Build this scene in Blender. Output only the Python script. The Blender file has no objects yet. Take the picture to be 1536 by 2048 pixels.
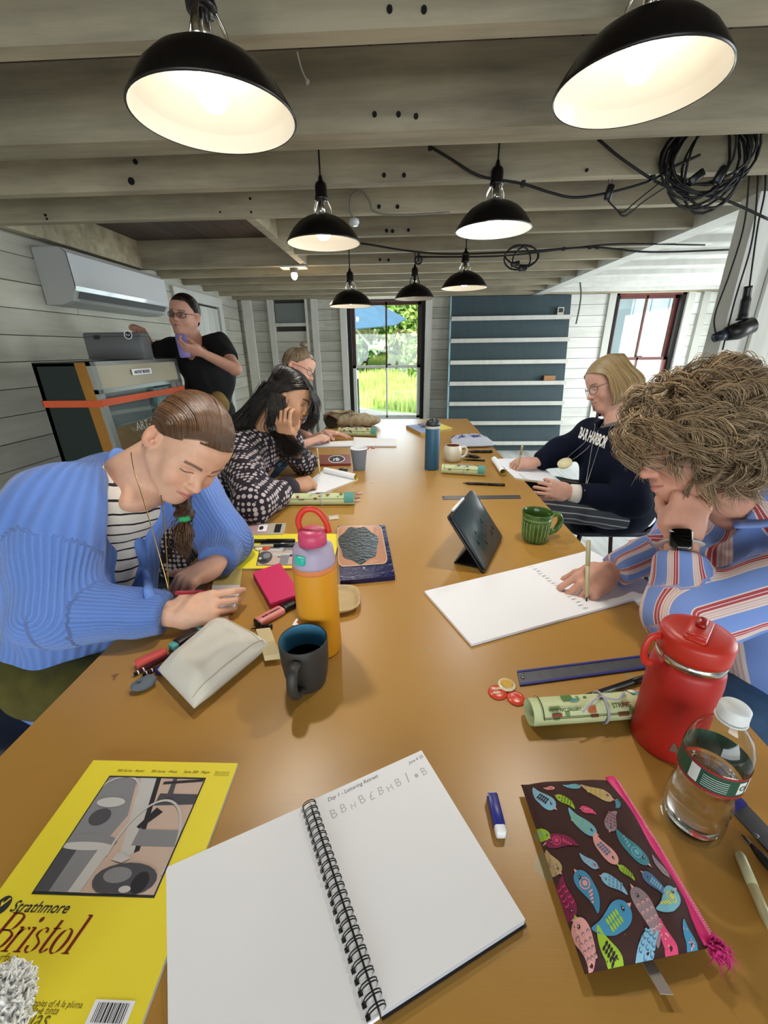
import bpy, math, random
import numpy as np
from mathutils import Vector, Matrix, Euler
from mathutils.bvhtree import BVHTree
S = bpy.context.scene
C = S.collection
random.seed(7); RNG = np.random.default_rng(11)
PI = math.pi
# ---------------------------------------------------------------- camera
FPX, PITCH, YAW, ROLL = 816.4, 0.37972, 0.04857, -0.0138
CAMP = np.array([0, 0, 1.32])
def _cam():
    cp, sp = math.cos(PITCH), math.sin(PITCH); cy, sy = math.cos(YAW), math.sin(YAW); cr, sr = math.cos(ROLL), math.sin(ROLL)
    Rz = np.array([[cy, sy, 0], [-sy, cy, 0], [0, 0, 1]])
    Bm = np.array([[1, 0, 0], [0, -sp, -cp], [0, cp, -sp]])
    Rr = np.array([[cr, -sr, 0], [sr, cr, 0], [0, 0, 1]])
    return Rr @ Bm @ Rz
CM = _cam()
cd = bpy.data.cameras.new('camera'); cam = bpy.data.objects.new('camera', cd); C.objects.link(cam)
cd.sensor_fit = 'VERTICAL'; cd.sensor_height = 36.0; cd.lens = FPX * 36.0 / 2048
cd.clip_start = 0.02; cd.clip_end = 300
Mc = Matrix(((CM[0][0], -CM[1][0], -CM[2][0], 0), (CM[0][1], -CM[1][1], -CM[2][1], 0), (CM[0][2], -CM[1][2], -CM[2][2], 1.32), (0, 0, 0, 1)))
cam.matrix_world = Mc
S.camera = cam
def at(px, py, z=None, Y=None, X=None, d=None):
    """world point that photo pixel (px,py) shows, on the plane z / Y / X, or at depth d"""
    r = CM.T @ np.array([px - 768, py - 1024, FPX])
    if z is not None: t = (z - 1.32) / r[2]
    elif Y is not None: t = Y / r[1]
    elif X is not None: t = X / r[0]
    else: t = d / FPX
    return CAMP + t * r
# ---------------------------------------------------------------- view, world, sun, daylight
S.view_settings.view_transform = 'Standard'; S.view_settings.look = 'None'
S.view_settings.exposure = 0.38; S.view_settings.gamma = 1.0; S.view_settings.use_curve_mapping = False
w = bpy.data.worlds.new('sky'); S.world = w; w.use_nodes = True
nt = w.node_tree; bg = nt.nodes['Background']
sky = nt.nodes.new('ShaderNodeTexSky'); sky.sky_type = 'NISHITA'; sky.sun_disc = False
sky.sun_elevation = math.radians(50); sky.sun_rotation = math.radians(150); sky.air_density = 1.6; sky.dust_density = 3
nt.links.new(sky.outputs[0], bg.inputs[0]); bg.inputs[1].default_value = 0.42
def light(name, kind, loc, energy, color, rot=(0, 0, 0), **kw):
    l = bpy.data.lights.new(name, kind); l.energy = energy; l.color = color
    for k, v in kw.items(): setattr(l, k, v)
    o = bpy.data.objects.new(name, l); o.location = loc; o.rotation_euler = rot; C.objects.link(o); return o
light('sun', 'SUN', (0, 0, 30), 6.8, (1, .95, .86), Euler((math.radians(40), 0, math.radians(-28))), angle=math.radians(1.5))
# daylight: one area light in each window, plus an added rear fill
light('rear_fill_light', 'AREA', (0.1, -2.85, 1.15), 66, (.80, .90, 1), (math.radians(90), 0, 0), shape='RECTANGLE', size=3.6, size_y=1.3)  # unseen source, added to brighten the foreground from behind the camera
light('daylight_right_window_near', 'AREA', (4.22, 1.2, 1.15), 60, (.88, .95, 1), (0, math.radians(90), 0), shape='RECTANGLE', size=1.4, size_y=1.6)
light('daylight_right_window_far', 'AREA', (4.22, 4.2, 1.15), 60, (.88, .95, 1), (0, math.radians(90), 0), shape='RECTANGLE', size=1.4, size_y=1.6)
light('daylight_window_1', 'AREA', (-.23, 6.06, 1.15), 18, (.70, .86, 1), (math.radians(-90), 0, 0), shape='RECTANGLE', size=.85, size_y=1.4)
light('daylight_window_2', 'AREA', (3.15, 6.06, 1.15), 14, (.86, .95, 1), (math.radians(-90), 0, 0), shape='RECTANGLE', size=.75, size_y=1.4)
# ---------------------------------------------------------------- materials
def srgb(c):
    if isinstance(c, str): c = [int(c[i:i + 2], 16) / 255 for i in (0, 2, 4)]
    return tuple(((x / 12.92) if x <= .04045 else ((x + .055) / 1.055) ** 2.4) for x in c[:3]) + (1,)
class NT:
    def __init__(s, m): s.t = m.node_tree; s.b = s.t.nodes['Principled BSDF']
    def n(s, kind, **kw):
        n = s.t.nodes.new('ShaderNode' + kind)
        for k, v in kw.items():
            if k in ('in_',):
                for i, x in v.items(): n.inputs[i].default_value = x
            else: setattr(n, k, v)
        return n
    def l(s, a, b): s.t.links.new(a, b)
    def math(s, op, a, b=None, c=None):
        n = s.n('Math', operation=op)
        for i, x in enumerate((a, b, c)):
            if x is None: continue
            if isinstance(x, (int, float)): n.inputs[i].default_value = x
            else: s.l(x, n.inputs[i])
        return n.outputs[0]
    def mix(s, f, a, b):
        n = s.n('Mix', data_type='RGBA')
        for i, x in ((0, f), (6, a), (7, b)):
            if hasattr(x, 'default_value') and not isinstance(x, tuple): s.l(x, n.inputs[i])
            elif isinstance(x, (int, float)): n.inputs[i].default_value = x
            else: n.inputs[i].default_value = x
        return n.outputs[2]
    def ramp(s, f, stops):
        n = s.n('ValToRGB'); e = n.color_ramp.elements
        while len(e) < len(stops): e.new(.5)
        for x, (p, c) in zip(e, stops): x.position = p; x.color = c
        s.l(f, n.inputs[0]); return n.outputs[0]
    def coord(s, scale=(1, 1, 1), kind='Object'):
        tc = s.n('TexCoord'); mp = s.n('Mapping'); mp.inputs['Scale'].default_value = scale
        s.l(tc.outputs[kind], mp.inputs[0]); return mp.outputs[0]
    def noise(s, vec, scale, detail=3, rough=.55):
        n = s.n('TexNoise'); n.inputs['Scale'].default_value = scale; n.inputs['Detail'].default_value = detail; n.inputs['Roughness'].default_value = rough
        if vec is not None: s.l(vec, n.inputs['Vector'])
        return n.outputs['Fac']
    def bump(s, h, strength=.3, dist=.002):
        n = s.n('Bump'); n.inputs['Strength'].default_value = strength; n.inputs['Distance'].default_value = dist
        s.l(h, n.inputs['Height']); s.l(n.outputs[0], s.b.inputs['Normal'])
MATS = {}
def mat(name, col=(.5, .5, .5), rough=.6, metal=0, var=.0, vscale=8, bump=0, bscale=60, bdist=.001, stretch=(1, 1, 1), spec=.5, trans=0, ior=1.45, emit=None, estr=0, coat=0, sheen=0, col2=None, sss=0, alpha=1):
    if name in MATS: return MATS[name]
    m = bpy.data.materials.new(name); m.use_nodes = True; N = NT(m); b = N.b
    c = srgb(col) if (isinstance(col, str)) else tuple(col) + (1,) if len(col) == 3 else col
    b.inputs['Base Color'].default_value = c; b.inputs['Roughness'].default_value = rough; b.inputs['Metallic'].default_value = metal
    b.inputs['Specular IOR Level'].default_value = spec; b.inputs['Transmission Weight'].default_value = trans; b.inputs['IOR'].default_value = ior
    b.inputs['Coat Weight'].default_value = coat; b.inputs['Sheen Weight'].default_value = sheen; b.inputs['Alpha'].default_value = alpha
    if sss: b.inputs['Subsurface Weight'].default_value = sss; b.inputs['Subsurface Radius'].default_value = (.012, .005, .003); b.inputs['Subsurface Scale'].default_value = .5
    if emit: b.inputs['Emission Color'].default_value = srgb(emit) if isinstance(emit, str) else tuple(emit) + (1,); b.inputs['Emission Strength'].default_value = estr
    if var or bump:
        v = N.coord(stretch)
        if var:
            f = N.noise(v, vscale, 5)
            c2 = (srgb(col2) if isinstance(col2, str) else tuple(x * (1 - var) for x in c[:3]) + (1,))
            N.l(N.mix(N.ramp(f, [(.35, (0, 0, 0, 1)), (.68, (1, 1, 1, 1))]), c, c2), b.inputs['Base Color'])
        if bump: N.bump(N.noise(v, bscale, 4), bump, bdist)
    MATS[name] = m; return m
# ---------------------------------------------------------------- mesh helpers
ORG = {}
def mesh_of(name, v, f, mats, fm=None, smooth=False):
    me = bpy.data.meshes.new(name)
    v = np.asarray(v, dtype=np.float32)
    if isinstance(f, np.ndarray):
        n, k = f.shape
        me.vertices.add(len(v)); me.vertices.foreach_set('co', v.ravel())
        me.loops.add(n * k); me.loops.foreach_set('vertex_index', f.ravel().astype(np.int32))
        me.polygons.add(n); me.polygons.foreach_set('loop_start', np.arange(0, n * k, k, dtype=np.int32)); me.polygons.foreach_set('loop_total', np.full(n, k, dtype=np.int32))
        me.update(calc_edges=True)
    else:
        me.from_pydata(v.tolist(), [], [tuple(int(i) for i in x) for x in f]); me.update()
    for m in (mats if isinstance(mats, (list, tuple)) else [mats]): me.materials.append(m)
    if fm is not None: me.polygons.foreach_set('material_index', np.asarray(fm, dtype=np.int32))
    if smooth: me.polygons.foreach_set('use_smooth', np.ones(len(me.polygons), dtype=bool))
    me.update(); return me
def tag(o, label=None, cat=None, group=None, kind=None):
    if label: o['label'] = label
    if cat: o['category'] = cat
    if group: o['group'] = group
    if kind: o['kind'] = kind
    return o
def thing(name, label, cat, loc=(0, 0, 0), group=None):
    o = bpy.data.objects.new(name, None); C.objects.link(o); o.location = tuple(float(x) for x in loc); ORG[o.name] = np.array(loc, float)
    o.empty_display_size = .02
    return tag(o, label, cat, group)
def org(o): return ORG.get(o.name, np.zeros(3)) if o is not None else np.zeros(3)
def obj(name, geo, m, parent=None, smooth=False, label=None, cat=None, group=None, kind=None, at0=None):
    """geo = (verts, faces) or list of (verts, faces, material); verts are world coordinates"""
    if isinstance(geo, list):
        V = []; F = []; FM = []; ms = []; k = 0
        for g in geo:
            v, f = g[0], g[1]; mm = g[2] if len(g) > 2 else m
            if mm not in ms: ms.append(mm)
            V.append(np.asarray(v, float)); F += [tuple(int(i) + k for i in x) for x in f]; FM += [ms.index(mm)] * len(f); k += len(v)
        v = np.vstack(V); f = F; fm = FM
    else: v, f = geo; ms = m; fm = None; v = np.asarray(v, float)
    o0 = org(parent) if parent is not None else (np.array(at0, float) if at0 is not None else (np.array([(v[:, 0].min() + v[:, 0].max()) / 2, (v[:, 1].min() + v[:, 1].max()) / 2, v[:, 2].min()])))
    me = mesh_of(name, v - o0, f, ms, fm, smooth)
    o = bpy.data.objects.new(name, me); C.objects.link(o)
    if parent is not None: o.parent = parent
    else: o.location = tuple(o0)
    ORG[o.name] = o0
    if smooth:
        pass
    return tag(o, label, cat, group, kind)
def box(c, s, R=None):
    c = np.array(c, float); h = np.array(s, float) / 2
    v = np.array([[x, y, z] for x in (-1, 1) for y in (-1, 1) for z in (-1, 1)]) * h
    if R is not None: v = v @ np.asarray(R).T
    return v + c, [(0, 1, 3, 2), (4, 6, 7, 5), (0, 4, 5, 1), (2, 3, 7, 6), (0, 2, 6, 4), (1, 5, 7, 3)]
def bbox(lo, hi): lo = np.array(lo, float); hi = np.array(hi, float); return box((lo + hi) / 2, hi - lo)
def rbox(c, s, r, R=None, n=3):
    """box with rounded vertical edges and softened rims"""
    w, d, h = s; r = min(r, w / 2 - 1e-4, d / 2 - 1e-4); pts = []
    for cx, cy, a0 in ((1, 1, 0), (-1, 1, 90), (-1, -1, 180), (1, -1, 270)):
        for i in range(n + 1):
            a = math.radians(a0 + 90 * i / n); pts.append((cx * (w / 2 - r) + r * math.cos(a), cy * (d / 2 - r) + r * math.sin(a)))
    e = min(r * .5, h * .25); P = np.array(pts); sc = lambda q: P * [(w / 2 - q) / (w / 2), (d / 2 - q) / (d / 2)]
    rings = [(sc(e), -h / 2), (P, -h / 2 + e), (P, h / 2 - e), (sc(e), h / 2)]
    v = np.vstack([np.c_[p, np.full(len(p), z)] for p, z in rings]); k = len(P); f = []
    for j in range(3):
        for i in range(k): f.append((j * k + i, j * k + (i + 1) % k, (j + 1) * k + (i + 1) % k, (j + 1) * k + i))
    f.append(tuple(range(k))[::-1]); f.append(tuple(range(3 * k, 4 * k)))
    if R is not None: v = v @ np.asarray(R).T
    return v + np.array(c, float), f
def rotz(a): c, s = math.cos(a), math.sin(a); return np.array([[c, -s, 0], [s, c, 0], [0, 0, 1]])
def rotx(a): c, s = math.cos(a), math.sin(a); return np.array([[1, 0, 0], [0, c, -s], [0, s, c]])
def roty(a): c, s = math.cos(a), math.sin(a); return np.array([[c, 0, s], [0, 1, 0], [-s, 0, c]])
def nrm(v): v = np.asarray(v, float); return v / (np.linalg.norm(v) + 1e-12)
def frame_from(z, xh=(1, 0, 0)):
    z = nrm(z); x = np.array(xh, float); x = x - z * x.dot(z)
    if np.linalg.norm(x) < 1e-5: x = np.array([0, 1, 0]) - z * z[1]
    x = nrm(x); return np.array([x, np.cross(z, x), z]).T
def lathe(prof, c=(0, 0, 0), n=32, R=None, closed=False):
    """prof: list of (r,z)"""
    a = np.arange(n) * 2 * PI / n; v = []; f = []
    for r, z in prof: v.append(np.c_[r * np.cos(a), r * np.sin(a), np.full(n, z)])
    v = np.vstack(v); m = len(prof)
    for j in range(m - 1 + (1 if closed else 0)):
        for i in range(n):
            j2 = (j + 1) % m
            f.append((j * n + i, j * n + (i + 1) % n, j2 * n + (i + 1) % n, j2 * n + i))
    if not closed:
        if prof[0][0] > 1e-4: f.append(tuple(range(n))[::-1])
        if prof[-1][0] > 1e-4: f.append(tuple(range((m - 1) * n, m * n)))
    if R is not None: v = v @ np.asarray(R).T
    return v + np.array(c, float), f
def lathe_open(prof, c=(0, 0, 0), n=32, R=None):
    v, f = lathe(prof, c, n, R); return v, [x for x in f if len(x) == 4]
def smooth_path(p, k=6):
    p = np.asarray(p, float); P = np.vstack([2 * p[0] - p[1], p, 2 * p[-1] - p[-2]]); out = []
    for i in range(1, len(P) - 2):
        for t in np.linspace(0, 1, k, endpoint=False):
            a, b, c, d = P[i - 1:i + 3]
            out.append(.5 * ((2 * b) + (-a + c) * t + (2 * a - 5 * b + 4 * c - d) * t * t + (-a + 3 * b - 3 * c + d) * t ** 3))
    out.append(p[-1]); return np.array(out)
def tube(path, r, n=8, closed=False, cap=True, flat=1.0, nh=(0, 0, 1)):
    p = np.asarray(path, float); m = len(p); r = np.full(m, r) if np.isscalar(r) else np.asarray(r, float)
    t = np.gradient(p, axis=0) if not closed else np.roll(p, -1, 0) - np.roll(p, 1, 0)
    t /= np.linalg.norm(t, axis=1)[:, None] + 1e-12
    u = np.array(nh, float); u = u - t[0] * u.dot(t[0])
    if np.linalg.norm(u) < 1e-3: u = np.array([1, 0, 0.]) - t[0] * t[0][0]
    u = nrm(u); v = []; a = np.arange(n) * 2 * PI / n
    for i in range(m):
        u = nrm(u - t[i] * u.dot(t[i])); w_ = np.cross(t[i], u)
        v.append(p[i] + r[i] * (np.cos(a)[:, None] * w_ + flat * np.sin(a)[:, None] * u))
    v = np.vstack(v); f = []
    for j in range(m if closed else m - 1):
        j2 = (j + 1) % m
        for i in range(n): f.append((j * n + i, j * n + (i + 1) % n, j2 * n + (i + 1) % n, j2 * n + i))
    if cap and not closed: f.append(tuple(range(n))[::-1]); f.append(tuple(range((m - 1) * n, m * n)))
    return v, f
def prism(poly, z0, z1, T=None):
    """poly (x,y) outline extruded from z0 to z1; T maps local to world"""
    p = np.asarray(poly, float); n = len(p)
    v = np.vstack([np.c_[p, np.full(n, z0)], np.c_[p, np.full(n, z1)]])
    f = [tuple(range(n))[::-1], tuple(range(n, 2 * n))] + [(i, (i + 1) % n, n + (i + 1) % n, n + i) for i in range(n)]
    if T is not None: v = T(v)
    return v, f
def quadslab(corners, th):
    """slab over four world corners (top face), thickness th downwards"""
    c = np.asarray(corners, float); n = len(c)
    up = nrm(np.cross(c[1] - c[0], c[2] - c[0])); 
    if up[2] < 0: c = c[::-1]; up = -up
    v = np.vstack([c - up * th, c])
    f = [tuple(range(n))[::-1], tuple(range(n, 2 * n))] + [(i, (i + 1) % n, n + (i + 1) % n, n + i) for i in range(n)]
    return v, f
def cyl(a, b, r, n=16, r2=None): return tube([a, b], [r, r if r2 is None else r2], n)
def sphere(c, r, n=16, m=10, R=None):
    r = np.array([r, r, r], float) if np.isscalar(r) else np.array(r, float); v = [(0, 0, -1)]; f = []
    for j in range(1, m):
        t = PI * j / m
        for i in range(n): a = 2 * PI * i / n; v.append((math.sin(t) * math.cos(a), math.sin(t) * math.sin(a), -math.cos(t)))
    v.append((0, 0, 1)); L = len(v) - 1
    for i in range(n):
        f.append((0, 1 + (i + 1) % n, 1 + i)); f.append((L, L - n + i, L - n + (i + 1) % n))
        for j in range(m - 2): a = 1 + j * n; f.append((a + i, a + (i + 1) % n, a + n + (i + 1) % n, a + n + i))
    v = np.array(v) * r
    if R is not None: v = v @ np.asarray(R).T
    return v + np.array(c, float), f
def text_geo(body, size, shear=0, T=None, bold=0, spacing=1.0, align='LEFT', extr=0):
    cu = bpy.data.curves.new('t', 'FONT'); cu.body = body; cu.size = size; cu.shear = shear; cu.offset = bold; cu.space_character = spacing; cu.align_x = align; cu.extrude = extr
    cu.resolution_u = 3
    o = bpy.data.objects.new('t', cu); C.objects.link(o)
    dg = bpy.context.evaluated_depsgraph_get(); me = bpy.data.meshes.new_from_object(o.evaluated_get(dg))
    v = np.array([x.co[:] for x in me.vertices]).reshape(-1, 3); f = [tuple(p.vertices) for p in me.polygons]
    bpy.data.objects.remove(o); bpy.data.curves.remove(cu); bpy.data.meshes.remove(me)
    if T is not None and len(v): v = T(v)
    return v, f
def plane_T(o, x, y, lift=.0004):
    """map (u,v,w) metres to world on the plane with origin o and unit axes x,y"""
    o = np.array(o, float); x = nrm(x); y = np.array(y, float); y = nrm(y - x * x.dot(y)); z = np.cross(x, y)
    return lambda v: o + v[:, :1] * x + v[:, 1:2] * y + (v[:, 2:3] + lift) * z
def corner_T(P00, P10, P01, P11, lift=.0004):
    """bilinear map of (0..1,0..1) to four world corners"""
    P = [np.array(p, float) for p in (P00, P10, P01, P11)]; n = nrm(np.cross(P[1] - P[0], P[2] - P[0]))
    if n[2] < 0: n = -n
    def T(v):
        u = v[:, :1]; w = v[:, 1:2]
        return P[0] * (1 - u) * (1 - w) + P[1] * u * (1 - w) + P[2] * (1 - u) * w + P[3] * u * w + n * (v[:, 2:3] + lift)
    return T
_unit = {}
def slat(name, lo, hi, m, parent, R=None, jitter=0):
    """one board as an object sharing a unit-box mesh"""
    key = m.name
    if key not in _unit:
        v, f = box((0, 0, 0), (1, 1, 1)); _unit[key] = mesh_of('board', v, f, m)
    lo = np.array(lo, float); hi = np.array(hi, float)
    o = bpy.data.objects.new(name, _unit[key]); C.objects.link(o)
    o.parent = parent; o.location = tuple((lo + hi) / 2 - org(parent)); o.scale = tuple(np.maximum(hi - lo, 1e-4))
    if R is not None: o.rotation_euler = R
    return o
def dup(root, loc=None, rot=None, label=None, **kw):
    r = root.copy(); C.objects.link(r)
    if loc is not None: r.location = loc
    if rot is not None: r.rotation_euler = rot
    if label: r['label'] = label
    for ch in list(root.children):
        c = ch.copy(); C.objects.link(c); c.parent = r
        for g in list(ch.children): d = g.copy(); C.objects.link(d); d.parent = c
    return r
# ================================================================ the setting
def wood_paint(name, col, wear, rough=.75, amt=.5, grain=(1, 1, 1), gscale=14):
    m = bpy.data.materials.new(name); m.use_nodes = True; N = NT(m)
    tc = N.n('TexCoord'); geo = N.n('NewGeometry'); oi = N.n('ObjectInfo')
    vm = N.n('VectorMath', operation='MULTIPLY'); N.l(geo.outputs['Position'], vm.inputs[0]); vm.inputs[1].default_value = grain
    va = N.n('VectorMath', operation='ADD'); N.l(vm.outputs[0], va.inputs[0])
    rn = N.n('CombineXYZ'); r10 = N.math('MULTIPLY', oi.outputs['Random'], 13.0)
    for i in range(3): N.l(r10, rn.inputs[i])
    N.l(rn.outputs[0], va.inputs[1])
    g = N.noise(va.outputs[0], gscale, 6, .65); big = N.noise(geo.outputs['Position'], 2.3, 3)
    f = N.math('ADD', N.math('MULTIPLY', g, .65), N.math('MULTIPLY', big, .35))
    f = N.ramp(f, [(.42, (0, 0, 0, 1)), (.66, (amt, amt, amt, 1))])
    c = N.mix(f, srgb(col), srgb(wear))
    hs = N.n('HueSaturation'); N.l(c, hs.inputs['Color']); N.l(N.math('ADD', N.math('MULTIPLY', oi.outputs['Random'], .22), .88), hs.inputs['Value'])
    N.l(hs.outputs[0], N.b.inputs['Base Color']); N.b.inputs['Roughness'].default_value = rough
    N.bump(g, .35, .003); MATS[name] = m; return m
M_wall = wood_paint('whitewashed_plank', 'bfbdb0', '8b887c', grain=(1, .12, 1))
M_wallb = wood_paint('whitewashed_plank_back', 'b9b8ae', '827f74', grain=(.12, 1, 1))
M_wallr = wood_paint('lit_white_plank', 'e3e4df', 'b5b3a8', grain=(.12, 1, 1))  # paler copy for the right end; window light is put into the white
M_joist = wood_paint('limewashed_joist', 'a89e84', '5d5546', grain=(.1, 1, 1), amt=.7)
M_deck = wood_paint('dark_deck', '55473f', '2a211d', grain=(1, .1, 1))
M_trim = wood_paint('white_trim', 'cfcfc8', 'a19f94', grain=(1, 1, .1), amt=.35)
M_brown = mat('brown_sash_paint', '4a2a24', .5, var=.3)
M_black = mat('black_reveal', '15110f', .8)
M_floor = wood_paint('white_floor_paint', 'd6d6d2', '8f8d86', grain=(1, .1, 1), amt=.6, rough=.5)
M_back = mat('gap_shadow', '3b3933', .9)
XL, XR, YB, YR, ZD = -2.2, 4.3, 6.0, -3.0, 2.13
def struct(name, geo, m, parent=None, **k):
    o = obj(name, geo, m, parent, **k)
    if parent is None: o['kind'] = 'structure'
    return o
def planks_wall(parent, axis, fixed, side, a0, a1, z0, z1, holes, m, ph=.142, lens=2.2, th=.02):
    """horizontal boards on a wall; axis 'x' or 'y' is the running direction; side = sign of the room side"""
    z = z0; row = 0
    while z < z1 - .01:
        zt = min(z + ph, z1); xs = [a0]; x = a0 + lens * (.35 + .5 * random.random())
        while x < a1 - .3: xs.append(x); x += lens * (.75 + .5 * random.random())
        xs.append(a1); segs = []
        for s0, s1 in zip(xs[:-1], xs[1:]):
            cur = [(s0, s1)]
            for (h0, h1, hz0, hz1) in holes:
                if zt > hz0 + .01 and z < hz1 - .01:
                    nx = []
                    for (p, q) in cur:
                        if q <= h0 or p >= h1: nx.append((p, q)); continue
                        if p < h0: nx.append((p, h0))
                        if q > h1: nx.append((h1, q))
                    cur = nx
            segs += cur
        for (p, q) in segs:
            if q - p < .02: continue
            t = th + random.uniform(-.003, .003)
            if axis == 'x': slat('plank', (p + .001, min(fixed, fixed + side * t), z + .003), (q - .001, max(fixed, fixed + side * t), zt - .0015), m, parent)
            else: slat('plank', (min(fixed, fixed + side * t), p + .001, z + .003), (max(fixed, fixed + side * t), q - .001, zt - .0015), m, parent)
        z = zt; row += 1
# floor
fl = struct('floor', bbox((XL, YR, -.12), (XR, YB, -.022)), M_back)
x = XL
while x < XR: slat('floor_board', (x + .001, YR, -.022), (min(x + .16, XR) - .001, YB, 0), M_floor, fl); x += .16
# left wall
wl = struct('wall_left', bbox((XL - .12, YR, -.02), (XL - .02, YB + .1, ZD + .03)), M_back)
planks_wall(wl, 'y', XL - .02, 1, YR, YB, 0, ZD, [(4.35, 5.3, 0, 1.82)], M_wall)
# back wall, with the two openings
W1 = (-.75, .29, .36, 1.93); W2 = (2.72, 3.60, .36, 1.95)
def wall_with_holes(x0, x1, z0, z1, holes, y0, y1):
    xs = sorted({x0, x1} | {h[0] for h in holes} | {h[1] for h in holes}); out = []
    for a, b in zip(xs[:-1], xs[1:]):
        h = [q for q in holes if q[0] <= a + 1e-6 and q[1] >= b - 1e-6]
        if not h: out.append(bbox((a, y0, z0), (b, y1, z1)))
        else:
            out.append(bbox((a, y0, z0), (b, y1, h[0][2]))); out.append(bbox((a, y0, h[0][3]), (b, y1, z1)))
    return out
wb = struct('wall_back', [(*g, M_back) for g in wall_with_holes(XL - .12, XR + .12, -.02, ZD + .03, [W1, W2], YB + .02, YB + .12)], M_back)
planks_wall(wb, 'x', YB + .02, -1, XL, 2.1, 0, 1.94, [(W1[0], W1[1], W1[2], W1[3]), (-1.72, -1.30, 1.66, 1.9)], M_wallb, ph=.13)
planks_wall(wb, 'x', YB + .02, -1, 2.1, XR, 0, 1.94, [(W2[0], W2[1], W2[2], W2[3])], M_wallr, ph=.13)
slat('vent_panel', (-1.71, YB - .004, 1.665), (-1.31, YB + .004, 1.9), mat('grey_vent_glass', '6f7674', .3), wb)
slat('top_plate', (XL, YB - .1, 1.94), (XR, YB, ZD), M_joist, wb)
for a, b in ((-2.14, -2.02), (-1.80, -1.73), (-1.30, -1.27), (-1.22, -1.14), (3.78, 3.86), (3.98, 4.06), (4.16, 4.24)):
    slat('stud', (a, YB - .05, 0), (b, YB, 1.94), M_trim, wb)
slat('stud_rail', (-1.73, YB - .04, 1.62), (-1.30, YB, 1.66), M_trim, wb)
# right wall with two real windows, rear wall with an opening added for the fill (both outside the picture)
def wall_y(name, x0, x1, holes):
    out = []
    ys = sorted({YR, YB} | {h[0] for h in holes} | {h[1] for h in holes})
    for a, b in zip(ys[:-1], ys[1:]):
        h = [q for q in holes if q[0] <= a + 1e-6 and q[1] >= b - 1e-6]
        if not h: out.append(bbox((x0, a, -.02), (x1, b, ZD + .03)))
        else: out.append(bbox((x0, a, -.02), (x1, b, h[0][2]))); out.append(bbox((x0, a, h[0][3]), (x1, b, ZD + .03)))
    return struct(name, [(*g, M_wallr) for g in out], M_wallr)
wall_y('wall_right', XR, XR + .1, [(.35, 2.05, .4, 1.9), (3.35, 5.05, .4, 1.9)])
struct('wall_rear', [(*g, M_wallr) for g in wall_with_holes(XL - .12, XR + .1, -.02, ZD + .03, [(-1.8, 2.0, .55, 1.95)], YR - .1, YR)], M_wallr)
# ceiling: deck, joists, girder
ce = struct('ceiling', bbox((XL - .12, YR - .1, ZD + .03), (XR + .12, YB + .12, ZD + .15)), M_back)
x = XL - .1
while x < XR: slat('deck_board', (x + .002, YR, ZD), (x + .198, YB + .02, ZD + .03), M_deck, ce); x += .2  # dark boards also close the hatch, standing in for the unlit storey above
GX = 1.65
JY = [(-2.5, -2.45), (-2.09, -2.04), (-1.68, -1.63), (-1.27, -1.22), (-.86, -.81), (-.45, -.4), (-.04, .01), (.36, .41), (.76, .805), (1.162, 1.208), (1.585, 1.69), (2.02, 2.07), (2.40, 2.45), (2.845, 2.89), (3.25, 3.295), (3.66, 3.71), (4.09, 4.135), (4.53, 4.575), (4.98, 5.025), (5.40, 5.445), (5.80, 5.845)]
HX0, HX1 = -2.08, -.75
for i, (a, b) in enumerate(JY):
    hatch = 2.6 < a < 3.4
    z0 = 1.94 + random.uniform(-.004, .004); L0 = (HX1 if hatch else XL)
    slat('joist', (L0, a, z0), (GX, b, ZD), M_joist, ce)
    slat('joist', (GX + .12, a, 1.95), (XR, b, ZD), M_trim, ce)
slat('girder', (GX, YR, 1.935), (GX + .12, YB, ZD), M_trim, ce)
slat('trimmer', (HX1 - .05, 2.45, 1.94), (HX1, 3.66, ZD), M_joist, ce)
slat('trimmer', (HX0 - .05, 2.45, 1.94), (HX0, 3.66, ZD), M_joist, ce)
x = GX + .12
while x < XR - .05: slat('ceiling_board', (x + .002, 2.6, 1.99), (min(x + .22, XR) - .002, YB, 2.01), M_wallr, ce); x += .22
M_hole = mat('bored_hole', '0d0b0a', .9)
hv = []
for k, (px, py, Y, r) in enumerate([(779, 17, 1.16, .006), (848, 18, 1.16, .006), (749, 228, 1.583, .007), (797, 228, 1.583, .007), (832, 232, 1.583, .007), (768, 350, 2.018, .008), (808, 350, 2.018, .008), (500, 397, 2.398, .006), (502, 424, 2.398, .005), (758, 413, 2.398, .009), (795, 413, 2.398, .009), (773, 461, 2.843, .010), (785, 462, 2.843, .010), (817, 460, 2.843, .009), (262, 362, 2.018, .013), (270, 323, 2.018, .009), (1174, 340, 2.018, .006), (90, 430, 2.398, .006), (96, 448, 2.398, .005), (760, 519, 3.658, .01), (777, 520, 3.658, .01), (440, 424, 2.398, .004)]):
    c = at(px, py, Y=Y - .003)
    if c[2] < 1.945: c[2] = 1.955
    hv.append((*cyl(c - [0, .001, 0], c + [0, .004, 0], r, 12), M_hole))
obj('joist_holes', hv, M_hole, ce)['kind'] = 'stuff'
# post group on the right, under the girder
post = struct('trim_3', bbox((1.66, 2.30, 0), (2.08, 2.36, 1.94)), M_back)
for a, b, y0 in ((1.55, 1.635, 2.23), (1.64, 1.70, 2.27), (1.705, 1.80, 2.25), (1.805, 2.12, 2.285)):
    slat('post_board', (a, y0, 0), (b, 2.34, 1.935), M_trim, post)
post['label'] = 'white painted post of upright boards under the girder'
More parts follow.
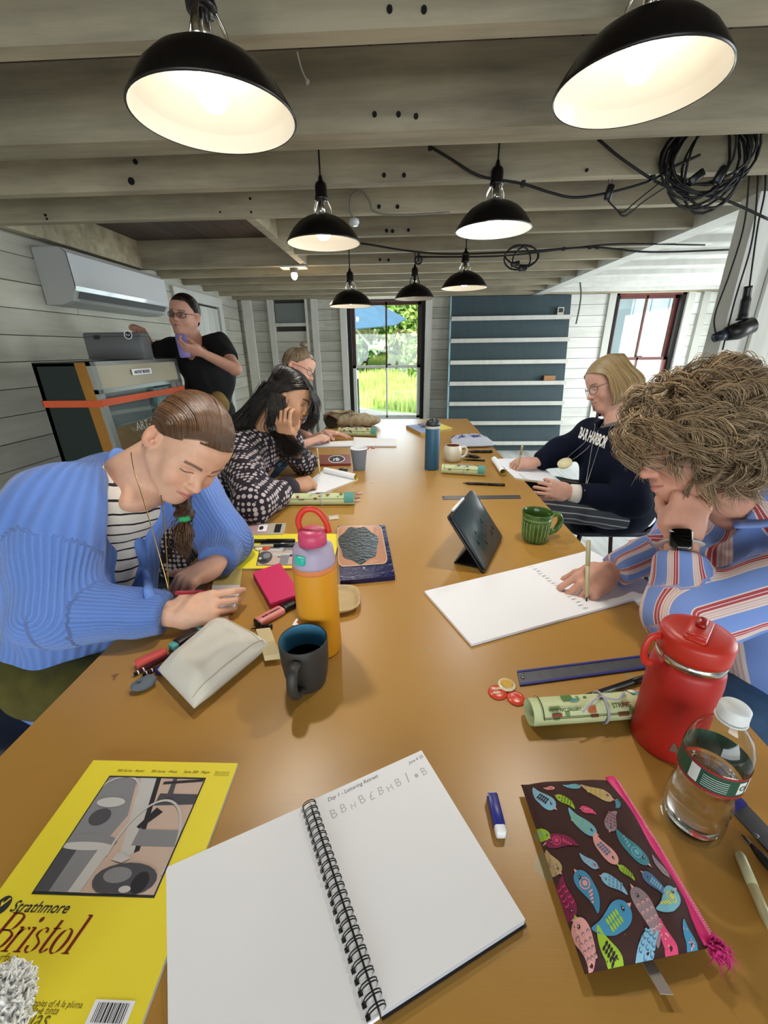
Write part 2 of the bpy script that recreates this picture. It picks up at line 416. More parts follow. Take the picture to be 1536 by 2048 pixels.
# windows
M_glass = bpy.data.materials.new('window_glass'); M_glass.use_nodes = True
_n = M_glass.node_tree; _n.nodes.remove(_n.nodes['Principled BSDF'])
_t = _n.nodes.new('ShaderNodeBsdfTransparent'); _t.inputs[0].default_value = (.93, .97, .97, 1); _g = _n.nodes.new('ShaderNodeBsdfGlossy'); _g.inputs['Roughness'].default_value = .02
_lw = _n.nodes.new('ShaderNodeLayerWeight'); _lw.inputs[0].default_value = .5; _p = _n.nodes.new('ShaderNodeMath'); _p.operation = 'POWER'; _p.inputs[1].default_value = 4.0; _n.links.new(_lw.outputs['Facing'], _p.inputs[0]); _f = _n.nodes.new('ShaderNodeMath'); _f.operation = 'MULTIPLY_ADD'; _f.name = 'Reflect'; _f.inputs[1].default_value = .7; _f.inputs[2].default_value = .05; _n.links.new(_p.outputs[0], _f.inputs[0]); _m = _n.nodes.new('ShaderNodeMixShader')
_n.links.new(_f.outputs[0], _m.inputs[0]); _n.links.new(_t.outputs[0], _m.inputs[1]); _n.links.new(_g.outputs[0], _m.inputs[2]); _n.links.new(_m.outputs[0], _n.nodes['Material Output'].inputs[0])
def make_window(name, W, red, mid):
    x0, x1, z0, z1 = W; p = struct(name, [(*bbox((x0, YB + .0, z0), (x0 + .05, YB + .12, z1)), M_black), (*bbox((x1 - .05, YB, z0), (x1, YB + .12, z1)), M_black), (*bbox((x0, YB, z1 - .03), (x1, YB + .12, z1)), red), (*bbox((x0, YB, z0), (x1, YB + .12, z0 + .03)), M_trim)], M_black)
    slat('window_sill', (x0 - .08, YB - .05, z0 - .03), (x1 + .08, YB + .02, z0), M_trim, p)
    slat('casing', (x0 - .09, YB - .035, z0 - .03), (x0 - .005, YB + .0, 1.94), M_trim, p)
    slat('casing', (x1 + .005, YB - .035, z0 - .03), (x1 + .09, YB + .0, 1.94), M_trim, p)
    slat('header', (x0 - .005, YB - .03, z1), (x1 + .005, YB, z1 + .02), M_trim, p)
    ix0, ix1 = x0 + .05, x1 - .05; zm = z0 + (z1 - z0) * mid
    for nm, a, b, y, mm in (('upper_sash', zm - .02, z1 - .03, YB + .075, red), ('lower_sash', z0 + .03, zm + .02, YB + .035, M_trim if name == 'window_1' else red)):
        s = obj(nm, [(*bbox((ix0, y, a), (ix0 + .045, y + .035, b)), mm), (*bbox((ix1 - .045, y, a), (ix1, y + .035, b)), mm), (*bbox((ix0, y, b - .035), (ix1, y + .035, b)), mm), (*bbox((ix0, y, a), (ix1, y + .035, a + .035)), mm), (*bbox(((ix0 + ix1) / 2 - .011, y, a), ((ix0 + ix1) / 2 + .011, y + .03, b)), mm)], mm, p)
        for q0, q1 in ((ix0 + .045, (ix0 + ix1) / 2 - .011), ((ix0 + ix1) / 2 + .011, ix1 - .045)):
            o = obj('pane', bbox((q0, y + .014, a + .035), (q1, y + .018, b - .035)), M_glass, s)
    obj('sash_lock', box(((ix0 + ix1) / 2 + .03, YB + .055, zm + .03), (.06, .03, .015)), M_brown, p)
    return p
make_window('window_1', W1, M_brown, .465)
make_window('window_2', W2, mat('red_sash_paint', '6d2f2b', .5, var=.2), .50)
# door on the left wall
dr = struct('door_1', bbox((XL - .015, 4.37, 0), (XL - .005, 5.28, 1.80)), M_back)
y = 4.39
while y < 5.25: slat('door_board', (XL - .01, y + .002, .02), (XL + .012, min(y + .15, 5.26) - .002, 1.78), M_trim, dr); y += .15
slat('door_frame', (XL, 4.27, 0), (XL + .03, 4.37, 1.90), M_trim, dr); slat('door_frame', (XL, 5.28, 0), (XL + .03, 5.38, 1.90), M_trim, dr)
slat('door_frame', (XL, 4.37, 1.80), (XL + .03, 5.28, 1.90), M_trim, dr)
for zz in (.4, 1.3): obj('hinge', bbox((XL + .012, 5.16, zz), (XL + .02, 5.27, zz + .06)), mat('iron', '2a2826', .5, .8), dr)
struct('baseboard_left', bbox((XL, YR, 0), (XL + .02, 4.27, .14)), M_trim)
# ---------------------------------------------------------------- outside
M_grass = mat('grass', '86ab4c', .9, var=.5, vscale=3, col2='a9c26a')
struct('ground', bbox((-40, YB + .13, -.9), (50, 70, -.5)), M_grass)
struct('driveway', (np.array([[-8, 9, -.49], [5, 9, -.49], [5, 11.9, -.49], [.8, 12.3, -.49], [-.5, 13.0, -.49], [-1.8, 14.3, -.49], [-6, 17, -.49], [-14, 18, -.49], [-14, 9, -.49]]), [tuple(range(9))]), mat('pale_gravel', 'cfc6b4', .95, var=.2, vscale=20), at0=(0, 14, -.49))
def blades(name, n, xr, yr, h, m, label):
    x = RNG.uniform(*xr, n); y = RNG.uniform(*yr, n); z = np.full(n, -.5) + np.maximum(0, (y - 14)) * .09; hh = h * RNG.uniform(.5, 1.2, n); a = RNG.uniform(0, 2 * PI, n); wv = .03 + .03 * RNG.random(n)
    dx = np.cos(a) * wv; dy = np.sin(a) * wv; lx = RNG.normal(0, .15, n) * hh
    v = np.stack([np.c_[x - dx, y - dy, z], np.c_[x + dx, y + dy, z], np.c_[x + lx, y + lx * .3, z + hh]], 1).reshape(-1, 3); f = np.arange(3 * n).reshape(-1, 3)
    k_ = np.repeat(y > 12.5 + np.maximum(0, .6 - x) * .85, 3); v = v[k_]; f = np.arange(len(v)).reshape(-1, 3)
    me = mesh_of(name, v - [0, 14, 0], f, m); o = bpy.data.objects.new(name, me); o.location = (0, 14, 0); C.objects.link(o); return tag(o, label, 'grass', kind='stuff')
blades('meadow_grass', 46000, (-7, 9), (12.0, 30), .42, mat('meadow_blade', '9cc35c', .8, var=.4, vscale=.6, col2='c9d67c'), 'tall sunlit meadow grass outside the far window')
for k in range(1):
    v = np.array([[-40, 14, -.5], [50, 14, -.5], [50, 44, 2.4], [-40, 44, 2.4]], float); struct('bank', (v, [(0, 1, 2, 3)]), M_grass, at0=(0, 28, -.5))
def tree(x, y, z0, h, r, m, label, n=7000):
    t = thing('leafy_tree', label, 'tree', (x, y, z0), 'trees beyond the meadow')
    obj('trunk', tube(smooth_path([(x, y, z0 - .3), (x + .15, y, z0 + h * .35), (x, y + .2, z0 + h * .7)]), [.16, .15, .15, .14, .14, .13, .12, .11, .1, .09, .08, .07, .06], 8), mat('bark', '4d4236', .9, var=.4), t)
    cl = RNG.normal(0, 1, (26, 3)); cl = cl / np.linalg.norm(cl, axis=1)[:, None] * RNG.uniform(.35, .85, (26, 1)) * [r * 1.15, r, h * .46]; cc = np.array([x, y, z0 + h * .43])
    i = RNG.integers(0, 26, n); p = RNG.normal(0, 1, (n, 3)); p = p / np.linalg.norm(p, axis=1)[:, None] * (r * .46) * RNG.uniform(.6, 1.05, (n, 1)); p += cl[i] + cc
    a = RNG.normal(0, 1, (n, 3)); a /= np.linalg.norm(a, axis=1)[:, None]; b = np.cross(a, RNG.normal(0, 1, (n, 3))); b /= np.linalg.norm(b, axis=1)[:, None]; s = .16
    v = np.stack([p - a * s, p + b * s * .5, p + a * s, p - b * s * .5], 1).reshape(-1, 3) - [x, y, z0]; f = np.arange(4 * n).reshape(-1, 4)
    me = mesh_of('foliage', v, f, m); o = bpy.data.objects.new('foliage', me); C.objects.link(o); o.parent = t
    return t
M_lf = [mat('leaf_' + str(i), c, .6, var=.5, vscale=.8, col2=c2) for i, (c, c2) in enumerate([('5f8f3e', '8bb558'), ('4d7f3c', '79a552'), ('86a94f', 'a9c26b')])]
for k, (x, y, h, r, i, lb) in enumerate([(-1.9, 21, 7, 2.4, 1, 'dark green tree behind the parasol outside the far window'), (1.0, 20, 6.4, 2.1, 2, 'yellow green tree in the right half of the far window'), (3.6, 24, 8, 2.8, 0, 'tall green tree furthest right through the far window'), (-5.2, 25, 9, 3, 0, 'big green tree left of the parasol pole outside'), (-.4, 27, 9.5, 3, 1, 'tall tree at the back between its neighbours outside'), (8.2, 15, 6.5, 2.0, 2, 'light green tree beside the grey building'), (11.2, 26, 9, 3, 1, 'green tree behind the grey building')]):
    tree(x, y, -.4 + max(0, y - 14) * .09, h, r, M_lf[i], lb)
# parasol on the drive
pp = thing('garden_parasol', 'slate blue open parasol with a dark pole outside the far window', 'parasol', (-1.15, 10.6, -.5))
M_pole = mat('dark_pole', '2b3033', .5, .5); M_slate = mat('slate_canvas', '3f6078', .9, var=.15)
obj('pole', cyl((-1.15, 10.6, -.5), (-1.15, 10.6, 2.2), .05, 12), M_pole, pp)
ca = []; n = 8; apex = np.array([-1.45, 10.6, 2.75]); R0 = 1.55
ring = [np.array([-1.45 + R0 * math.cos(2 * PI * i / n + .2), 10.6 + R0 * math.sin(2 * PI * i / n + .2), 1.95 + .25 * math.sin(2 * PI * i / n + .2)]) for i in range(n)]
obj('canopy', (np.vstack([apex, ring, apex - [0, 0, .02], [q - [0, 0, .02] for q in ring]]), [(0, 1 + i, 1 + (i + 1) % n) for i in range(n)] + [(n + 1, n + 2 + (i + 1) % n, n + 2 + i) for i in range(n)] + [(1 + i, n + 2 + i, n + 2 + (i + 1) % n, 1 + (i + 1) % n) for i in range(n)]), M_slate, pp)
for q in ring: obj('rib', cyl(apex - [0, 0, .06], q - [0, 0, .03], .012, 6), M_trim, pp)
obj('strut', cyl((-1.7, 10.45, 2.5), (-.62, 10.4, 1.2), .03, 8), mat('pale_metal', 'c9d2d6', .4, .5), pp); obj('clamp', box((-1.15, 10.56, 1.55), (.16, .1, .22)), M_trim, pp); obj('switch_box', box((-1.15, 10.54, .75), (.12, .08, .2)), M_trim, pp)
# grey building beyond window 2
gb = thing('grey_building', 'blue grey building with upright metal cladding outside the right window', 'building', (6.9, 11.2, -.5))
M_clad = mat('grey_cladding', '8c96a3', .6, .1, var=.15, vscale=2)
obj('wall', bbox((5.05, 10.3, -.5), (11, 13, 3.6)), M_clad, gb)
x = 5.1
while x < 10.9:
    slat('cladding_panel', (x, 10.27, -.5), (x + .34, 10.3, 3.6), M_clad, gb); slat('seam', (x + .345, 10.24, -.5), (x + .365, 10.3, 3.6), M_clad, gb); x += .38
wd = slat('window', (6.6, 10.25, .3), (7.2, 10.3, 1.2), mat('pale_pane', 'c6d6de', .2), gb)
# ================================================================ table
TX0, TX1, TY0, TY1, TZ = -.612, .558, -.12, 3.62, .75
def table_mat():
    m = bpy.data.materials.new('ochre_tabletop'); m.use_nodes = True; N = NT(m); v = N.coord((1, 1, 1), 'Object')
    f = N.noise(v, 3.0, 5); c = N.mix(f, srgb('a97c36'), srgb('b58a40'))
    g = N.noise(N.coord((3, 60, 1)), 4, 4); c = N.mix(N.math('MULTIPLY', g, .22), c, srgb('94682e'))
    p = N.noise(N.coord((1.6, 1, 1)), 17.0, 2, .5); p = N.ramp(p, [(.70, (0, 0, 0, 1)), (.72, (.8, .8, .8, 1))]); p2 = N.noise(v, 2.2, 1); p2 = N.ramp(p2, [(.56, (0, 0, 0, 1)), (.60, (.6, .6, .6, 1))])
    c = N.mix(N.math('MULTIPLY', p, p2), c, srgb('8d9a7a'))
    s = N.noise(v, 26, 3, .5); s = N.ramp(s, [(.74, (0, 0, 0, 1)), (.76, (.8, .8, .8, 1))]); c = N.mix(s, c, srgb('6b4a22'))
    N.l(c, N.b.inputs['Base Color']); N.b.inputs['Roughness'].default_value = .34; N.b.inputs['Specular IOR Level'].default_value = .5
    N.bump(N.noise(N.coord((6, 90, 6)), 8, 3), .06, .001); return m
M_table = table_mat()
tb = thing('work_table', 'long ochre painted wooden work table in the middle of the room', 'table', (0, 1.75, 0))
obj('tabletop', bbox((TX0, TY0, TZ - .04), (TX1, TY1, TZ)), M_table, tb)
M_leg = mat('table_base', '6b4c28', .6, var=.3)
obj('apron', [bbox((TX0 + .1, TY0 + .1, TZ - .085), (TX1 - .1, TY0 + .13, TZ - .04)), bbox((TX0 + .1, TY1 - .13, TZ - .085), (TX1 - .1, TY1 - .1, TZ - .04)), bbox((TX0 + .1, TY0 + .1, TZ - .085), (TX0 + .13, TY1 - .1, TZ - .04)), bbox((TX1 - .13, TY0 + .1, TZ - .085), (TX1 - .1, TY1 - .1, TZ - .04))], M_leg, tb)
for x in (TX0 + .14, TX1 - .14):
    for y in (TY0 + .15, 1.75, TY1 - .15): obj('leg', bbox((x - .04, y - .04, 0), (x + .04, y + .04, TZ - .04)), M_leg, tb)
# ================================================================ pendant lamps
M_shade = mat('black_enamel', '100d0c', .32, spec=.5); M_inner = mat('white_enamel', 'd6cfc0', .35); M_cord = mat('black_cord', '0c0b0b', .6)
M_chrome = mat('chrome_cage', 'd8d4cc', .18, 1.0)
def bulb_mat(name, c, s): return mat(name, (1, 1, 1), .5, emit=c, estr=s)
B_warm = bulb_mat('warm_bulb', (1, .94, .82), 13); B_cool = bulb_mat('cool_bulb', (.80, .90, 1), 22); B_off = mat('unlit_bulb', 'd9d6cf', .3)
def pendant(x, y, zr, bulb, label, power, col, tilt=(0, 0), off=False, k=1.0):
    """zr = rim height"""
    R = rotx(tilt[0]) @ roty(tilt[1]); o = np.array([x, y, zr]); T = lambda g: (np.asarray(g[0]) @ R.T + o, g[1])
    t = thing('pendant_lamp', label, 'lamp', (x, y, zr), 'black barn pendant lamps over the table')
    outer = [(.150, 0), (.153, .002), (.1515, .006), (.138, .028), (.122, .050), (.098, .072), (.070, .088), (.045, .098), (.030, .104)]
    outer = [(a * k, b * k) for a, b in outer]
    sh_ = obj('shade', T(lathe_open(outer, n=56)), M_shade, t, True)
    inn = [(.149, .001), (.136, .027), (.134, .029), (.118, .049), (.094, .069), (.066, .084), (.040, .094), (.0, .098)]
    obj('shade_lining', T(lathe_open([(a * k, b * k) for a, b in inn], n=56)), M_inner, sh_, True, label='white enamel lining')
    for i in range(3):
        a = 2 * PI * i / 3 + .5; r1 = np.array([math.cos(a), math.sin(a), 0])
        pth = smooth_path([r1 * .040 * k + [0, 0, .100 * k], r1 * .038 * k + [0, 0, .125 * k], r1 * .024 * k + [0, 0, .150 * k], r1 * .018 * k + [0, 0, .160 * k]], 4)
        obj('cage_arm', T(tube(pth, .0075 * k, 8, flat=.35)), M_chrome if not off else M_shade, t, True)
    obj('bulb_neck', T(lathe([(.0, .098), (.013, .10), (.014, .15), (.0, .152)], n=16)), M_chrome, t, True)
    obj('socket', T(lathe([(.0, .15), (.026, .15), (.027, .158), (.024, .166), (.024, .196), (.020, .208), (.010, .214), (.006, .232), (0, .232)], n=24)), M_shade, t, True)
    top = T((np.array([[0, 0, .228]]), []))[0][0]
    obj('cord', tube(smooth_path([top, top + (np.array([x, y, 0]) - [top[0], top[1], 0]) * .4 + [0, 0, .05], (x, y, 2.131)]), .0035, 8), M_cord, t)
    b = obj('bulb', T(lathe([(0, .012 * k), (.018, .016 * k), (.0285, .032 * k), (.029, .045 * k), (.022, .065), (.014, .085), (.013, .10)], n=24)), bulb, t, True)
    if not off:
        p = T((np.array([[0, 0, .004]]), []))[0][0]
        l = light('lamp_light', 'SPOT', tuple(p - np.array([x, y, zr])), power, col, spot_size=math.radians(158), spot_blend=.6, shadow_soft_size=.03); l.parent = t
    return t
WC = (1, .93, .82); P0 = 13
def lamp_at(px, py, d, **k):
    p = at(px, py, d=d); return pendant(p[0], p[1], p[2], **k)
lamp_at(432, 240, .785, bulb=B_warm, label='lit black pendant lamp nearest the camera on the left', power=P0, col=WC)
lamp_at(1272, 182, .79, bulb=B_warm, label='lit black pendant lamp nearest the camera on the right', power=P0, col=WC)
lamp_at(648, 488, 1.71, bulb=B_warm, label='lit warm pendant lamp, second back in the left row', power=P0 * .55, col=WC)
lamp_at(986, 462, 1.67, bulb=B_cool, label='pendant lamp with a cool white bulb, second back in the right row', power=P0 * .7, col=(.82, .91, 1))
lamp_at(702, 613, 2.85, bulb=B_warm, label='lit pendant lamp furthest back on the left, before the window', power=P0 * .55, col=WC)
lamp_at(829, 598, 3.15, bulb=B_off, label='unlit pendant lamp hanging from a pulley before the window', power=0, col=WC, off=True)
lamp_at(928, 577, 2.75, bulb=B_warm, label='lit pendant lamp at the back right beside the blue board', power=P0 * .55, col=WC)
# ================================================================ implicit-surface modeller for bodies, heads, hands, cloth
class Fld:
    def __init__(s, lo, hi, vox):
        s.lo = np.array(lo, float); s.vox = vox; s.n = np.ceil((np.array(hi, float) - s.lo) / vox).astype(int) + 1
        s.F = np.full(s.n, 9.0, np.float32); s.ax = [(s.lo[i] + vox * np.arange(s.n[i])).astype(np.float32) for i in range(3)]
    def _sub(s, lo, hi, m):
        a = np.clip(np.floor((lo - m - s.lo) / s.vox).astype(int), 0, s.n - 1); b = np.clip(np.ceil((hi + m - s.lo) / s.vox).astype(int) + 1, 1, s.n)
        if (b <= a).any(): return None
        sl = tuple(slice(i, j) for i, j in zip(a, b)); X = s.ax[0][sl[0]][:, None, None]; Y = s.ax[1][sl[1]][None, :, None]; Z = s.ax[2][sl[2]][None, None, :]
        return sl, X, Y, Z
    def _op(s, sl, d, k, op):
        A = s.F[sl]
        if op == 'sub': d = -d; 
        if op in ('sub', 'int'):
            if k > 0: h = np.maximum(k - np.abs(A - d), 0) / k; s.F[sl] = np.maximum(A, d) + h * h * k * .25
            else: s.F[sl] = np.maximum(A, d)
        else:
            if k > 0: h = np.maximum(k - np.abs(A - d), 0) / k; s.F[sl] = np.minimum(A, d) - h * h * k * .25
            else: s.F[sl] = np.minimum(A, d)
    def cone(s, a, b, ra, rb=None, k=.02, op='add', n=None, fl=1.0):
        """tapered capsule; n, fl: flatten along n by the factor fl"""
        rb = ra if rb is None else rb; a = np.array(a, float); b = np.array(b, float); R = max(ra, rb)
        q = s._sub(np.minimum(a, b) - R, np.maximum(a, b) + R, k + 3 * s.vox)
        if q is None: return s
        sl, X, Y, Z = q; ab = b - a; L2 = ab.dot(ab) + 1e-12
        t = ((X - a[0]) * ab[0] + (Y - a[1]) * ab[1] + (Z - a[2]) * ab[2]) / L2; t = np.clip(t, 0, 1)
        vx = X - a[0] - t * ab[0]; vy = Y - a[1] - t * ab[1]; vz = Z - a[2] - t * ab[2]; r = ra + (rb - ra) * t
        if n is not None and fl != 1:
            n = nrm(n); dn = (vx * n[0] + vy * n[1] + vz * n[2]) * (1 / fl - 1); vx = vx + dn * n[0]; vy = vy + dn * n[1]; vz = vz + dn * n[2]
            d = (np.sqrt(vx * vx + vy * vy + vz * vz) - r) * (.5 + .5 * fl)
        else: d = np.sqrt(vx * vx + vy * vy + vz * vz) - r
        s._op(sl, d.astype(np.float32), k, op); return s
    def ell(s, c, r, R=None, k=.02, op='add'):
        c = np.array(c, float); r = np.array([r] * 3 if np.isscalar(r) else r, float); M_ = np.eye(3) if R is None else np.asarray(R, float)
        e = np.sqrt((M_ ** 2) @ (r ** 2)); q = s._sub(c - e, c + e, k + 3 * s.vox)
        if q is None: return s
        sl, X, Y, Z = q; x = X - c[0]; y = Y - c[1]; z = Z - c[2]
        u = [(M_[0, i] * x + M_[1, i] * y + M_[2, i] * z) / r[i] for i in range(3)]
        k0 = np.sqrt(u[0] ** 2 + u[1] ** 2 + u[2] ** 2); k1 = np.sqrt((u[0] / r[0]) ** 2 + (u[1] / r[1]) ** 2 + (u[2] / r[2]) ** 2) + 1e-9
        s._op(sl, (k0 * (k0 - 1) / k1).astype(np.float32), k, op); return s
    def boxp(s, c, h, R=None, rad=.005, k=.01, op='add'):
        c = np.array(c, float); h = np.array(h, float); M_ = np.eye(3) if R is None else np.asarray(R, float); e = np.abs(M_) @ h
        q = s._sub(c - e, c + e, k + 3 * s.vox)
        if q is None: return s
        sl, X, Y, Z = q; x = X - c[0]; y = Y - c[1]; z = Z - c[2]
        u = [np.abs(M_[0, i] * x + M_[1, i] * y + M_[2, i] * z) - (h[i] - rad) for i in range(3)]
        d = np.sqrt(sum(np.maximum(a, 0) ** 2 for a in u)) + np.minimum(np.maximum(np.maximum(u[0], u[1]), u[2]), 0) - rad
        s._op(sl, d.astype(np.float32), k, op); return s
    def half(s, p, n, k=.004):
        """keep only the side the normal n points away from"""
        n = nrm(n); d = (s.ax[0][:, None, None] - p[0]) * n[0] + (s.ax[1][None, :, None] - p[1]) * n[1] + (s.ax[2][None, None, :] - p[2]) * n[2]
        s._op((slice(None),) * 3, d.astype(np.float32), k, 'int'); return s
    def mesh(s):
        F = s.F.copy(); F[0] = F[-1] = 9; F[:, 0] = F[:, -1] = 9; F[:, :, 0] = F[:, :, -1] = 9
        G = F < 0; nx, ny, nz = F.shape
        cnt = np.zeros((nx - 1, ny - 1, nz - 1), np.int8)
        for i in (0, 1):
            for j in (0, 1):
                for k in (0, 1): cnt += G[i:nx - 1 + i, j:ny - 1 + j, k:nz - 1 + k]
        act = (cnt > 0) & (cnt < 8); idx = np.full(act.shape, -1, np.int64); P = np.argwhere(act); idx[act] = np.arange(len(P))
        acc = np.zeros((len(P), 3)); num = np.zeros(len(P)); base = P
        offs = [(0, 0, 0), (1, 0, 0), (0, 1, 0), (0, 0, 1)]
        for ax in range(3):
            o1 = [d for d in range(3) if d != ax]
            for a in (0, 1):
                for b in (0, 1):
                    o = np.zeros(3, int); o[o1[0]] = a; o[o1[1]] = b; q0 = base + o; q1 = q0.copy(); q1[:, ax] += 1
                    f0 = F[q0[:, 0], q0[:, 1], q0[:, 2]]; f1 = F[q1[:, 0], q1[:, 1], q1[:, 2]]; m = (f0 < 0) != (f1 < 0)
                    t = f0[m] / (f0[m] - f1[m]); p = q0[m].astype(float); p[:, ax] += t; acc[m] += p; num[m] += 1
        V = s.lo + s.vox * acc / np.maximum(num, 1)[:, None]; quads = []
        for ax in range(3):
            o1 = [d for d in range(3) if d != ax]; sl0 = [slice(1, -1)] * 3; sl0[ax] = slice(0, -1)
            a = G[tuple(sl0)]; sl1 = list(sl0); sl1[ax] = slice(1, None); b = G[tuple(sl1)]
            for flip, m in ((0, a & ~b), (1, ~a & b)):
                q = np.argwhere(m)
                if not len(q): continue
                for d in range(3):
                    if d != ax: q[:, d] += 1
                u = np.zeros(3, int); u[(ax + 1) % 3] = 1; w_ = np.zeros(3, int); w_[(ax + 2) % 3] = 1
                g = lambda r: idx[r[:, 0], r[:, 1], r[:, 2]]
                Q = np.c_[g(q - u - w_), g(q - w_), g(q), g(q - u)]
                quads.append(Q[:, ::-1] if flip else Q)
        Q = np.vstack(quads); Q = Q[(Q >= 0).all(1)]
        return V, Q
    def grad(s, V):
        """unit normals by field gradient"""
        g = (V - s.lo) / s.vox; i = np.clip(g.astype(int), 1, s.n - 2); F = s.F
        n = np.stack([F[i[:, 0] + 1, i[:, 1], i[:, 2]] - F[i[:, 0] - 1, i[:, 1], i[:, 2]], F[i[:, 0], i[:, 1] + 1, i[:, 2]] - F[i[:, 0], i[:, 1] - 1, i[:, 2]], F[i[:, 0], i[:, 1], i[:, 2] + 1] - F[i[:, 0], i[:, 1], i[:, 2] - 1]], 1)
        return n / (np.linalg.norm(n, axis=1)[:, None] + 1e-9)
def relax(V, Q, it=2, lam=.5):
    n = len(V)
    for _ in range(it):
        acc = np.zeros_like(V); c = np.zeros(n)
        for i in range(4):
            a = Q[:, i]; b = Q[:, (i + 1) % 4]
            for d in range(3): acc[:, d] += np.bincount(a, V[b, d], n) + np.bincount(b, V[a, d], n)
            c += np.bincount(a, minlength=n) + np.bincount(b, minlength=n)
        V = V * (1 - lam) + lam * acc / np.maximum(c, 1)[:, None]
    return V
def add_attr(me, name, arr, kind):
    at_ = me.attributes.new(name, kind, 'POINT'); key = 'color' if 'COLOR' in kind else ('vector' if kind == 'FLOAT_VECTOR' else 'value')
    at_.data.foreach_set(key, np.asarray(arr, np.float32).ravel())
def bone_coords(V, bones):
    """bones: list of (a,b,r,start_length,refvec). returns along, cos, sin of the nearest bone"""
    best = np.full(len(V), 1e9); out = np.zeros((len(V), 3))
    for bn in bones:
        if len(bn) == 3:                                   # chain: (points, radii, ref) bent in one plane, no pole at the joint
            pts, rs, ref = bn; pts = [np.array(q, float) for q in pts]; n = np.cross(pts[1] - pts[0], pts[2] - pts[1])
            n = nrm(n) if np.linalg.norm(n) > 1e-4 else nrm(np.cross(pts[1] - pts[0], ref)); L0 = 0
            for i in range(len(pts) - 1):
                a, b = pts[i], pts[i + 1]; ab = b - a; L = np.linalg.norm(ab); z = ab / L; t = np.clip((V - a) @ ab / L ** 2, 0, 1); w_ = V - a - t[:, None] * ab
                dd = np.linalg.norm(w_, axis=1) / rs[i]; mm = np.cross(n, z) * -1; sn = w_ @ n; ip = np.sqrt(np.maximum((w_ ** 2).sum(1) - sn ** 2, 0)) * np.where(w_ @ mm >= 0, 1, -1)
                ex_ = np.where(t >= 1, np.arctan2(np.maximum((V - b) @ z, 0), np.maximum((V - b) @ mm, 1e-4)) * np.sqrt(((V - b) ** 2).sum(1)), 0)
                h = np.sqrt(ip * ip + sn * sn) + 1e-9; m = dd < best; best[m] = dd[m]; out[m] = np.c_[L0 + t * L + ex_, ip / h, sn / h][m]; L0 += L
                if i + 2 < len(pts): L0 += math.acos(np.clip(z.dot(nrm(pts[i + 2] - b)), -1, 1)) * .06
            continue
        a, b, r, L0, ref = bn
        a = np.array(a, float); b = np.array(b, float); ab = b - a; L = np.linalg.norm(ab); t = np.clip((V - a) @ ab / L ** 2, 0, 1); w_ = V - a - t[:, None] * ab
        dd = np.linalg.norm(w_, axis=1) / r; z = ab / L; u = nrm(np.array(ref, float) - z * z.dot(ref)); v = np.cross(z, u)
        x = (V - a) @ u; y = (V - a) @ v; h = np.sqrt(x * x + y * y) + 1e-9; m = dd < best
        best[m] = dd[m]; al = L0 + ((V - a) @ z)
        out[m] = np.c_[al, x / h, y / h][m]
    return out
def fobj(name, fld, m, parent, rel=2, bones=None, color=None, label=None, extra=None):
    V, Q = fld.mesh(); V = relax(V, Q, rel)
    if extra is not None:
        V2, Q2 = extra; Q = np.vstack([Q, Q2 + len(V)]); V = np.vstack([V, V2])
    me = mesh_of(name, V - org(parent), Q, m, smooth=True)
    if bones: add_attr(me, 'limb', bone_coords(V, bones), 'FLOAT_VECTOR')
    if color is not None: add_attr(me, 'tint', np.c_[color(V), np.ones(len(V))], 'FLOAT_COLOR')
    o = bpy.data.objects.new(name, me); C.objects.link(o); o.parent = parent; ORG[o.name] = org(parent)
    if label: o['label'] = label
    return o, V, Q
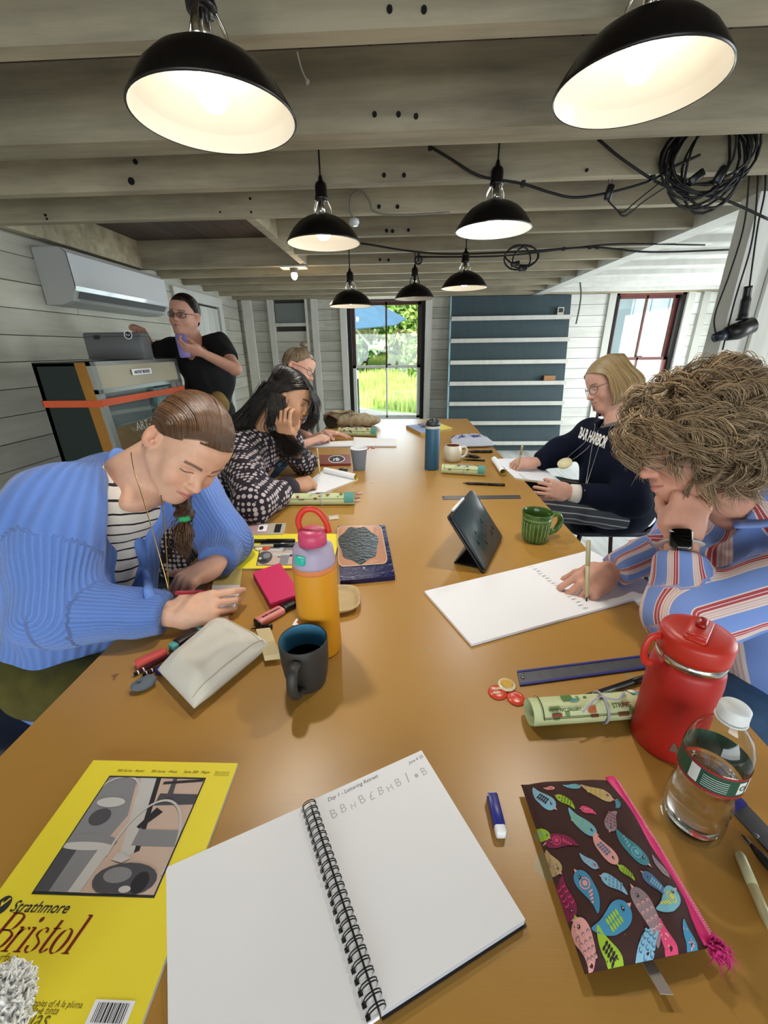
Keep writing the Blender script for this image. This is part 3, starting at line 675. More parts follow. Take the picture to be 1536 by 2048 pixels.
# ---- head -------------------------------------------------------------------
class Head:
    def __init__(s, c, fwd, up, size=1.0):
        y = nrm(fwd); z = np.array(up, float); z = nrm(z - y * y.dot(z)); x = np.cross(y, z); s.R = np.array([x, y, z]).T; s.c = np.array(c, float); s.k = size
    def w(s, p): return s.c + s.k * (np.asarray(p, float) @ s.R.T)
    def loc(s, P): return (np.asarray(P) - s.c) @ s.R / s.k
def head_field(H, vox, neck_to, neck_r=.052, jaw=1.0, smile=0.0, nose=1.0, full=1.0):
    k = H.k; lo = H.c - .19 * k; hi = H.c + .19 * k; nt = np.array(neck_to, float); lo = np.minimum(lo, nt - .07); hi = np.maximum(hi, nt + .07)
    f = Fld(lo, hi, vox); R = H.R
    E = lambda c, r, kk=.02, op='add', rr=None: f.ell(H.w(c), np.array([r] * 3 if np.isscalar(r) else r) * k, R if rr is None else R @ rr, kk * k, op)
    K = lambda a, b, ra, rb, kk=.02, op='add', n=None, fl=1: f.cone(H.w(a), H.w(b), ra * k, rb * k, kk * k, op, None if n is None else R @ np.array(n), fl)
    E((0, -.012, .030), (.074, .094, .086), .0)
    E((0, .030, -.028), (.060 * full, .058, .082), .03)
    E((0, .040, .048), (.056, .046, .048), .03)
    for sx in (-1, 1):
        K((sx * .052 * jaw, .0, -.045), (sx * .014, .060, -.096), .022 * full, .018, .028)
        E((sx * .034, .060, -.036), (.024 * full, .022, .024), .022)
        E((sx * .045, .045, -.005), (.016, .022, .016), .02)
    E((0, .066, -.100), (.020, .018, .015), .018)
    if full > 1.05: E((0, .035, -.105), (.040, .040, .022), .03)
    E((0, .076, -.062), (.024, .016, .026), .018)
    for sx in (-1, 1):
        K((sx * .046, .064, .016), (sx * .014, .082, .013), .008, .009, .014)
        E((sx * .031, .094, -.002), (.017, .014, .012), .014, 'sub')
        E((sx * .031, .0665, -.001), (.0150, .0135, .0125), .004)
    K((0, .080, .010), (0, .099, -.028), .0075, .0095 * nose, .012)
    E((0, .104, -.031), (.0095 * nose, .010, .0085), .008)
    for sx in (-1, 1):
        E((sx * .0115, .093, -.034), (.0068, .009, .007), .006)
        E((sx * .0065, .101, -.0415), (.0028, .004, .003), .003, 'sub')
    sm = smile * .006
    for sx in (-1, 1):
        K((sx * .003, .0925, -.0575), (sx * .021, .082, -.0615 + sm), .0055, .0025, .006)
        K((sx * .000, .0915, -.0680), (sx * .019, .081, -.0625 + sm), .0068, .003, .006)
        K((sx * .001, .099, -.0625), (sx * .022, .086, -.0615 + sm), .0013, .0010, .003, 'sub')
    for sx in (-1, 1):
        er = rotz(sx * .35) @ rotx(-.15)
        E((sx * .079, -.012, -.006), (.0080, .0195, .033), .005, 'add', er)
        E((sx * .089, -.007, .000), (.0095, .0115, .022), .003, 'sub', er)
        E((sx * .082, .003, -.010), (.004, .005, .007), .003, 'add')
    f.cone(H.w((0, -.028, -.055)), nt, .052 * k, neck_r, .03 * k)
    return f
def hairline(x, y):
    return np.clip(.079 - np.maximum(0, .072 - y) * .86 - np.maximum(0, x - .045) * .30, .014, .2)
def hair_cap(H, m, parent, r=(.0775, .0955, .0885), c=(0, -.014, .030), vox=.004, low=-.062, hl=0.0, back=-.030, name='hair_cap'):
    f = Fld(H.c - .17 * H.k, H.c + .17 * H.k, vox * H.k); f.ell(H.w(c), np.array(r) * H.k, H.R, 0); G = np.stack(np.meshgrid(*f.ax, indexing='ij'), -1); L = H.loc(G.reshape(-1, 3)); x, y, z = np.abs(L[:, 0]), L[:, 1], L[:, 2]
    a = hairline(x, y) + hl - z; b = np.maximum(y - back, low - z); d = np.minimum(a, b).reshape(f.F.shape).astype(np.float32) * H.k; f.F = np.maximum(f.F, d); return fobj(name, f, m, parent)[0]
def head_color(H, skin, hair, lips=(.45, .16, .13), browc=None, scalp=True, cheek=.25):
    skin = np.array(skin); hair = np.array(hair); lips = np.array(lips); browc = hair * .6 if browc is None else np.array(browc)
    def fn(V):
        L = H.loc(V); x, y, z = np.abs(L[:, 0]), L[:, 1], L[:, 2]; c = np.tile(skin, (len(V), 1))
        def blend(m, col): nonlocal c; m = np.clip(m, 0, 1)[:, None]; c = c * (1 - m) + col * m
        front = y > .04
        blend(np.exp(-((x - .040) ** 2 / .0005 + (z + .036) ** 2 / .0004)) * cheek * front, skin * [1.05, .72, .66])
        blend(np.exp(-(x ** 2 / .0002 + (z + .033) ** 2 / .0002)) * .3 * (y > .09), skin * [1.05, .75, .7])
        lipz = -.0625; m = (x < .0235) & front & (y > .07)
        h = np.where(z > lipz, .0095 - x * .28, .0115 - x * .42); blend(m * np.clip((h - np.abs(z - lipz)) / .0025, 0, 1) * .85, lips)
        blend(m * np.clip((.0012 - np.abs(z - lipz)) / .001, 0, 1) * .8, lips * .3)
        bz = .0215 - (x - .030) ** 2 * 7; blend(((x > .012) & (x < .049) & front) * np.clip((.0048 - np.abs(z - bz)) / .002, 0, 1) * .85, browc)
        ez = -.0065 + (x - .031) ** 2 * 18; blend(((x > .016) & (x < .046) & (y > .055)) * np.clip((.0020 - np.abs(z - ez)) / .001, 0, 1) * .92, np.array([.02, .012, .01]))
        ez2 = .007 - (x - .031) ** 2 * 14; blend(((x > .018) & (x < .045) & (y > .055)) * np.clip((.0012 - np.abs(z - ez2)) / .001, 0, 1) * .4, skin * .45)
        blend(np.clip((x - .074) / .006, 0, 1) * (np.abs(y + .012) < .03) * .35, skin * [1.15, .72, .62])
        if scalp:
            hl = np.clip((z - hairline(x, y)) / .005, 0, 1); back = np.clip((-.036 - y) / .006, 0, 1) * (z > -.070)
            blend(np.maximum(np.clip((z - hairline(x, y) - .001) / .004, 0, 1), np.clip((-.040 - y) / .004, 0, 1) * (z > -.066)) * (x < .2), hair)
        return c
    return fn
# ---- hand -------------------------------------------------------------------
def hand_field(f, wrist, fdir, dors, side, curls, thumb, size=1.0, k=.004, spread=1.0, fore=None, fr=(.026, .036)):
    """side +1: thumb on +x where x = fdir x dorsal. curls: 4 x (mcp,pip,dip) radians; thumb: dict(out, fwd, palm, bend)"""
    y = nrm(fdir); z = np.array(dors, float); z = nrm(z - y * y.dot(z)); x = np.cross(y, z) * side; R = np.array([x, y, z]).T; W0 = np.array(wrist, float); s = size
    w_ = lambda p: W0 + s * (R @ np.array(p, float)); tips = []
    f.cone(w_((0, .0, 0)), w_((.0, .03, 0)), .026 * s, .032 * s, .012, n=z, fl=.62)
    f.boxp(w_((.002, .050, 0)), np.array([.038, .042, .0125]) * s, R, .011 * s, .014)
    f.ell(w_((.028, .032, -.010)), np.array([.018, .028, .014]) * s, R, .012)
    f.ell(w_((-.026, .034, -.008)), np.array([.013, .032, .012]) * s, R, .010)
    base = [(.030, .089, 0), (.010, .093, .001), (-.011, .090, 0), (-.030, .083, -.002)]
    ln = [(.041, .025, .020), (.045, .029, .021), (.042, .027, .020), (.033, .020, .018)]; rd = [.0088, .0090, .0085, .0075]; sp = [.10, .02, -.06, -.15]
    for i in range(4):
        p = np.array(base[i], float); an = 0.0; sa = sp[i] * spread; r = rd[i] * s; f.ell(w_(p - [0, .004, 0]), np.array([.0100, .011, .0105]) * s, R, .007)
        for j in range(3):
            an += curls[i][j]; d = np.array([math.sin(sa) * math.cos(an), math.cos(sa) * math.cos(an), -math.sin(an)]); q = p + d * ln[i][j]
            f.cone(w_(p), w_(q), r * (1 - .08 * j), r * (1 - .08 * (j + 1)), k if j == 0 else .003); p = q
        tips.append(w_(p))
    p = np.array([.024, .022, -.006]); o, fw, pl, bd = thumb; d = nrm([math.sin(o), math.cos(o) * fw, -pl]); q = p + d * .044
    f.cone(w_(p), w_(q), .0145 * s, .0115 * s, .010); d2 = nrm(d + np.array([-bd * .8, bd * .2, -bd * .25])); q2 = q + d2 * .032; f.cone(w_(q), w_(q2), .0108 * s, .0098 * s, .004)
    d3 = nrm(d2 + np.array([-bd * .6, bd * .3, -bd * .1])); q3 = q2 + d3 * .022; f.cone(w_(q2), w_(q3), .0100 * s, .0082 * s, .003); tips.append(w_(q3))
    if fore is not None:
        e = np.array(fore, float); f.cone(w_((0, .005, 0)), e, fr[0] * s, fr[1] * s, .012, n=z, fl=.78)
    return tips, R
def make_hand(name, parent, m, wrist, fdir, dors, side, curls, thumb, size=.95, vox=.0022, fore=None, fr=(.026, .036), spread=1., color=None, rel=1):
    pts = [np.array(wrist) - .06, np.array(wrist) + .06, np.array(wrist) + nrm(fdir) * .2 * size - .07, np.array(wrist) + nrm(fdir) * .2 * size + .07]
    if fore is not None: pts += [np.array(fore) - .06, np.array(fore) + .06]
    f = Fld(np.min(pts, 0), np.max(pts, 0), vox); tips, R = hand_field(f, wrist, fdir, dors, side, curls, thumb, size, spread=spread, fore=fore, fr=fr)
    V, Q = f.mesh(); V = relax(V, Q, rel); return V, Q, tips, R
CURL = lambda *a: [(x, y, z) for x, y, z in a]
REST = CURL((.35, .45, .25), (.4, .5, .3), (.45, .55, .3), (.5, .55, .3))
PEN = CURL((.75, .75, .35), (.95, .85, .4), (1.15, 1.0, .5), (1.25, 1.1, .5)); PENT = (.55, .75, .75, .35)
GRIP = CURL((.7, .8, .5), (.75, .85, .5), (.8, .9, .5), (.85, .9, .5))
FLATH = CURL((.12, .18, .1), (.12, .18, .1), (.15, .2, .1), (.2, .2, .1))
# ---- hair strands -----------------------------------------------------------
def strands(name, H, guides, n, m, parent, rad=.0011, K=14, jit=.004, seed=1, ell=None, off=.004, wave=0, wfreq=3, mirror=False, lenvar=0, closed=False, nh=3):
    """guides: (G, P, 3) head-local control points; strands interpolate between neighbouring guides"""
    g = np.random.default_rng(seed); G = np.array([smooth_path(q, 6) for q in guides]); T = np.linspace(0, 1, K); src = np.linspace(0, 1, G.shape[1])
    G = np.stack([np.stack([np.interp(T, src, q[:, d]) for d in range(3)], 1) for q in G]); ng = len(G)
    u = g.random(n) * (ng if closed else ng - 1); i = u.astype(int) % ng; j = (i + 1) % ng if closed else np.minimum(i + 1, ng - 1); t = (u - u.astype(int))[:, None, None]
    P = G[i] * (1 - t) + G[j] * t
    P += g.normal(0, jit, (n, 1, 3)) * np.linspace(.4, 1, K)[None, :, None]
    if wave: ph = g.random((n, 1)) * 6.28; P[:, :, 2] += wave * np.sin(T * wfreq * 6.28 + ph) * T; P[:, :, 0] += wave * np.cos(T * wfreq * 5.1 + ph) * T
    if ell is not None:
        c, r = np.array(ell[0]), np.array(ell[1]); q = (P - c) / r; L = np.linalg.norm(q, axis=2, keepdims=True); o = (off * g.random((n, 1, 1)) + .001) / r.mean(); tgt = 1 + o
        P = np.where(L < tgt, c + q / L * tgt * r, P)
    if lenvar: P = P[:, 0:1] + (P - P[:, 0:1]) * (1 - lenvar * g.random((n, 1, 1)))
    if mirror: M2 = P.copy(); M2[:, :, 0] *= -1; P = np.vstack([P, M2])
    return strand_mesh(name, H.w(P.reshape(-1, 3)).reshape(P.shape), m, parent, rad * H.k, nh)
def strand_mesh(name, P, m, parent, rad, nh=3, taper=True):
    n, K = P.shape[:2]; t = np.gradient(P, axis=1); t /= np.linalg.norm(t, axis=2, keepdims=True) + 1e-12
    r0 = np.array([.3, .5, .81]); u = np.cross(t, r0); u /= np.linalg.norm(u, axis=2, keepdims=True) + 1e-9; v = np.cross(t, u)
    tt = np.linspace(0, 1, K); r = rad * (np.minimum(np.minimum(1, 2.2 * (1 - tt)), .25 + 6 * tt) * .85 + .15 if taper else np.ones(K)); r = r[None, :, None]
    ring = [P + r * (math.cos(a) * u + math.sin(a) * v) for a in [2 * PI * k / nh for k in range(nh)]]; V = np.stack(ring, 2).reshape(-1, 3)
    b = (np.arange(n)[:, None] * K + np.arange(K - 1)[None, :]).reshape(-1) * nh; Q = []
    for k in range(nh): k2 = (k + 1) % nh; Q.append(np.c_[b + k, b + k2, b + nh + k2, b + nh + k])
    me = mesh_of(name, V - org(parent), np.vstack(Q), m, smooth=True)
    tv = np.repeat(np.random.default_rng(3).random(n), K * nh); add_attr(me, 'lock', tv, 'FLOAT')
    o = bpy.data.objects.new(name, me); C.objects.link(o); o.parent = parent; ORG[o.name] = org(parent); return o
HLP = [(0, .0845, .078), (.022, .081, .078), (.040, .070, .072), (.056, .052, .055), (.068, .030, .038), (.076, .004, .022), (.080, -.022, .016), (.076, -.042, -.012), (.062, -.064, -.042), (.036, -.088, -.060), (.010, -.098, -.064)]
def pulled(H, knot, m, parent, n=1600, rad=.0013, seed=4, rise=.006, sc=1.0, jit=.0012):
    g = []; knot = np.array(knot, float)
    for q in HLP:
        q = np.array(q) * [sc, sc, sc]; lz = np.array([0, 0, 1.0]) * np.clip(q[2] / .078, 0, 1) * (.075 if knot[2] < .1 else .03); mid1 = q * .72 + knot * .28 + lz; mid2 = q * .35 + knot * .65 + lz; m3 = (q * .35 + knot * .65) * .4 + knot * .6 + lz * .45; c = np.array([0, -.014, .03]); o = lambda v: c + (v - c) / np.linalg.norm((v - c) / [.0785, .0965, .0895]) * 1.0
        mid1[0] = q[0] * .96; mid2[0] = q[0] * .6 + knot[0] * .4
        m3[0] = mid2[0] * .5 + knot[0] * .5; g.append([q, o(mid1), o(mid2), o(m3), knot])
    return strands('hair', H, g, n, m, parent, rad, 16, jit, seed, ((0, -.014, .030), (.0785, .0965, .0895)), .004, mirror=True)
# ---- people materials -------------------------------------------------------
def skin_mat(name):
    m = bpy.data.materials.new(name); m.use_nodes = True; N = NT(m); a = N.n('Attribute', attribute_name='tint')
    v = N.coord(); f = N.noise(v, 60, 3); hs = N.n('HueSaturation'); N.l(a.outputs['Color'], hs.inputs['Color']); N.l(N.math('ADD', N.math('MULTIPLY', f, .25), .87), hs.inputs['Value'])
    N.l(hs.outputs[0], N.b.inputs['Base Color']); N.b.inputs['Roughness'].default_value = .52
    N.b.inputs['Subsurface Weight'].default_value = .12; N.b.inputs['Subsurface Radius'].default_value = (.01, .004, .002); N.b.inputs['Subsurface Scale'].default_value = .5
    N.bump(N.noise(v, 420, 3), .12, .0006); return m
M_skin = skin_mat('skin')
def hair_mat(name, c1, c2, rough=.42, c3=None):
    m = bpy.data.materials.new(name); m.use_nodes = True; N = NT(m); a = N.n('Attribute', attribute_name='lock')
    st = [(0, srgb(c1)), (1, srgb(c2))] if c3 is None else [(0, srgb(c1)), (.55, srgb(c2)), (1, srgb(c3))]
    N.l(N.ramp(a.outputs['Fac'], st), N.b.inputs['Base Color']); N.b.inputs['Roughness'].default_value = rough; N.b.inputs['Specular IOR Level'].default_value = .5; return m
def knit_mat(name, c, freq=60, rscale=.11, depth=.5, c2=None, rough=.9):
    """ribs running along the limb; attribute limb=(along,cos,sin)"""
    m = bpy.data.materials.new(name); m.use_nodes = True; N = NT(m); a = N.n('Attribute', attribute_name='limb'); s = N.n('SeparateXYZ'); N.l(a.outputs['Vector'], s.inputs[0])
    ang = N.math('ARCTAN2', s.outputs[2], s.outputs[1]); rib = N.math('SINE', N.math('MULTIPLY', ang, freq)); rib = N.math('ADD', N.math('MULTIPLY', rib, .5), .5)
    v = N.coord(); fz = N.noise(v, 300, 3); N.l(N.mix(N.math('MULTIPLY', N.math('SUBTRACT', 1.0, rib), .45), srgb(c), srgb(c2 or c)), N.b.inputs['Base Color'])
    h = N.math('ADD', rib, N.math('MULTIPLY', fz, .5)); N.bump(h, depth, .004); N.b.inputs['Roughness'].default_value = rough; N.b.inputs['Sheen Weight'].default_value = .2 if depth else 0; N.b.inputs['Specular IOR Level'].default_value = .5 if depth else .15; return m
# ================================================================ people
def cv(x, y, z): return CM.T @ nrm([x, y, z])          # camera-like direction (right, down, away) -> world direction
A3 = lambda *a: np.array(a, float)
def wrinkle(V, amp, freq, seed=0, n=None):
    g = np.random.default_rng(seed); s = np.zeros(len(V))
    for i in range(7):
        k = g.normal(0, 1, 3); k = k / np.linalg.norm(k) * freq * g.uniform(.5, 1.9); s += np.sin(V @ k + g.uniform(0, 6.3) + 1.8 * np.sin(V @ (k[[1, 2, 0]] * .6))) / (1 + i * .35)
    return amp * s / 2.2
def garment(name, parent, m, prims, lo, hi, vox=.009, bones=None, wr=(.004, 26), cuts=(), rel=2, seed=0, label=None, off=0):
    f = Fld(lo, hi, vox)
    for p in prims:
        if p[0] == 'c': f.cone(p[1], p[2], p[3] + off, p[4] + off, p[5] if len(p) > 5 else .05, 'add', *(p[6:8] if len(p) > 7 else ()))
        elif p[0] == 'e': f.ell(p[1], np.array(p[2]) + off, p[3] if len(p) > 3 else None, p[4] if len(p) > 4 else .05)
    if wr[0]:
        pts = np.stack(np.meshgrid(*f.ax, indexing='ij'), -1) if False else None
    for c in cuts:
        if c[0] == 'c': f.cone(c[1], c[2], c[3], c[4], c[5], 'sub')
        elif c[0] == 'b': f.boxp(c[1], c[2], c[3], .003, .004, 'sub')
        elif c[0] == 'h': f.half(c[1], c[2])
    V, Q = f.mesh(); V = relax(V, Q, rel); n = f.grad(V)
    if wr[0]: V = V + n * wrinkle(V, wr[0], wr[1], seed)[:, None]
    me = mesh_of(name, V - org(parent), Q, m, smooth=True)
    if bones: add_attr(me, 'limb', bone_coords(V, bones), 'FLOAT_VECTOR')
    o = bpy.data.objects.new(name, me); C.objects.link(o); o.parent = parent; ORG[o.name] = org(parent)
    if label: o['label'] = label
    return o, V, Q
def bvh_of(o, V, Q): return BVHTree.FromPolygons(V.tolist(), Q.tolist())
def hit(b, px, py, lift=0.0):
    r = CM.T @ np.array([px - 768, py - 1024, FPX]); r = r / np.linalg.norm(r)
    h = b.ray_cast(Vector(CAMP), Vector(r))
    if h[0] is None: h = b.find_nearest(Vector(at(px, py, d=1.0)))
    return np.array(h[0]) + np.array(h[1]) * lift if False else np.array(h[0]) - r * lift
def cuff_cut(elbow, wrist, at_, h=.055):
    """box that trims a sleeve past the point at_ (0..1 from elbow to wrist)"""
    e = np.array(elbow, float); w_ = np.array(wrist, float); d = nrm(w_ - e); p = e + (w_ - e) * at_ + d * h
    return ('b', p, (h + .02, h + .02, h), frame_from(d))
def body_mesh(parent, parts, tints, label=None):
    V = []; Q = []; T = []; k = 0
    for (v, q), t in zip(parts, tints):
        V.append(v); Q.append(q + k); k += len(v); T.append(t(v) if callable(t) else np.tile(t, (len(v), 1)))
    V = np.vstack(V); me = mesh_of('body', V - org(parent), np.vstack(Q), M_skin, smooth=True); add_attr(me, 'tint', np.c_[np.vstack(T), np.ones(len(V))], 'FLOAT_COLOR')
    o = bpy.data.objects.new('body', me); C.objects.link(o); o.parent = parent; ORG[o.name] = org(parent); return o
def core(prims, lo, hi, vox=.012):
    f = Fld(lo, hi, vox)
    for p in prims: f.cone(p[0], p[1], p[2], p[3], .05)
    V, Q = f.mesh(); return relax(V, Q, 2), Q
def legs(parent, m, hips, knees, feet, shoe, rt=.085, rk=.058, ra=.042):
    lo = np.min(np.vstack([hips, knees, feet]), 0) - .2; hi = np.max(np.vstack([hips, knees, feet]), 0) + .2; pr = [('e', np.mean(hips, 0), (.16, .17, .12))]
    for h, k, f in zip(hips, knees, feet): pr += [('c', h, k, rt, rk + .012, .05), ('c', k, f, rk, ra, .03)]
    garment('trousers', parent, m, pr, lo, hi, .012, wr=(.004, 30), seed=5)
    for f, k in zip(feet, knees):
        d = nrm(A3(k[0] - parent.location[0], k[1] - parent.location[1], 0)); o = np.array(f) - [0, 0, .0]
        g = Fld(o - .2, o + .2, .006); g.cone(o + [0, 0, -.02], o + d * .15 + [0, 0, -.035], .040, .036, .02).half((0, 0, .004), (0, 0, -1))
        fobj('shoe', g, shoe, parent)
def glasses(H, parent, m, r=(.024, .017), lens=None, dz=0):
    y = .0985; P = []
    LR = []
    for sx in (-1, 1):
        a = np.linspace(0, 2 * PI, 20, endpoint=False); ring = np.c_[sx * .033 + r[0] * np.cos(a) * (1 - .1 * np.sin(a)), y - .012 * (np.abs(np.cos(a) * r[0] * sx + .033 * 1) / .05) ** 2, -.004 + dz + r[1] * np.sin(a)]
        P.append(tube(H.w(ring), .0014 * H.k, 6, closed=True)); P.append(tube(H.w([(sx * .057, y - .014, .004 + dz), (sx * .078, .05, .006 + dz), (sx * .080, -.015, .002)]), .0016 * H.k, 6))
        LR.append(H.w(ring))
    P.append(tube(H.w([(-.010, y, -.001 + dz), (0, y + .004, .002 + dz), (.010, y, -.001 + dz)]), .0014 * H.k, 6))
    o = obj('spectacles', P, m, parent, True)
    if lens:
        for r_ in LR: obj('lens', (r_, [tuple(range(20))]), lens, o)
    return o
def pen(name, tip, dirn, L, r, m, label, capm=None, tipm=None, capf=.38, group=None, cat='pen'):
    tip = np.array(tip, float); d = nrm(dirn); R = frame_from(d); t = thing(name, label, cat, tip, group)
    T = lambda g: (np.asarray(g[0]) @ R.T + tip, g[1])
    obj('barrel', T(lathe([(r * .45, .012), (r * .9, .022), (r, .03), (r, L * (1 - capf))], n=14)), m, t, True)
    obj('cap', T(lathe([(r * 1.06, L * (1 - capf)), (r * 1.06, L - .003), (r * .8, L)], n=14)), capm or m, t, True)
    obj('tip', T(lathe([(.0004, 0), (r * .25, .003), (r * .45, .012)], n=10)), tipm or M_tip, t, True)
    return t
M_tip = mat('pen_tip', '2a2a2a', .4); M_cream = mat('cream_pen', 'b5ae86', .4); M_blackpl = mat('black_plastic', '131313', .35); M_lens = mat('clear_lens', 'ffffff', .05, alpha=.12)
M_denim = mat('denim', '35506f', .9, var=.3, vscale=30, bump=.4, bscale=300); M_darkfab = mat('dark_trousers', '15171c', .9, var=.2); M_shoe = mat('dark_shoe', '1a1918', .6)
M_olive = mat('olive_corduroy', '4f4a16', .95, var=.35, vscale=18, bump=.4, bscale=90)
L_skin = np.array([.62, .36, .255]); D_skin = np.array([.40, .215, .125]); R_skin = np.array([.58, .32, .24])
# ---------------------------------------------------------------- P1: woman in blue cardigan
def person_1():
    p = thing('person', 'person in a blue ribbed cardigan and striped shirt writing at the near left', 'person', (-.93, .86, .0))
    H = Head(at(377, 893, d=.945), cv(.50, .80, -.36), cv(.75, -.58, -.36), 1.0)
    N0 = A3(-.655, .945, 1.055)
    sk, hc = L_skin * [1.06, 1.06, 1.03], srgb('4a3222')[:3]
    f = head_field(H, .0022, N0 + [-.015, 0, -.03], .056, smile=1.0)
    f.cone(H.w((0, -.03, -.06)), N0 + [-.02, -.01, -.02], .048, .054, .03)
    f.ell(N0 + [.0, -.02, -.06], (.075, .09, .04), k=.04)
    hd = f.mesh(); hd = (relax(*hd, 1), hd[1])
    Rs, Ls = A3(-.745, .80, .995), A3(-.625, 1.09, .985)
    Re, Le = at(112, 1222, z=.815), at(448, 1085, z=.81)
    Rw, Lw = at(350, 1228, z=.790), at(432, 1128, z=.812)
    rh = make_hand('h', p, M_skin, Rw, at(445, 1212, z=.795) - Rw, A3(-.1, -.85, .5), -1, CURL((.50, .55, .2), (.70, .75, .3), (.85, .85, .4), (.95, .9, .4)), (.12, 1.0, .35, .05), .95, .0022, spread=.3, fore=Re + [.02, 0, 0], fr=(.027, .034))
    lh = make_hand('h', p, M_skin, Lw, at(352, 1172, z=.80) - Lw, A3(-.15, -.15, 1), 1, CURL((.75, 1.0, .5), (.85, 1.05, .5), (.9, 1.05, .5), (.95, 1.0, .5)), (.75, .8, .1, -.1), .98, .0022, fore=Le, fr=(.027, .034))
    tor = core([(A3(-.93, .86, .52), A3(-.76, .92, .90), .09, .07), (Rs, Ls, .035, .035), (Rs, Re, .04, .035), (Ls, Le, .04, .035)], (-1.2, .5, .3), (-.3, 1.3, 1.2))
    body_mesh(p, [hd, rh[:2], lh[:2], tor], [head_color(H, sk, np.array(hc), lips=(.50, .17, .15), browc=(.10, .05, .03)), sk, sk, sk])
    B0, B1 = A3(-.90, .88, .62), A3(-.735, .925, .98); tf = nrm(A3(.90, -.42, .30))
    tors = [('c', A3(-.93, .87, .50), A3(-.83, .90, .78), .155, .145, .06), ('c', A3(-.83, .90, .78), A3(-.735, .925, .965), .15, .125, .08), ('c', Rs + [.02, .03, -.01], Ls + [0, -.04, -.01], .075, .075, .08)]
    cut = [('c', N0 + tf * .09 + [0, -.02, .05], A3(-.735, .88, .80) + tf * .135, .075, .07, .02), ('c', A3(-.735, .88, .80) + tf * .135, A3(-.80, .87, .50) + tf * .15, .07, .055, .02), ('e',)]
    cut = cut[:2]
    arms = [('c', Rs, Re, .088, .078, .06), ('c', Re, Rw, .070, .046, .035), ('c', Ls, Le, .080, .070, .05), ('c', Le, Lw, .066, .046, .03), ('c', Rs + [-.01, -.01, -.02], A3(-.84, .84, .72), .09, .10, .08)]
    rb = [(B0, B1 + [0, 0, .1], .17, 0, A3(-1, 0, 0)), ((Rs, Re, Rw), (.075, .055), A3(-1, 0, 0)), ((Ls, Le, Lw), (.07, .055), A3(-1, 0, 0))]
    o, V, Q = garment('cardigan', p, knit_mat('blue_ribbed_knit', '5f83cc', 46, depth=.7, c2='4767ad'), tors + arms, (-1.25, .45, .42), (-.28, 1.32, 1.2), .0075, rb, (.006, 34), cuts=cut + [('c', N0 + [.02, -.005, .06], N0 + [.03, -.01, .0], .075, .080, .015), cuff_cut(Re, Rw, .93), cuff_cut(Le, Lw, .92)], seed=3)
    bv = bvh_of(o, V, Q)
    band = smooth_path([hit(bv, *q, .004) for q in ((262, 893), (238, 903), (226, 930), (236, 975), (258, 1030), (280, 1090), (292, 1150), (300, 1192))], 6)
    obj('cardigan_band', tube(band, .017, 10, flat=.55, nh=(1, -1, .4)), MATS.get('band') or mat('band', '6386cc', .9, bump=.4, bscale=200), p, True)
    m = bpy.data.materials.new('striped_jersey'); m.use_nodes = True; K = NT(m); a = K.n('Attribute', attribute_name='limb'); s = K.n('SeparateXYZ'); K.l(a.outputs['Vector'], s.inputs[0])
    fr = K.math('FRACT', K.math('DIVIDE', K.math('ADD', s.outputs[0], K.math('MULTIPLY', K.noise(K.coord(), 14, 2), .012)), .0265)); st = K.math('LESS_THAN', fr, .17)
    K.l(K.mix(st, srgb('dedad2'), srgb('1d1b22')), K.b.inputs['Base Color']); K.b.inputs['Roughness'].default_value = .9
    garment('striped_shirt', p, m, tors, (-1.2, .5, .42), (-.4, 1.3, 1.15), .009, [(B0, B1 + [0, 0, .1], .17, 0, A3(-1, 0, 0))], (.003, 40), cuts=[('e',)] and [('c', N0 + [.02, -.01, .10], N0 + [.035, -.015, .018], .085, .080, .01)], off=-.016, seed=9, label='white shirt with dark stripes')
    # head hair: sleek, drawn back from a centre parting to a low tie
    hm = hair_mat('brown_hair', '3a2719', '6b4a30', .38)
    hair_cap(H, hm, p, (.0780, .0955, .0890), hl=.008); pulled(H, (.004, -.106, -.060), hm, p, 2400, .0012)
    # braid over the far shoulder with a green tie
    bp = smooth_path([H.w((-.01, -.10, -.06)), at(330, 940, d=1.06), at(352, 975, d=1.03), at(366, 1010, d=.99), at(369, 1036, d=.965)], 6)
    mesh = []
    for ph in (0, 2 * PI / 3, 4 * PI / 3):
        q = bp + np.array([.010 * math.cos(i * .9 + ph) * A3(1, 0, 0) + .010 * math.sin(i * .9 * 2 + ph) * A3(0, 1, .2) for i in range(len(bp))]); mesh.append(tube(q, .013, 8))
    obj('braid', mesh, hm, p, True)
    q = at(369, 1036, d=.962); obj('hair_tie', lathe([(.008, -.006), (.015, -.005), (.015, .005), (.008, .006)], q, 16), mat('green_tie', '2f9a63', .7), p, True)
    e = at(367, 1105, d=.95); P = np.array([smooth_path([q, q * .55 + e * .45 + RNG.normal(0, .009, 3), e + RNG.normal(0, .010, 3) + (q - e) * RNG.uniform(0, .12)], 5) for _ in range(420)]); strand_mesh('ponytail_end', P, hm, p, .0011)
    # necklace
    for k, (a, b, c_) in enumerate((((262, 905), (285, 985), (325, 1165)), ((345, 1000), (335, 1100), (338, 1168)))):
        pass
    pts = smooth_path([at(262, 905, d=.925), at(268, 940, d=.885), at(290, 1010, d=.862), at(310, 1080, d=.86), at(330, 1150, d=.865), at(337, 1180, d=.87)], 5)
    obj('necklace', [tube(pts, .0011, 5), tube(smooth_path([at(337, 1180, d=.87), at(334, 1120, d=.88), at(328, 1040, d=.89), at(322, 990, d=.90)], 5), .0011, 5)], mat('gold', 'b99a5c', .3, 1.0), p, True, label='thin gold chain necklace')
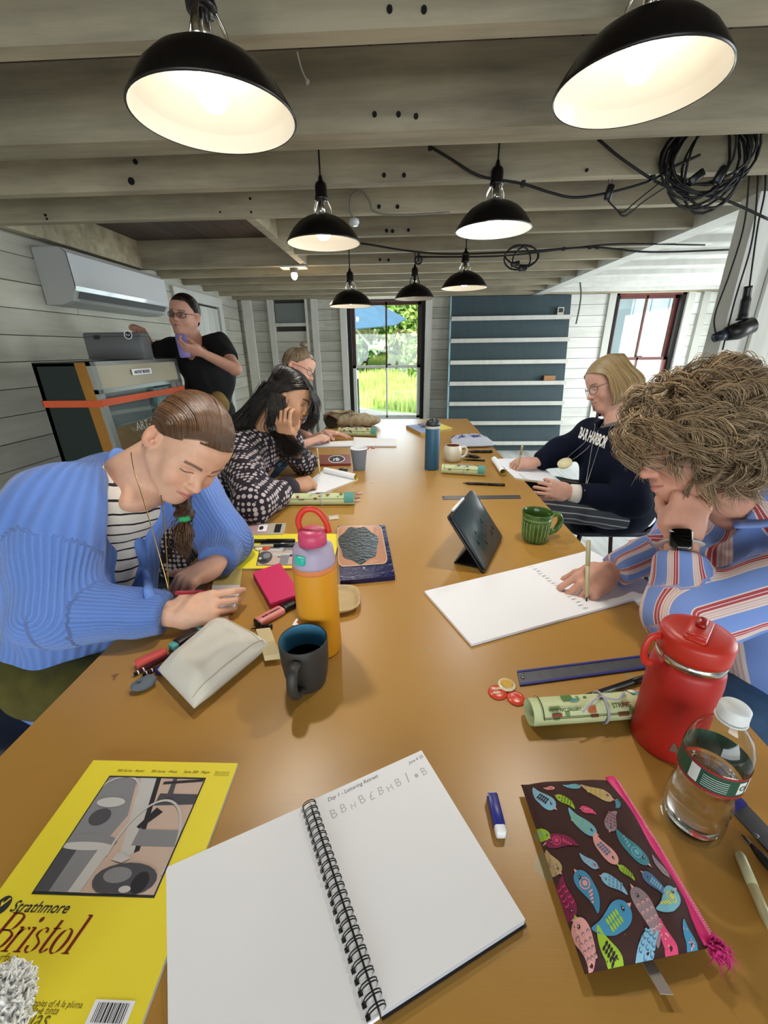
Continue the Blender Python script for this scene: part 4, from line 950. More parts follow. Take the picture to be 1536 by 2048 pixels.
    legs(p, M_olive, [A3(-.93, .80, .53), A3(-.93, .96, .53)], [A3(-.50, .66, .56), A3(-.48, .98, .56)], [A3(-.48, .62, .07), A3(-.44, 1.0, .07)], M_shoe, rt=.095)
    tips = rh[2]; a = at(476, 1181, z=.785); b = at(350, 1186, d=.862); pen('red_pen', a, b - a, np.linalg.norm(b - a), .0042, mat('red_barrel', 'a81f3c', .35), 'slim red pen held by the person in the blue cardigan', mat('red_cap', '8f1a30', .35))
    return p
# ---------------------------------------------------------------- P2: dark haired woman, patterned sweater
def motif_mat(name, base, spot, scale, size=.42, kind='limb', rad=.075):
    m = bpy.data.materials.new(name); m.use_nodes = True; N = NT(m); a = N.n('Attribute', attribute_name='limb'); s = N.n('SeparateXYZ'); N.l(a.outputs['Vector'], s.inputs[0])
    ang = N.math('MULTIPLY', N.math('ARCTAN2', s.outputs[2], s.outputs[1]), rad)
    u = N.math('MULTIPLY', s.outputs[0], scale); v = N.math('MULTIPLY', ang, scale); row = N.math('FLOOR', u); sh = N.math('MULTIPLY', N.math('MODULO', row, 2.0), .5)
    fu = N.math('SUBTRACT', N.math('FRACT', u), .5); fv = N.math('SUBTRACT', N.math('FRACT', N.math('ADD', v, sh)), .5)
    d = N.math('SQRT', N.math('ADD', N.math('MULTIPLY', fu, fu), N.math('MULTIPLY', fv, fv))); pet = N.math('MULTIPLY', N.math('SINE', N.math('MULTIPLY', N.math('ARCTAN2', fu, fv), 5.0)), .07)
    st = N.math('LESS_THAN', N.math('ADD', d, pet), size * .8)
    if kind == 'cells':
        vo = N.n('TexVoronoi'); vo.inputs['Scale'].default_value = scale; vo.inputs['Randomness'].default_value = .25; mp = N.coord(); N.l(mp, vo.inputs['Vector']); st = N.math('LESS_THAN', N.math('ADD', vo.outputs['Distance'], N.math('MULTIPLY', N.noise(mp, 160, 2), .10)), size)
    N.l(N.mix(st, srgb(base), srgb(spot)), N.b.inputs['Base Color']); N.b.inputs['Roughness'].default_value = .95; N.bump(N.noise(N.coord(), 400, 2), .3, .001); return m
def person_2():
    p = thing('person', 'person with long dark hair in a dark patterned sweater, chin on hand', 'person', (-.92, 1.62, 0))
    H = Head(at(577, 797, d=1.80), cv(.90, .40, -.04), cv(.42, -.90, -.12), 1.0); N0 = at(520, 862, d=1.84)
    hd = head_field(H, .003, N0, .054, full=1.08).mesh(); sk = D_skin * 1.15
    Rs, Ls = at(478, 905, d=1.78), N0 + [.05, .18, -.07]
    Re, Le = at(508, 1008, z=.815), at(606, 925, z=.805); Rw = at(590, 972, z=.79); Lw = at(573, 882, d=1.74)
    rh = make_hand('h', p, M_skin, Rw, at(660, 955, z=.79) - Rw, A3(0, -.5, .85), -1, PEN, PENT, .95, .003, fore=Re, fr=(.026, .034))
    lh = make_hand('h', p, M_skin, Lw, at(566, 845, d=1.70) - Lw, A3(-.2, -.9, .1), 1, CURL((.5, .9, .5), (.55, .9, .5), (.6, 1, .5), (.7, 1, .5)), (.6, .8, .3, .2), .95, .003, fore=Le, fr=(.026, .036))
    tor = core([(A3(-.95, 1.62, .5), N0 - [.02, 0, .15], .10, .07)], (-1.3, 1.2, .3), (-.3, 2.2, 1.2))
    body_mesh(p, [hd, rh[:2], lh[:2], tor], [head_color(H, sk, np.array([.01, .008, .008]), lips=(.28, .09, .07)), sk, sk, sk])
    B0, B1 = A3(-.93, 1.64, .55), N0 - [.03, 0, .06]
    tors = [('c', A3(-.95, 1.64, .50), A3(-.84, 1.68, .80), .20, .18, .06), ('c', A3(-.84, 1.68, .80), B1 - [.02, 0, .03], .17, .12, .08), ('c', Rs, Ls, .075, .075, .08), ('c', N0 - [.01, 0, .04], N0 - [0, 0, .01], .075, .06, .03)]
    arms = [('c', Rs, Re, .085, .072, .06), ('c', Re, Rw, .066, .042, .03), ('c', Ls, Le, .075, .062, .05), ('c', Le, Lw, .056, .040, .03)]
    rb = [(B0, B1, .17, 0, A3(-1, 0, 0)), ((Rs, Re, Rw), (.075, .055), A3(-1, 0, 0)), ((Ls, Le, Lw), (.07, .05), A3(-1, 0, 0))]
    m = motif_mat('patterned_knit', '1b1420', 'b0a5a8', 50, .46, 'cells')
    garment('sweater', p, m, tors + arms, (-1.32, 1.15, .42), (-.25, 2.3, 1.2), .009, rb, (.006, 30), cuts=[('c', N0 + [.01, -.01, .05], N0, .055, .055, .01), cuff_cut(Re, Rw, .80), cuff_cut(Le, Lw, .45)], seed=12)
    for (e, w_, t0, t1, r) in ((Re, Rw, .68, .86, .0475),):
        d = nrm(w_ - e); obj('ribbed_cuff', [tube([e + (w_ - e) * t0, e + (w_ - e) * t1], [r + .006, r], 20)] , mat('cuff_knit', '2a2230', .9, bump=.4), p, True)
    for (q, d, r, nm, mm) in ((Rw + (Re - Rw) * .10, Rw - Re, .032, 'bracelet', 'gold'), (Rw + (Re - Rw) * .32, Rw - Re, .034, 'bracelet', 'gold'), (Lw + (Le - Lw) * .10, Lw - Le, .034, 'bead_bracelet', 'jade'), ):
        a = np.linspace(0, 2 * PI, 24, endpoint=False); F = frame_from(d); ring = q + (np.c_[np.cos(a) * r, np.sin(a) * r * .95, a * 0] @ F.T)
        if nm == 'bracelet': obj(nm, tube(ring, .0022, 6, closed=True), MATS['gold'], p, True, label='gold bracelet')
        else: obj(nm, [sphere(c, .0052, 8, 6) for c in ring] + [sphere(c + nrm(d) * .009, .0052, 8, 6) for c in ring], mat('jade_bead', '9fb8a4', .3), p, True, label='pale green bead bracelet')
    hm = hair_mat('black_hair', '080606', '1e1613', .36); hair_cap(H, hm, p, (.080, .098, .091))
    g = []
    for t in np.linspace(0, 1, 6):
        y0 = .085 - .15 * t; z0 = .072 + .048 * math.sin(min(1, t * 1.4) * 1.5) - .03 * max(0, t - .6)
        g.append([(.004, y0, z0 + .004), (.052, y0 - .015, z0 - .008), (.086 + .006 * t, y0 * .5 - .03, .030), (.084, -.055 - .03 * t, -.035), (.078, -.075 - .045 * t, -.12), (.070, -.085 - .06 * t, -.21)])
    strands('hair', H, g, 2600, hm, p, .0014, 16, .006, 6, ((0, -.014, .03), (.080, .097, .090)), .008, mirror=True, wave=.006, wfreq=1.6)
    # hair falling forward between face and hand, and over the back
    P = []
    for i in range(1500):
        a = H.w((.082 + RNG.normal(0, .006), -.035 + RNG.normal(0, .018), .0)); b = at(558 + RNG.normal(0, 9), 862, d=1.72); c_ = at(588 + RNG.normal(0, 14), 905 + RNG.normal(0, 8), d=1.66 + RNG.normal(0, .02)); e = at(612 + RNG.normal(0, 14), 945 + RNG.normal(0, 12), d=1.66)
        P.append(smooth_path([a, (a + b) / 2 + RNG.normal(0, .006, 3), b, c_, e][:4 if i % 3 else 5], 5)[:16])
    strand_mesh('hair_lock', np.array([q[np.linspace(0, len(q) - 1, 14).astype(int)] for q in P]), hm, p, .0014)
    P = []
    for i in range(1600):
        u = RNG.random(); a = H.w((.03 * RNG.normal(), -.10, .03 - .05 * u)); b = N0 + [-.06 + RNG.normal(0, .02), RNG.normal(0, .05) - .03, .05]; e = at(455 + 60 * RNG.random(), 870 + 45 * RNG.random(), d=1.78) + RNG.normal(0, .01, 3)
        P.append(smooth_path([a, b, b * .4 + e * .6 + [0, 0, .02], e], 5))
    strand_mesh('back_hair', np.array([q[np.linspace(0, len(q) - 1, 12).astype(int)] for q in P]), hm, p, .0015)
    P = [smooth_path([H.w((.03 * RNG.normal(), .05, .1)), H.w((-.02 + .03 * RNG.normal(), .105, .05)), H.w((-.02 + .02 * RNG.normal(), .13 + .01 * RNG.normal(), -.03)), H.w((-.02 + .02 * RNG.normal(), .11 + .015 * RNG.normal(), -.10))], 5) for _ in range(500)]
    strand_mesh('front_lock', np.array(P), hm, p, .0013)
    obj('earring', sphere(H.w((.085, -.008, -.045)), .004, 8, 6), MATS['gold'], p, True)
    legs(p, M_darkfab, [A3(-.95, 1.55, .53), A3(-.95, 1.72, .53)], [A3(-.50, 1.5, .56), A3(-.48, 1.74, .56)], [A3(-.48, 1.48, .07), A3(-.46, 1.75, .07)], M_shoe)
    a = at(637, 946, z=.755) ; pen('fineliner', at(640, 951, z=.756), at(635, 907, z=.87) - at(640, 951, z=.756), .145, .0045, M_cream, 'beige pen held upright by the person with long dark hair')
    return p
# ---------------------------------------------------------------- P3: grey-blonde bun, glasses
def person_3():
    p = thing('person', 'person with a small top bun and glasses in a navy top, writing', 'person', (-1.0, 2.62, 0))
    H = Head(at(597, 737, d=2.52), cv(.88, .38, -.12), cv(.30, -.93, -.1), 1.0); N0 = at(560, 795, d=2.58)
    hd = head_field(H, .0035, N0, .05, jaw=.92).mesh(); sk = R_skin * 1.08
    Rs, Ls = N0 + [-.06, -.16, -.05], N0 + [.02, .17, -.05]; Re, Le = at(592, 893, z=.80), at(640, 872, z=.80) ; Rw = at(636, 878, z=.80); Lw = at(648, 868, z=.80)
    Le = Ls + [.10, .02, -.26]; Rs = A3(*Rs)
    rh = make_hand('h', p, M_skin, Rw, at(668, 868, z=.80) - Rw, A3(0, -.5, .85), -1, PEN, PENT, .95, .004, fore=Re, fr=(.026, .036))
    lh = make_hand('h', p, M_skin, Lw + [0, .05, 0], A3(1, -.1, -.05), A3(0, 0, 1), 1, FLATH, (.7, .8, .2, .1), .95, .004, fore=Le, fr=(.026, .036))
    tor = core([(A3(-1.02, 2.62, .5), N0 - [.02, 0, .15], .10, .07), (Rs, Re, .04, .034), (Ls, Le, .04, .034)], (-1.4, 2.2, .3), (-.3, 3.2, 1.3))
    body_mesh(p, [hd, rh[:2], lh[:2], tor], [head_color(H, sk, np.array([.20, .15, .11]), browc=(.2, .13, .09)), sk, sk, sk])
    B0, B1 = A3(-1.02, 2.62, .55), N0 - [.03, 0, .06]
    garment('navy_top', p, motif_mat('navy_print', '1c2733', '6f7f93', 16, .28), [('c', A3(-1.02, 2.62, .50), A3(-.92, 2.62, .80), .17, .155, .06), ('c', A3(-.92, 2.62, .80), B1 - [.02, 0, .03], .155, .11, .08), ('c', Rs, Ls, .07, .07, .08), ('c', Rs, Rs * .45 + Re * .55, .066, .06, .04), ('c', Ls, Ls * .5 + Le * .5, .066, .06, .04)], (-1.35, 2.2, .42), (-.3, 3.1, 1.3), .010, [(B0, B1, .17, 0, A3(-1, 0, 0))], (.006, 30), cuts=[('c', N0 + [.02, 0, .06], N0 + [.01, 0, .0], .06, .06, .01), cuff_cut(Rs, Re, .55), cuff_cut(Ls, Le, .5)], seed=22)
    hm = hair_mat('greying_blonde_hair', '4d3f31', '9a876e', .5, '7a6752'); hair_cap(H, hm, p)
    pulled(H, (.004, -.02, .122), hm, p, 1500, .0014)
    bun = []
    for i in range(260):
        a0 = RNG.uniform(0, 6.28); r = RNG.uniform(.006, .020); c_ = H.w((0, -.02, .128)); q = [c_ + H.R @ (A3(math.cos(a0 + t) * r, math.sin(a0 + t) * r, RNG.uniform(-.008, .014) + .014)) for t in np.linspace(0, 3.2, 10)]; bun.append(q)
    strand_mesh('bun', np.array(bun), hm, p, .0026, taper=False)
    glasses(H, p, mat('dark_spectacle_frame', '1a1412', .3), (.023, .014), M_lens)
    legs(p, M_denim, [A3(-1.02, 2.54, .53), A3(-1.02, 2.70, .53)], [A3(-.58, 2.50, .56), A3(-.56, 2.74, .56)], [A3(-.56, 2.48, .07), A3(-.54, 2.75, .07)], M_shoe)
    a = at(676, 872, z=.77); b = at(618, 861, z=.83); pen('fineliner', a, b - a, .14, .0045, M_cream, 'pen in the hand of the person with the top bun')
    return p
# ---------------------------------------------------------------- P4: standing woman in black
def person_4():
    p = thing('person', 'person in a black top standing by the tall cabinet looking at a phone', 'person', (-1.50, 3.12, 0))
    H = Head(at(369, 630, d=2.72), cv(-.12, .36, -.92), cv(.10, -.93, -.34), 1.06); N0 = at(392, 690, d=2.80)
    hd = head_field(H, .0035, N0 + [0, .0, -.01], .06, full=1.12, jaw=1.05).mesh(); sk = R_skin * [1.0, .95, .92]
    Ls, Rs = at(440, 690, d=2.84), at(345, 700, d=2.90); Le = at(470, 738, d=2.72); Lw = at(402, 704, d=2.56)
    Re = at(308, 700, d=2.95); Rw = at(268, 655, d=2.76)
    lh = make_hand('h', p, M_skin, Lw, at(360, 694, d=2.50) - Lw, A3(.05, -.7, -.6), 1, GRIP, (.25, .9, .7, .3), 1.0, .004, fore=Le, fr=(.028, .045))
    rh = make_hand('h', p, M_skin, Rw, at(300, 665, d=2.62) - Rw, A3(.1, .1, 1), -1, CURL((.5, .4, .2), (.5, .4, .2), (.5, .4, .2), (.5, .4, .2)), (.5, .9, .4, .2), 1.0, .004, fore=Re, fr=(.028, .042))
    f = Fld((-1.95, 2.7, .85), (-.95, 3.6, 1.6), .010); f.cone(Ls, Le, .050, .046, .03).cone(Rs, Re, .050, .044, .03).cone(A3(-1.47, 3.12, .9), N0 - [0, 0, .1], .11, .06, .05); f.ell(N0 + [0, -.03, -.045], (.09, .06, .05)); tor = f.mesh(); tor = (relax(*tor, 2), tor[1])
    body_mesh(p, [hd, rh[:2], lh[:2], tor], [head_color(H, sk, np.array([.03, .018, .013]), browc=(.07, .04, .03), lips=(.38, .13, .12)), sk, sk, sk])
    Bt = A3(-1.47, 3.10, .92)
    garment('black_shirt', p, mat('black_cotton', '0c0d11', .9, bump=.2), [('c', Bt, A3(-1.42, 3.10, 1.18), .165, .160, .06), ('c', A3(-1.40, 3.08, 1.15), N0 - [.02, .0, .13], .155, .12, .08), ('c', Ls - [0, 0, .0], Rs, .070, .070, .06), ('c', Ls, Ls * .35 + Le * .65, .072, .070, .04), ('c', Rs, Rs * .3 + Re * .7, .07, .065, .04)], (-2.0, 2.7, .78), (-.95, 3.5, 1.6), .010, None, (.007, 26), cuts=[('c', N0 + [-.01, -.05, .05], N0 + [-.03, -.09, -.06], .075, .05, .02), cuff_cut(Ls, Le, .62, .07), ('h', (0, 0, .885), (0, 0, -1))], seed=31)
    hm = hair_mat('dark_hair', '120c09', '2c1f18', .4); hair_cap(H, hm, p)
    pulled(H, (.004, -.102, .05), hm, p, 1000, .0014)
    glasses(H, p, MATS['dark_spectacle_frame'], (.026, .017), mat('tinted_lens', '3a2a26', .1, alpha=.45))
    legs(p, M_darkfab, [A3(-1.55, 3.13, .90), A3(-1.39, 3.13, .90)], [A3(-1.56, 3.12, .50), A3(-1.38, 3.12, .50)], [A3(-1.57, 3.15, .07), A3(-1.37, 3.15, .07)], M_shoe, rt=.10, rk=.065)
    garment('apron_wrap', p, mat('ochre_canvas', '8d7443', .95, var=.3, vscale=12, bump=.4, bscale=60), [('c', A3(-1.47, 3.12, .92), A3(-1.47, 3.11, .72), .168, .175, .05), ('e', at(440, 808, d=2.80), (.06, .05, .09))], (-1.8, 2.7, .55), (-1.1, 3.5, 1.15), .012, None, (.012, 30), seed=40, label='ochre cloth tied round the waist')
    # phone held in the left hand (a thing of its own)
    c = at(366, 692, d=2.52); R = np.array([nrm(CM.T @ A3(1, -.12, .1)), nrm(CM.T @ A3(.1, .35, -.9)), [0, 0, 0]]); R[2] = np.cross(R[0], R[1]); R[1] = np.cross(R[2], R[0]); R = np.array([R[0], R[2], -R[1]]).T
    t = thing('phone', 'phone in a lilac case held up by the standing person', 'phone', c); obj('case', rbox(c, (.066, .135, .010), .010, R), mat('lilac_case', '7f77b8', .4), t, True)
    obj('camera_bump', rbox(c + R @ A3(-.010, .044, .0065), (.036, .036, .004), .008, R), M_blackpl, t, True)
    return p
# ---------------------------------------------------------------- P5: blonde bob, navy sweatshirt
def person_5():
    p = thing('person', 'person with a blonde bob and glasses in a navy sweatshirt with white lettering', 'person', (1.06, 1.92, 0))
    H = Head(at(1217, 768, d=1.93), cv(-.96, .34, .06), cv(-.33, -.93, -.1), 1.0); N0 = at(1232, 852, d=1.93)
    hd = head_field(H, .003, N0, .052).mesh(); sk = R_skin * 1.04
    Rs, Ls = N0 + [-.02, .17, -.07], N0 + [.02, -.17, -.06]; Re = at(1120, 905, d=2.0); Rw = at(1072, 925, z=.80); Le = at(1262, 1000, d=1.72); Lw = at(1138, 985, d=1.72)
    rh = make_hand('h', p, M_skin, Rw, at(1030, 925, z=.795) - Rw, A3(0, -.3, .9), 1, PEN, PENT, .95, .003, fore=Re, fr=(.026, .036))
    lh = make_hand('h', p, M_skin, Lw, at(1085, 972, d=1.72) - Lw, A3(.1, -.9, .25), -1, CURL((.5, .7, .4), (.6, .8, .4), (.7, .9, .4), (.8, .9, .4)), (.45, .9, .6, .2), .95, .003, fore=Le, fr=(.026, .036))
    tor = core([(A3(1.07, 1.98, .66), N0 - [0, 0, .15], .09, .07)], (.7, 1.5, .3), (1.5, 2.3, 1.2))
    body_mesh(p, [hd, rh[:2], lh[:2], tor], [head_color(H, sk, np.array([.25, .17, .09]), browc=(.16, .1, .06)), sk, sk, sk])
    B0, B1 = A3(1.10, 1.92, .52), N0 - [0, 0, .05]
    m = knit_mat('navy_sweatshirt', '0b1122', 3, depth=0, c2='0b1122')
    o, V, Q = garment('sweatshirt', p, m, [('c', A3(1.10, 2.02, .58), A3(1.04, 1.94, .78), .185, .17, .06), ('c', A3(1.03, 1.91, .78), B1 - [0, 0, .05], .165, .12, .08), ('c', Rs, Ls, .075, .075, .08), ('c', Rs, Re, .078, .064, .05), ('c', Re, Rw, .06, .040, .04), ('c', Ls, Le, .082, .072, .06), ('c', Le, Lw, .072, .044, .04), ('c', N0 - [0, 0, .05], N0, .07, .062, .03)], (.55, 1.35, .40), (1.5, 2.4, 1.25), .009, [(B0, B1, .17, 0, A3(1, 0, 0))], (.007, 24), cuts=[('c', N0 + [-.02, 0, .05], N0 + [-.025, -.005, .0], .058, .056, .01), cuff_cut(Re, Rw, .88), cuff_cut(Le, Lw, .86)], seed=51)
    bv = bvh_of(o, V, Q)
    # white lettering laid on the chest
    def on_chest(v, pts, lift=.0025):
        out = []
        for x, y, z in v:
            P = np.array(pts[0]) * (1 - x) * (1 - y) + np.array(pts[1]) * x * (1 - y) + np.array(pts[2]) * (1 - x) * y + np.array(pts[3]) * x * y; out.append(hit(bv, P[0], P[1], lift))
        return np.array(out)
    def sub_text(body, size, **k):
        v, f = text_geo(body, size, **k); w_ = v[:, 0].max(); h = v[:, 1].max(); v = v / [w_, h, 1]; return v, f
    v, f = sub_text('BAR HARBOR', 1, bold=.035, spacing=.95); obj('lettering', (on_chest(v, [(1156, 874), (1209, 896), (1162, 853), (1219, 874)]), f), mat('white_print', 'e8e4dc', .8), p, label='white letters BAR HARBOR')
    a = smooth_path([hit(bv, *q, .003) for q in ((1202, 828), (1190, 850), (1172, 882), (1138, 912), (1136, 918))], 5); b = smooth_path([hit(bv, *q, .003) for q in ((1228, 832), (1212, 845), (1196, 862), (1176, 895), (1142, 922))], 5)
    nt_ = thing('pendant_necklace', 'round pale pendant on a thin cord against the navy sweatshirt', 'necklace', at(1129, 925, d=1.76)); M_cs = mat('silver_cord', 'b5b3ad', .4, .6)
    obj('cord', [tube(np.vstack([a, b[::-1]]), .0011, 5)], M_cs, nt_, True); obj('disc', tube([at(1129, 925, d=1.755), at(1130, 928, d=1.760)], .030, 28, ), mat('cream_disc', 'd8cfa2', .5), nt_, True)
    obj('undershirt_cuff', tube([Lw + (Le - Lw) * .02, Lw + (Le - Lw) * .18], [.036, .040], 20), mat('white_cuff', 'd9d2c8', .9), p, True)
    obj('undershirt_collar', lathe([(.052, -.03), (.058, -.02), (.060, .0), (.056, .002)], N0 + [-.01, 0, .01], 24, frame_from(H.c - N0)), mat('grey_collar', '6d6a66', .9), p, True)
    hm = hair_mat('blonde_hair', '6f5a3c', 'b89c6c', .42, '94794f'); hair_cap(H, hm, p, (.083, .102, .094), low=-.06)
    g = []
    for t in np.linspace(0, 1, 9):
        y0 = .080 - .16 * t; z0 = .074 + .050 * math.sin(min(1, t * 1.5) * 1.57) - .045 * max(0, t - .6)
        fy = .052 - .155 * t
        g.append([(-.012, y0, z0 + .004), (.045 - .01 * t, y0 - .005, z0 - .002), (.091 - .01 * t, fy * .80 + .004, .040), (.096 - .025 * max(0, t - .5), fy * 1.02 - .006, -.02), (.096 - .045 * max(0, t - .5), fy * 1.02 - .004, -.065), (.084 - .06 * max(0, t - .5), fy * .9 + .012 * (1 - t), -.100 + .02 * t)])
    strands('hair', H, g, 3200, hm, p, .0014, 16, .0022, 16, ((0, -.014, .030), (.083, .101, .093)), .006, mirror=True)
    glasses(H, p, mat('pale_spectacle_frame', '6d6258', .3, .6), (.023, .019), M_lens)
    m = bpy.data.materials.new('striped_skirt'); m.use_nodes = True; K = NT(m); a = K.n('Attribute', attribute_name='limb'); s = K.n('SeparateXYZ'); K.l(a.outputs['Vector'], s.inputs[0])
    ang = K.math('ARCTAN2', s.outputs[2], s.outputs[1]); fr = K.math('FRACT', K.math('MULTIPLY', ang, 2.3)); st = K.math('LESS_THAN', fr, .17); K.l(K.mix(st, srgb('353840'), srgb('a3a19e')), K.b.inputs['Base Color']); K.b.inputs['Roughness'].default_value = .95
    hips = [A3(1.10, 1.93, .55), A3(1.10, 2.13, .55)]; kn = [A3(.66, 1.88, .62), A3(.64, 2.12, .62)]
    garment('striped_trousers', p, m, [('e', A3(1.1, 2.06, .55), (.17, .17, .11)), ('c', hips[0], kn[0], .092, .072, .06), ('c', hips[1], kn[1], .092, .072, .06), ('c', kn[0], A3(.66, 2.0, .08), .06, .05, .03), ('c', kn[1], A3(.64, 2.2, .08), .06, .05, .03)], (.4, 1.6, .05), (1.4, 2.45, .8), .010, [(hips[0], kn[0], .08, 0, A3(0, 0, 1)), (hips[1], kn[1], .08, 0, A3(0, 0, 1)), (kn[0], A3(.66, 2.0, .08), .07, .5, A3(-1, 0, 0)), (kn[1], A3(.64, 2.2, .08), .07, .5, A3(-1, 0, 0))], (.004, 25), seed=61, label='charcoal trousers with pale stripes')
    for q in (A3(.66, 2.0, .06), A3(.64, 2.2, .06)):
        g_ = Fld(q - .2, q + .2, .006); g_.cone(q + [0, 0, -.02], q + [-.15, 0, -.03], .038, .034, .02).half((0, 0, .004), (0, 0, -1)); fobj('shoe', g_, M_shoe, p)
    a = at(1036, 934, z=.79); pen('fineliner', a, at(1044, 895, z=.90) - a, .14, .0048, M_cream, 'beige pen held by the person in the navy sweatshirt')
    return p
# ---------------------------------------------------------------- P6: curly hair, striped shirt
def stripe_mat(name, rad=.07, scale=1.0):
    m = bpy.data.materials.new(name); m.use_nodes = True; N = NT(m); a = N.n('Attribute', attribute_name='limb'); s = N.n('SeparateXYZ'); N.l(a.outputs['Vector'], s.inputs[0])
    ang = N.math('ARCTAN2', s.outputs[2], s.outputs[1]); u = N.math('FRACT', N.math('ADD', N.math('MULTIPLY', ang, 7 * scale / (2 * PI)), .5))
    B_, W_, R_, P_ = srgb('7490cf'), srgb('d9c9c6'), srgb('a9444c'), srgb('c9a9a4')
    n = N.n('ValToRGB'); n.color_ramp.interpolation = 'CONSTANT'; e = n.color_ramp.elements
    st = [(0, B_), (.40, W_), (.44, R_), (.52, W_), (.545, R_), (.61, W_), (.66, P_), (.70, W_), (.735, P_), (.76, W_), (.80, P_), (.83, W_), (.88, B_)]
    while len(e) < len(st): e.new(.5)
    for x, (q, c) in zip(e, st): x.position = q; x.color = c
    N.l(u, n.inputs[0]); N.l(n.outputs[0], N.b.inputs['Base Color']); N.b.inputs['Roughness'].default_value = .85; N.bump(N.noise(N.coord(), 300, 3), .15, .001); return m
def person_6():
    p = thing('person', 'person with curly grey blonde hair in a blue, white and red striped shirt', 'person', (.88, .86, 0))
    H = Head(at(1382, 888, d=.87), cv(-.85, .30, .12), cv(-.38, -.88, -.12), 1.0); N0 = at(1470, 1015, d=.93)
    hd = head_field(H, .0022, N0, .054, nose=1.15).mesh(); sk = R_skin * [1.0, .93, .9]
    Rs, Ls = at(1402, 975, d=1.10), N0 + [.09, -.17, -.07]
    Re = at(1352, 1088, z=.83); Rw = at(1215, 1145, z=.795); Le = at(1362, 1236, z=.825); Lw = at(1362, 1078, d=.835)
    rh = make_hand('h', p, M_skin, Rw, at(1150, 1185, z=.775) - Rw, A3(.15, -.45, .85), 1, PEN, PENT, .97, .0022, fore=Re, fr=(.027, .038))
    lh = make_hand('h', p, M_skin, Lw, at(1385, 1000, d=.85) - Lw, A3(-.2, -.95, .1), -1, CURL((.7, 1.2, .6), (.7, 1.2, .6), (.7, 1.2, .6), (.7, 1.2, .6)), (.35, .9, .5, .4), 1.02, .0022, fore=Le, fr=(.029, .038))
    tor = core([(A3(.95, .86, .5), N0 - [-.03, 0, .15], .10, .07)], (.6, .5, .3), (1.3, 1.2, 1.2))
    body_mesh(p, [hd, rh[:2], lh[:2], tor], [head_color(H, sk, np.array([.12, .09, .06]), browc=(.12, .08, .05), scalp=True), sk, sk, sk])
    B0, B1 = A3(.93, .84, .52), N0 - [-.03, 0, .05]
    rb = [(B0, B1, .20, 0, A3(1, 0, 0)), ((Rs, Re, Rw), (.075, .055), A3(-1, 0, 0)), ((Ls, Le, Lw), (.085, .06), A3(-1, 0, 0))]
    garment('striped_shirt', p, stripe_mat('shirt_stripes'), [('c', A3(.95, .84, .52), A3(.90, .84, .78), .20, .185, .06), ('c', A3(.90, .84, .78), B1 - [-.01, 0, .05], .18, .12, .08), ('c', Rs, Ls, .062, .078, .08), ('c', Rs, Re, .064, .058, .05), ('c', Re, Rw, .054, .040, .04), ('c', Ls, Le, .085, .064, .05), ('c', Le, Lw, .058, .042, .03), ('c', N0 - [-.04, 0, .09], N0 - [-.01, 0, .01], .09, .072, .04)], (.35, .40, .36), (1.4, 1.4, 1.2), .0085, rb, (.006, 32), cuts=[('c', N0 + [-.05, -.02, .05], N0 + [-.06, -.02, -.04], .055, .045, .01), cuff_cut(Re, Rw, .93), cuff_cut(Le, Lw, .80)], seed=71)
    # collar
    bvc = [N0 + A3(math.cos(a) * .085, math.sin(a) * .085, .0 + .02 * math.cos(a)) for a in np.linspace(-2.2, 2.2, 12)]
    obj('collar', tube(smooth_path(bvc, 3), .020, 10, flat=.35, nh=(0, 0, 1)), mat('blue_collar', '7790cc', .85), p, True)
    # watch
    wq = Lw + (Le - Lw) * .06; F = frame_from(Lw - Le); wt = thing('wrist_watch', 'square black watch on the wrist under the chin at the right', 'watch', wq)
    a = np.linspace(0, 2 * PI, 28, endpoint=False); obj('strap', tube(wq + (np.c_[np.cos(a) * .031, np.sin(a) * .030, a * 0] @ F.T), .009, 8, closed=True, flat=.25, nh=F[:, 2]), mat('grey_strap', 'b9b2ac', .5), wt, True)
    cd_ = nrm(CAMP - wq); cd_ = nrm(cd_ - F[:, 2] * cd_.dot(F[:, 2])); Rw_ = np.array([np.cross(F[:, 2], cd_), F[:, 2], cd_]).T
    obj('case', rbox(wq + cd_ * .036, (.038, .044, .011), .009, Rw_), mat('steel', '8c8c8c', .25, 1), wt, True); obj('screen', rbox(wq + cd_ * .0425, (.034, .040, .003), .008, Rw_), mat('black_glass', '050506', .06), wt, True)
    glasses(H, p, mat('green_spectacle_frame', '3a4a44', .3), (.022, .016), M_lens)
    # curls
    hm = hair_mat('curly_ash_hair', '382c20', 'b89d78', .45, '75624a'); hair_cap(H, hm, p, (.092, .108, .102), low=-.09, hl=-.012, back=-.006)
    g = np.random.default_rng(9); P = []; C0 = np.array([0, -.015, .03])
    for i in range(760):
        th = g.uniform(0, 2 * PI); ph = math.acos(g.uniform(-.86, 1)); d = A3(math.sin(ph) * math.cos(th), math.sin(ph) * math.sin(th), math.cos(ph))
        if d[1] > .55 and d[2] < .22: continue
        if abs(d[0]) < .62 and d[1] > .2 and d[2] < .15: continue
        root = C0 + d * [.084, .100, .094]; fl = A3(d[0] * .6 + .3 * np.sign(d[0]), -.25 + .9 * d[1], -.75 + .15 * g.normal()); fl = nrm(fl + g.normal(0, .35, 3)); fl = nrm(fl - d * fl.dot(d) * .9)
        L = g.uniform(.08, .13); ax = np.cross(fl, d); turns = g.uniform(.4, 1.1); rr = g.uniform(.010, .022); ph0 = g.uniform(0, 6.28); t = np.linspace(0, 1, 15)
        ctr = root + d * (.010 + .030 * np.sin(t * PI * .8))[:, None] + fl * (L * t)[:, None]
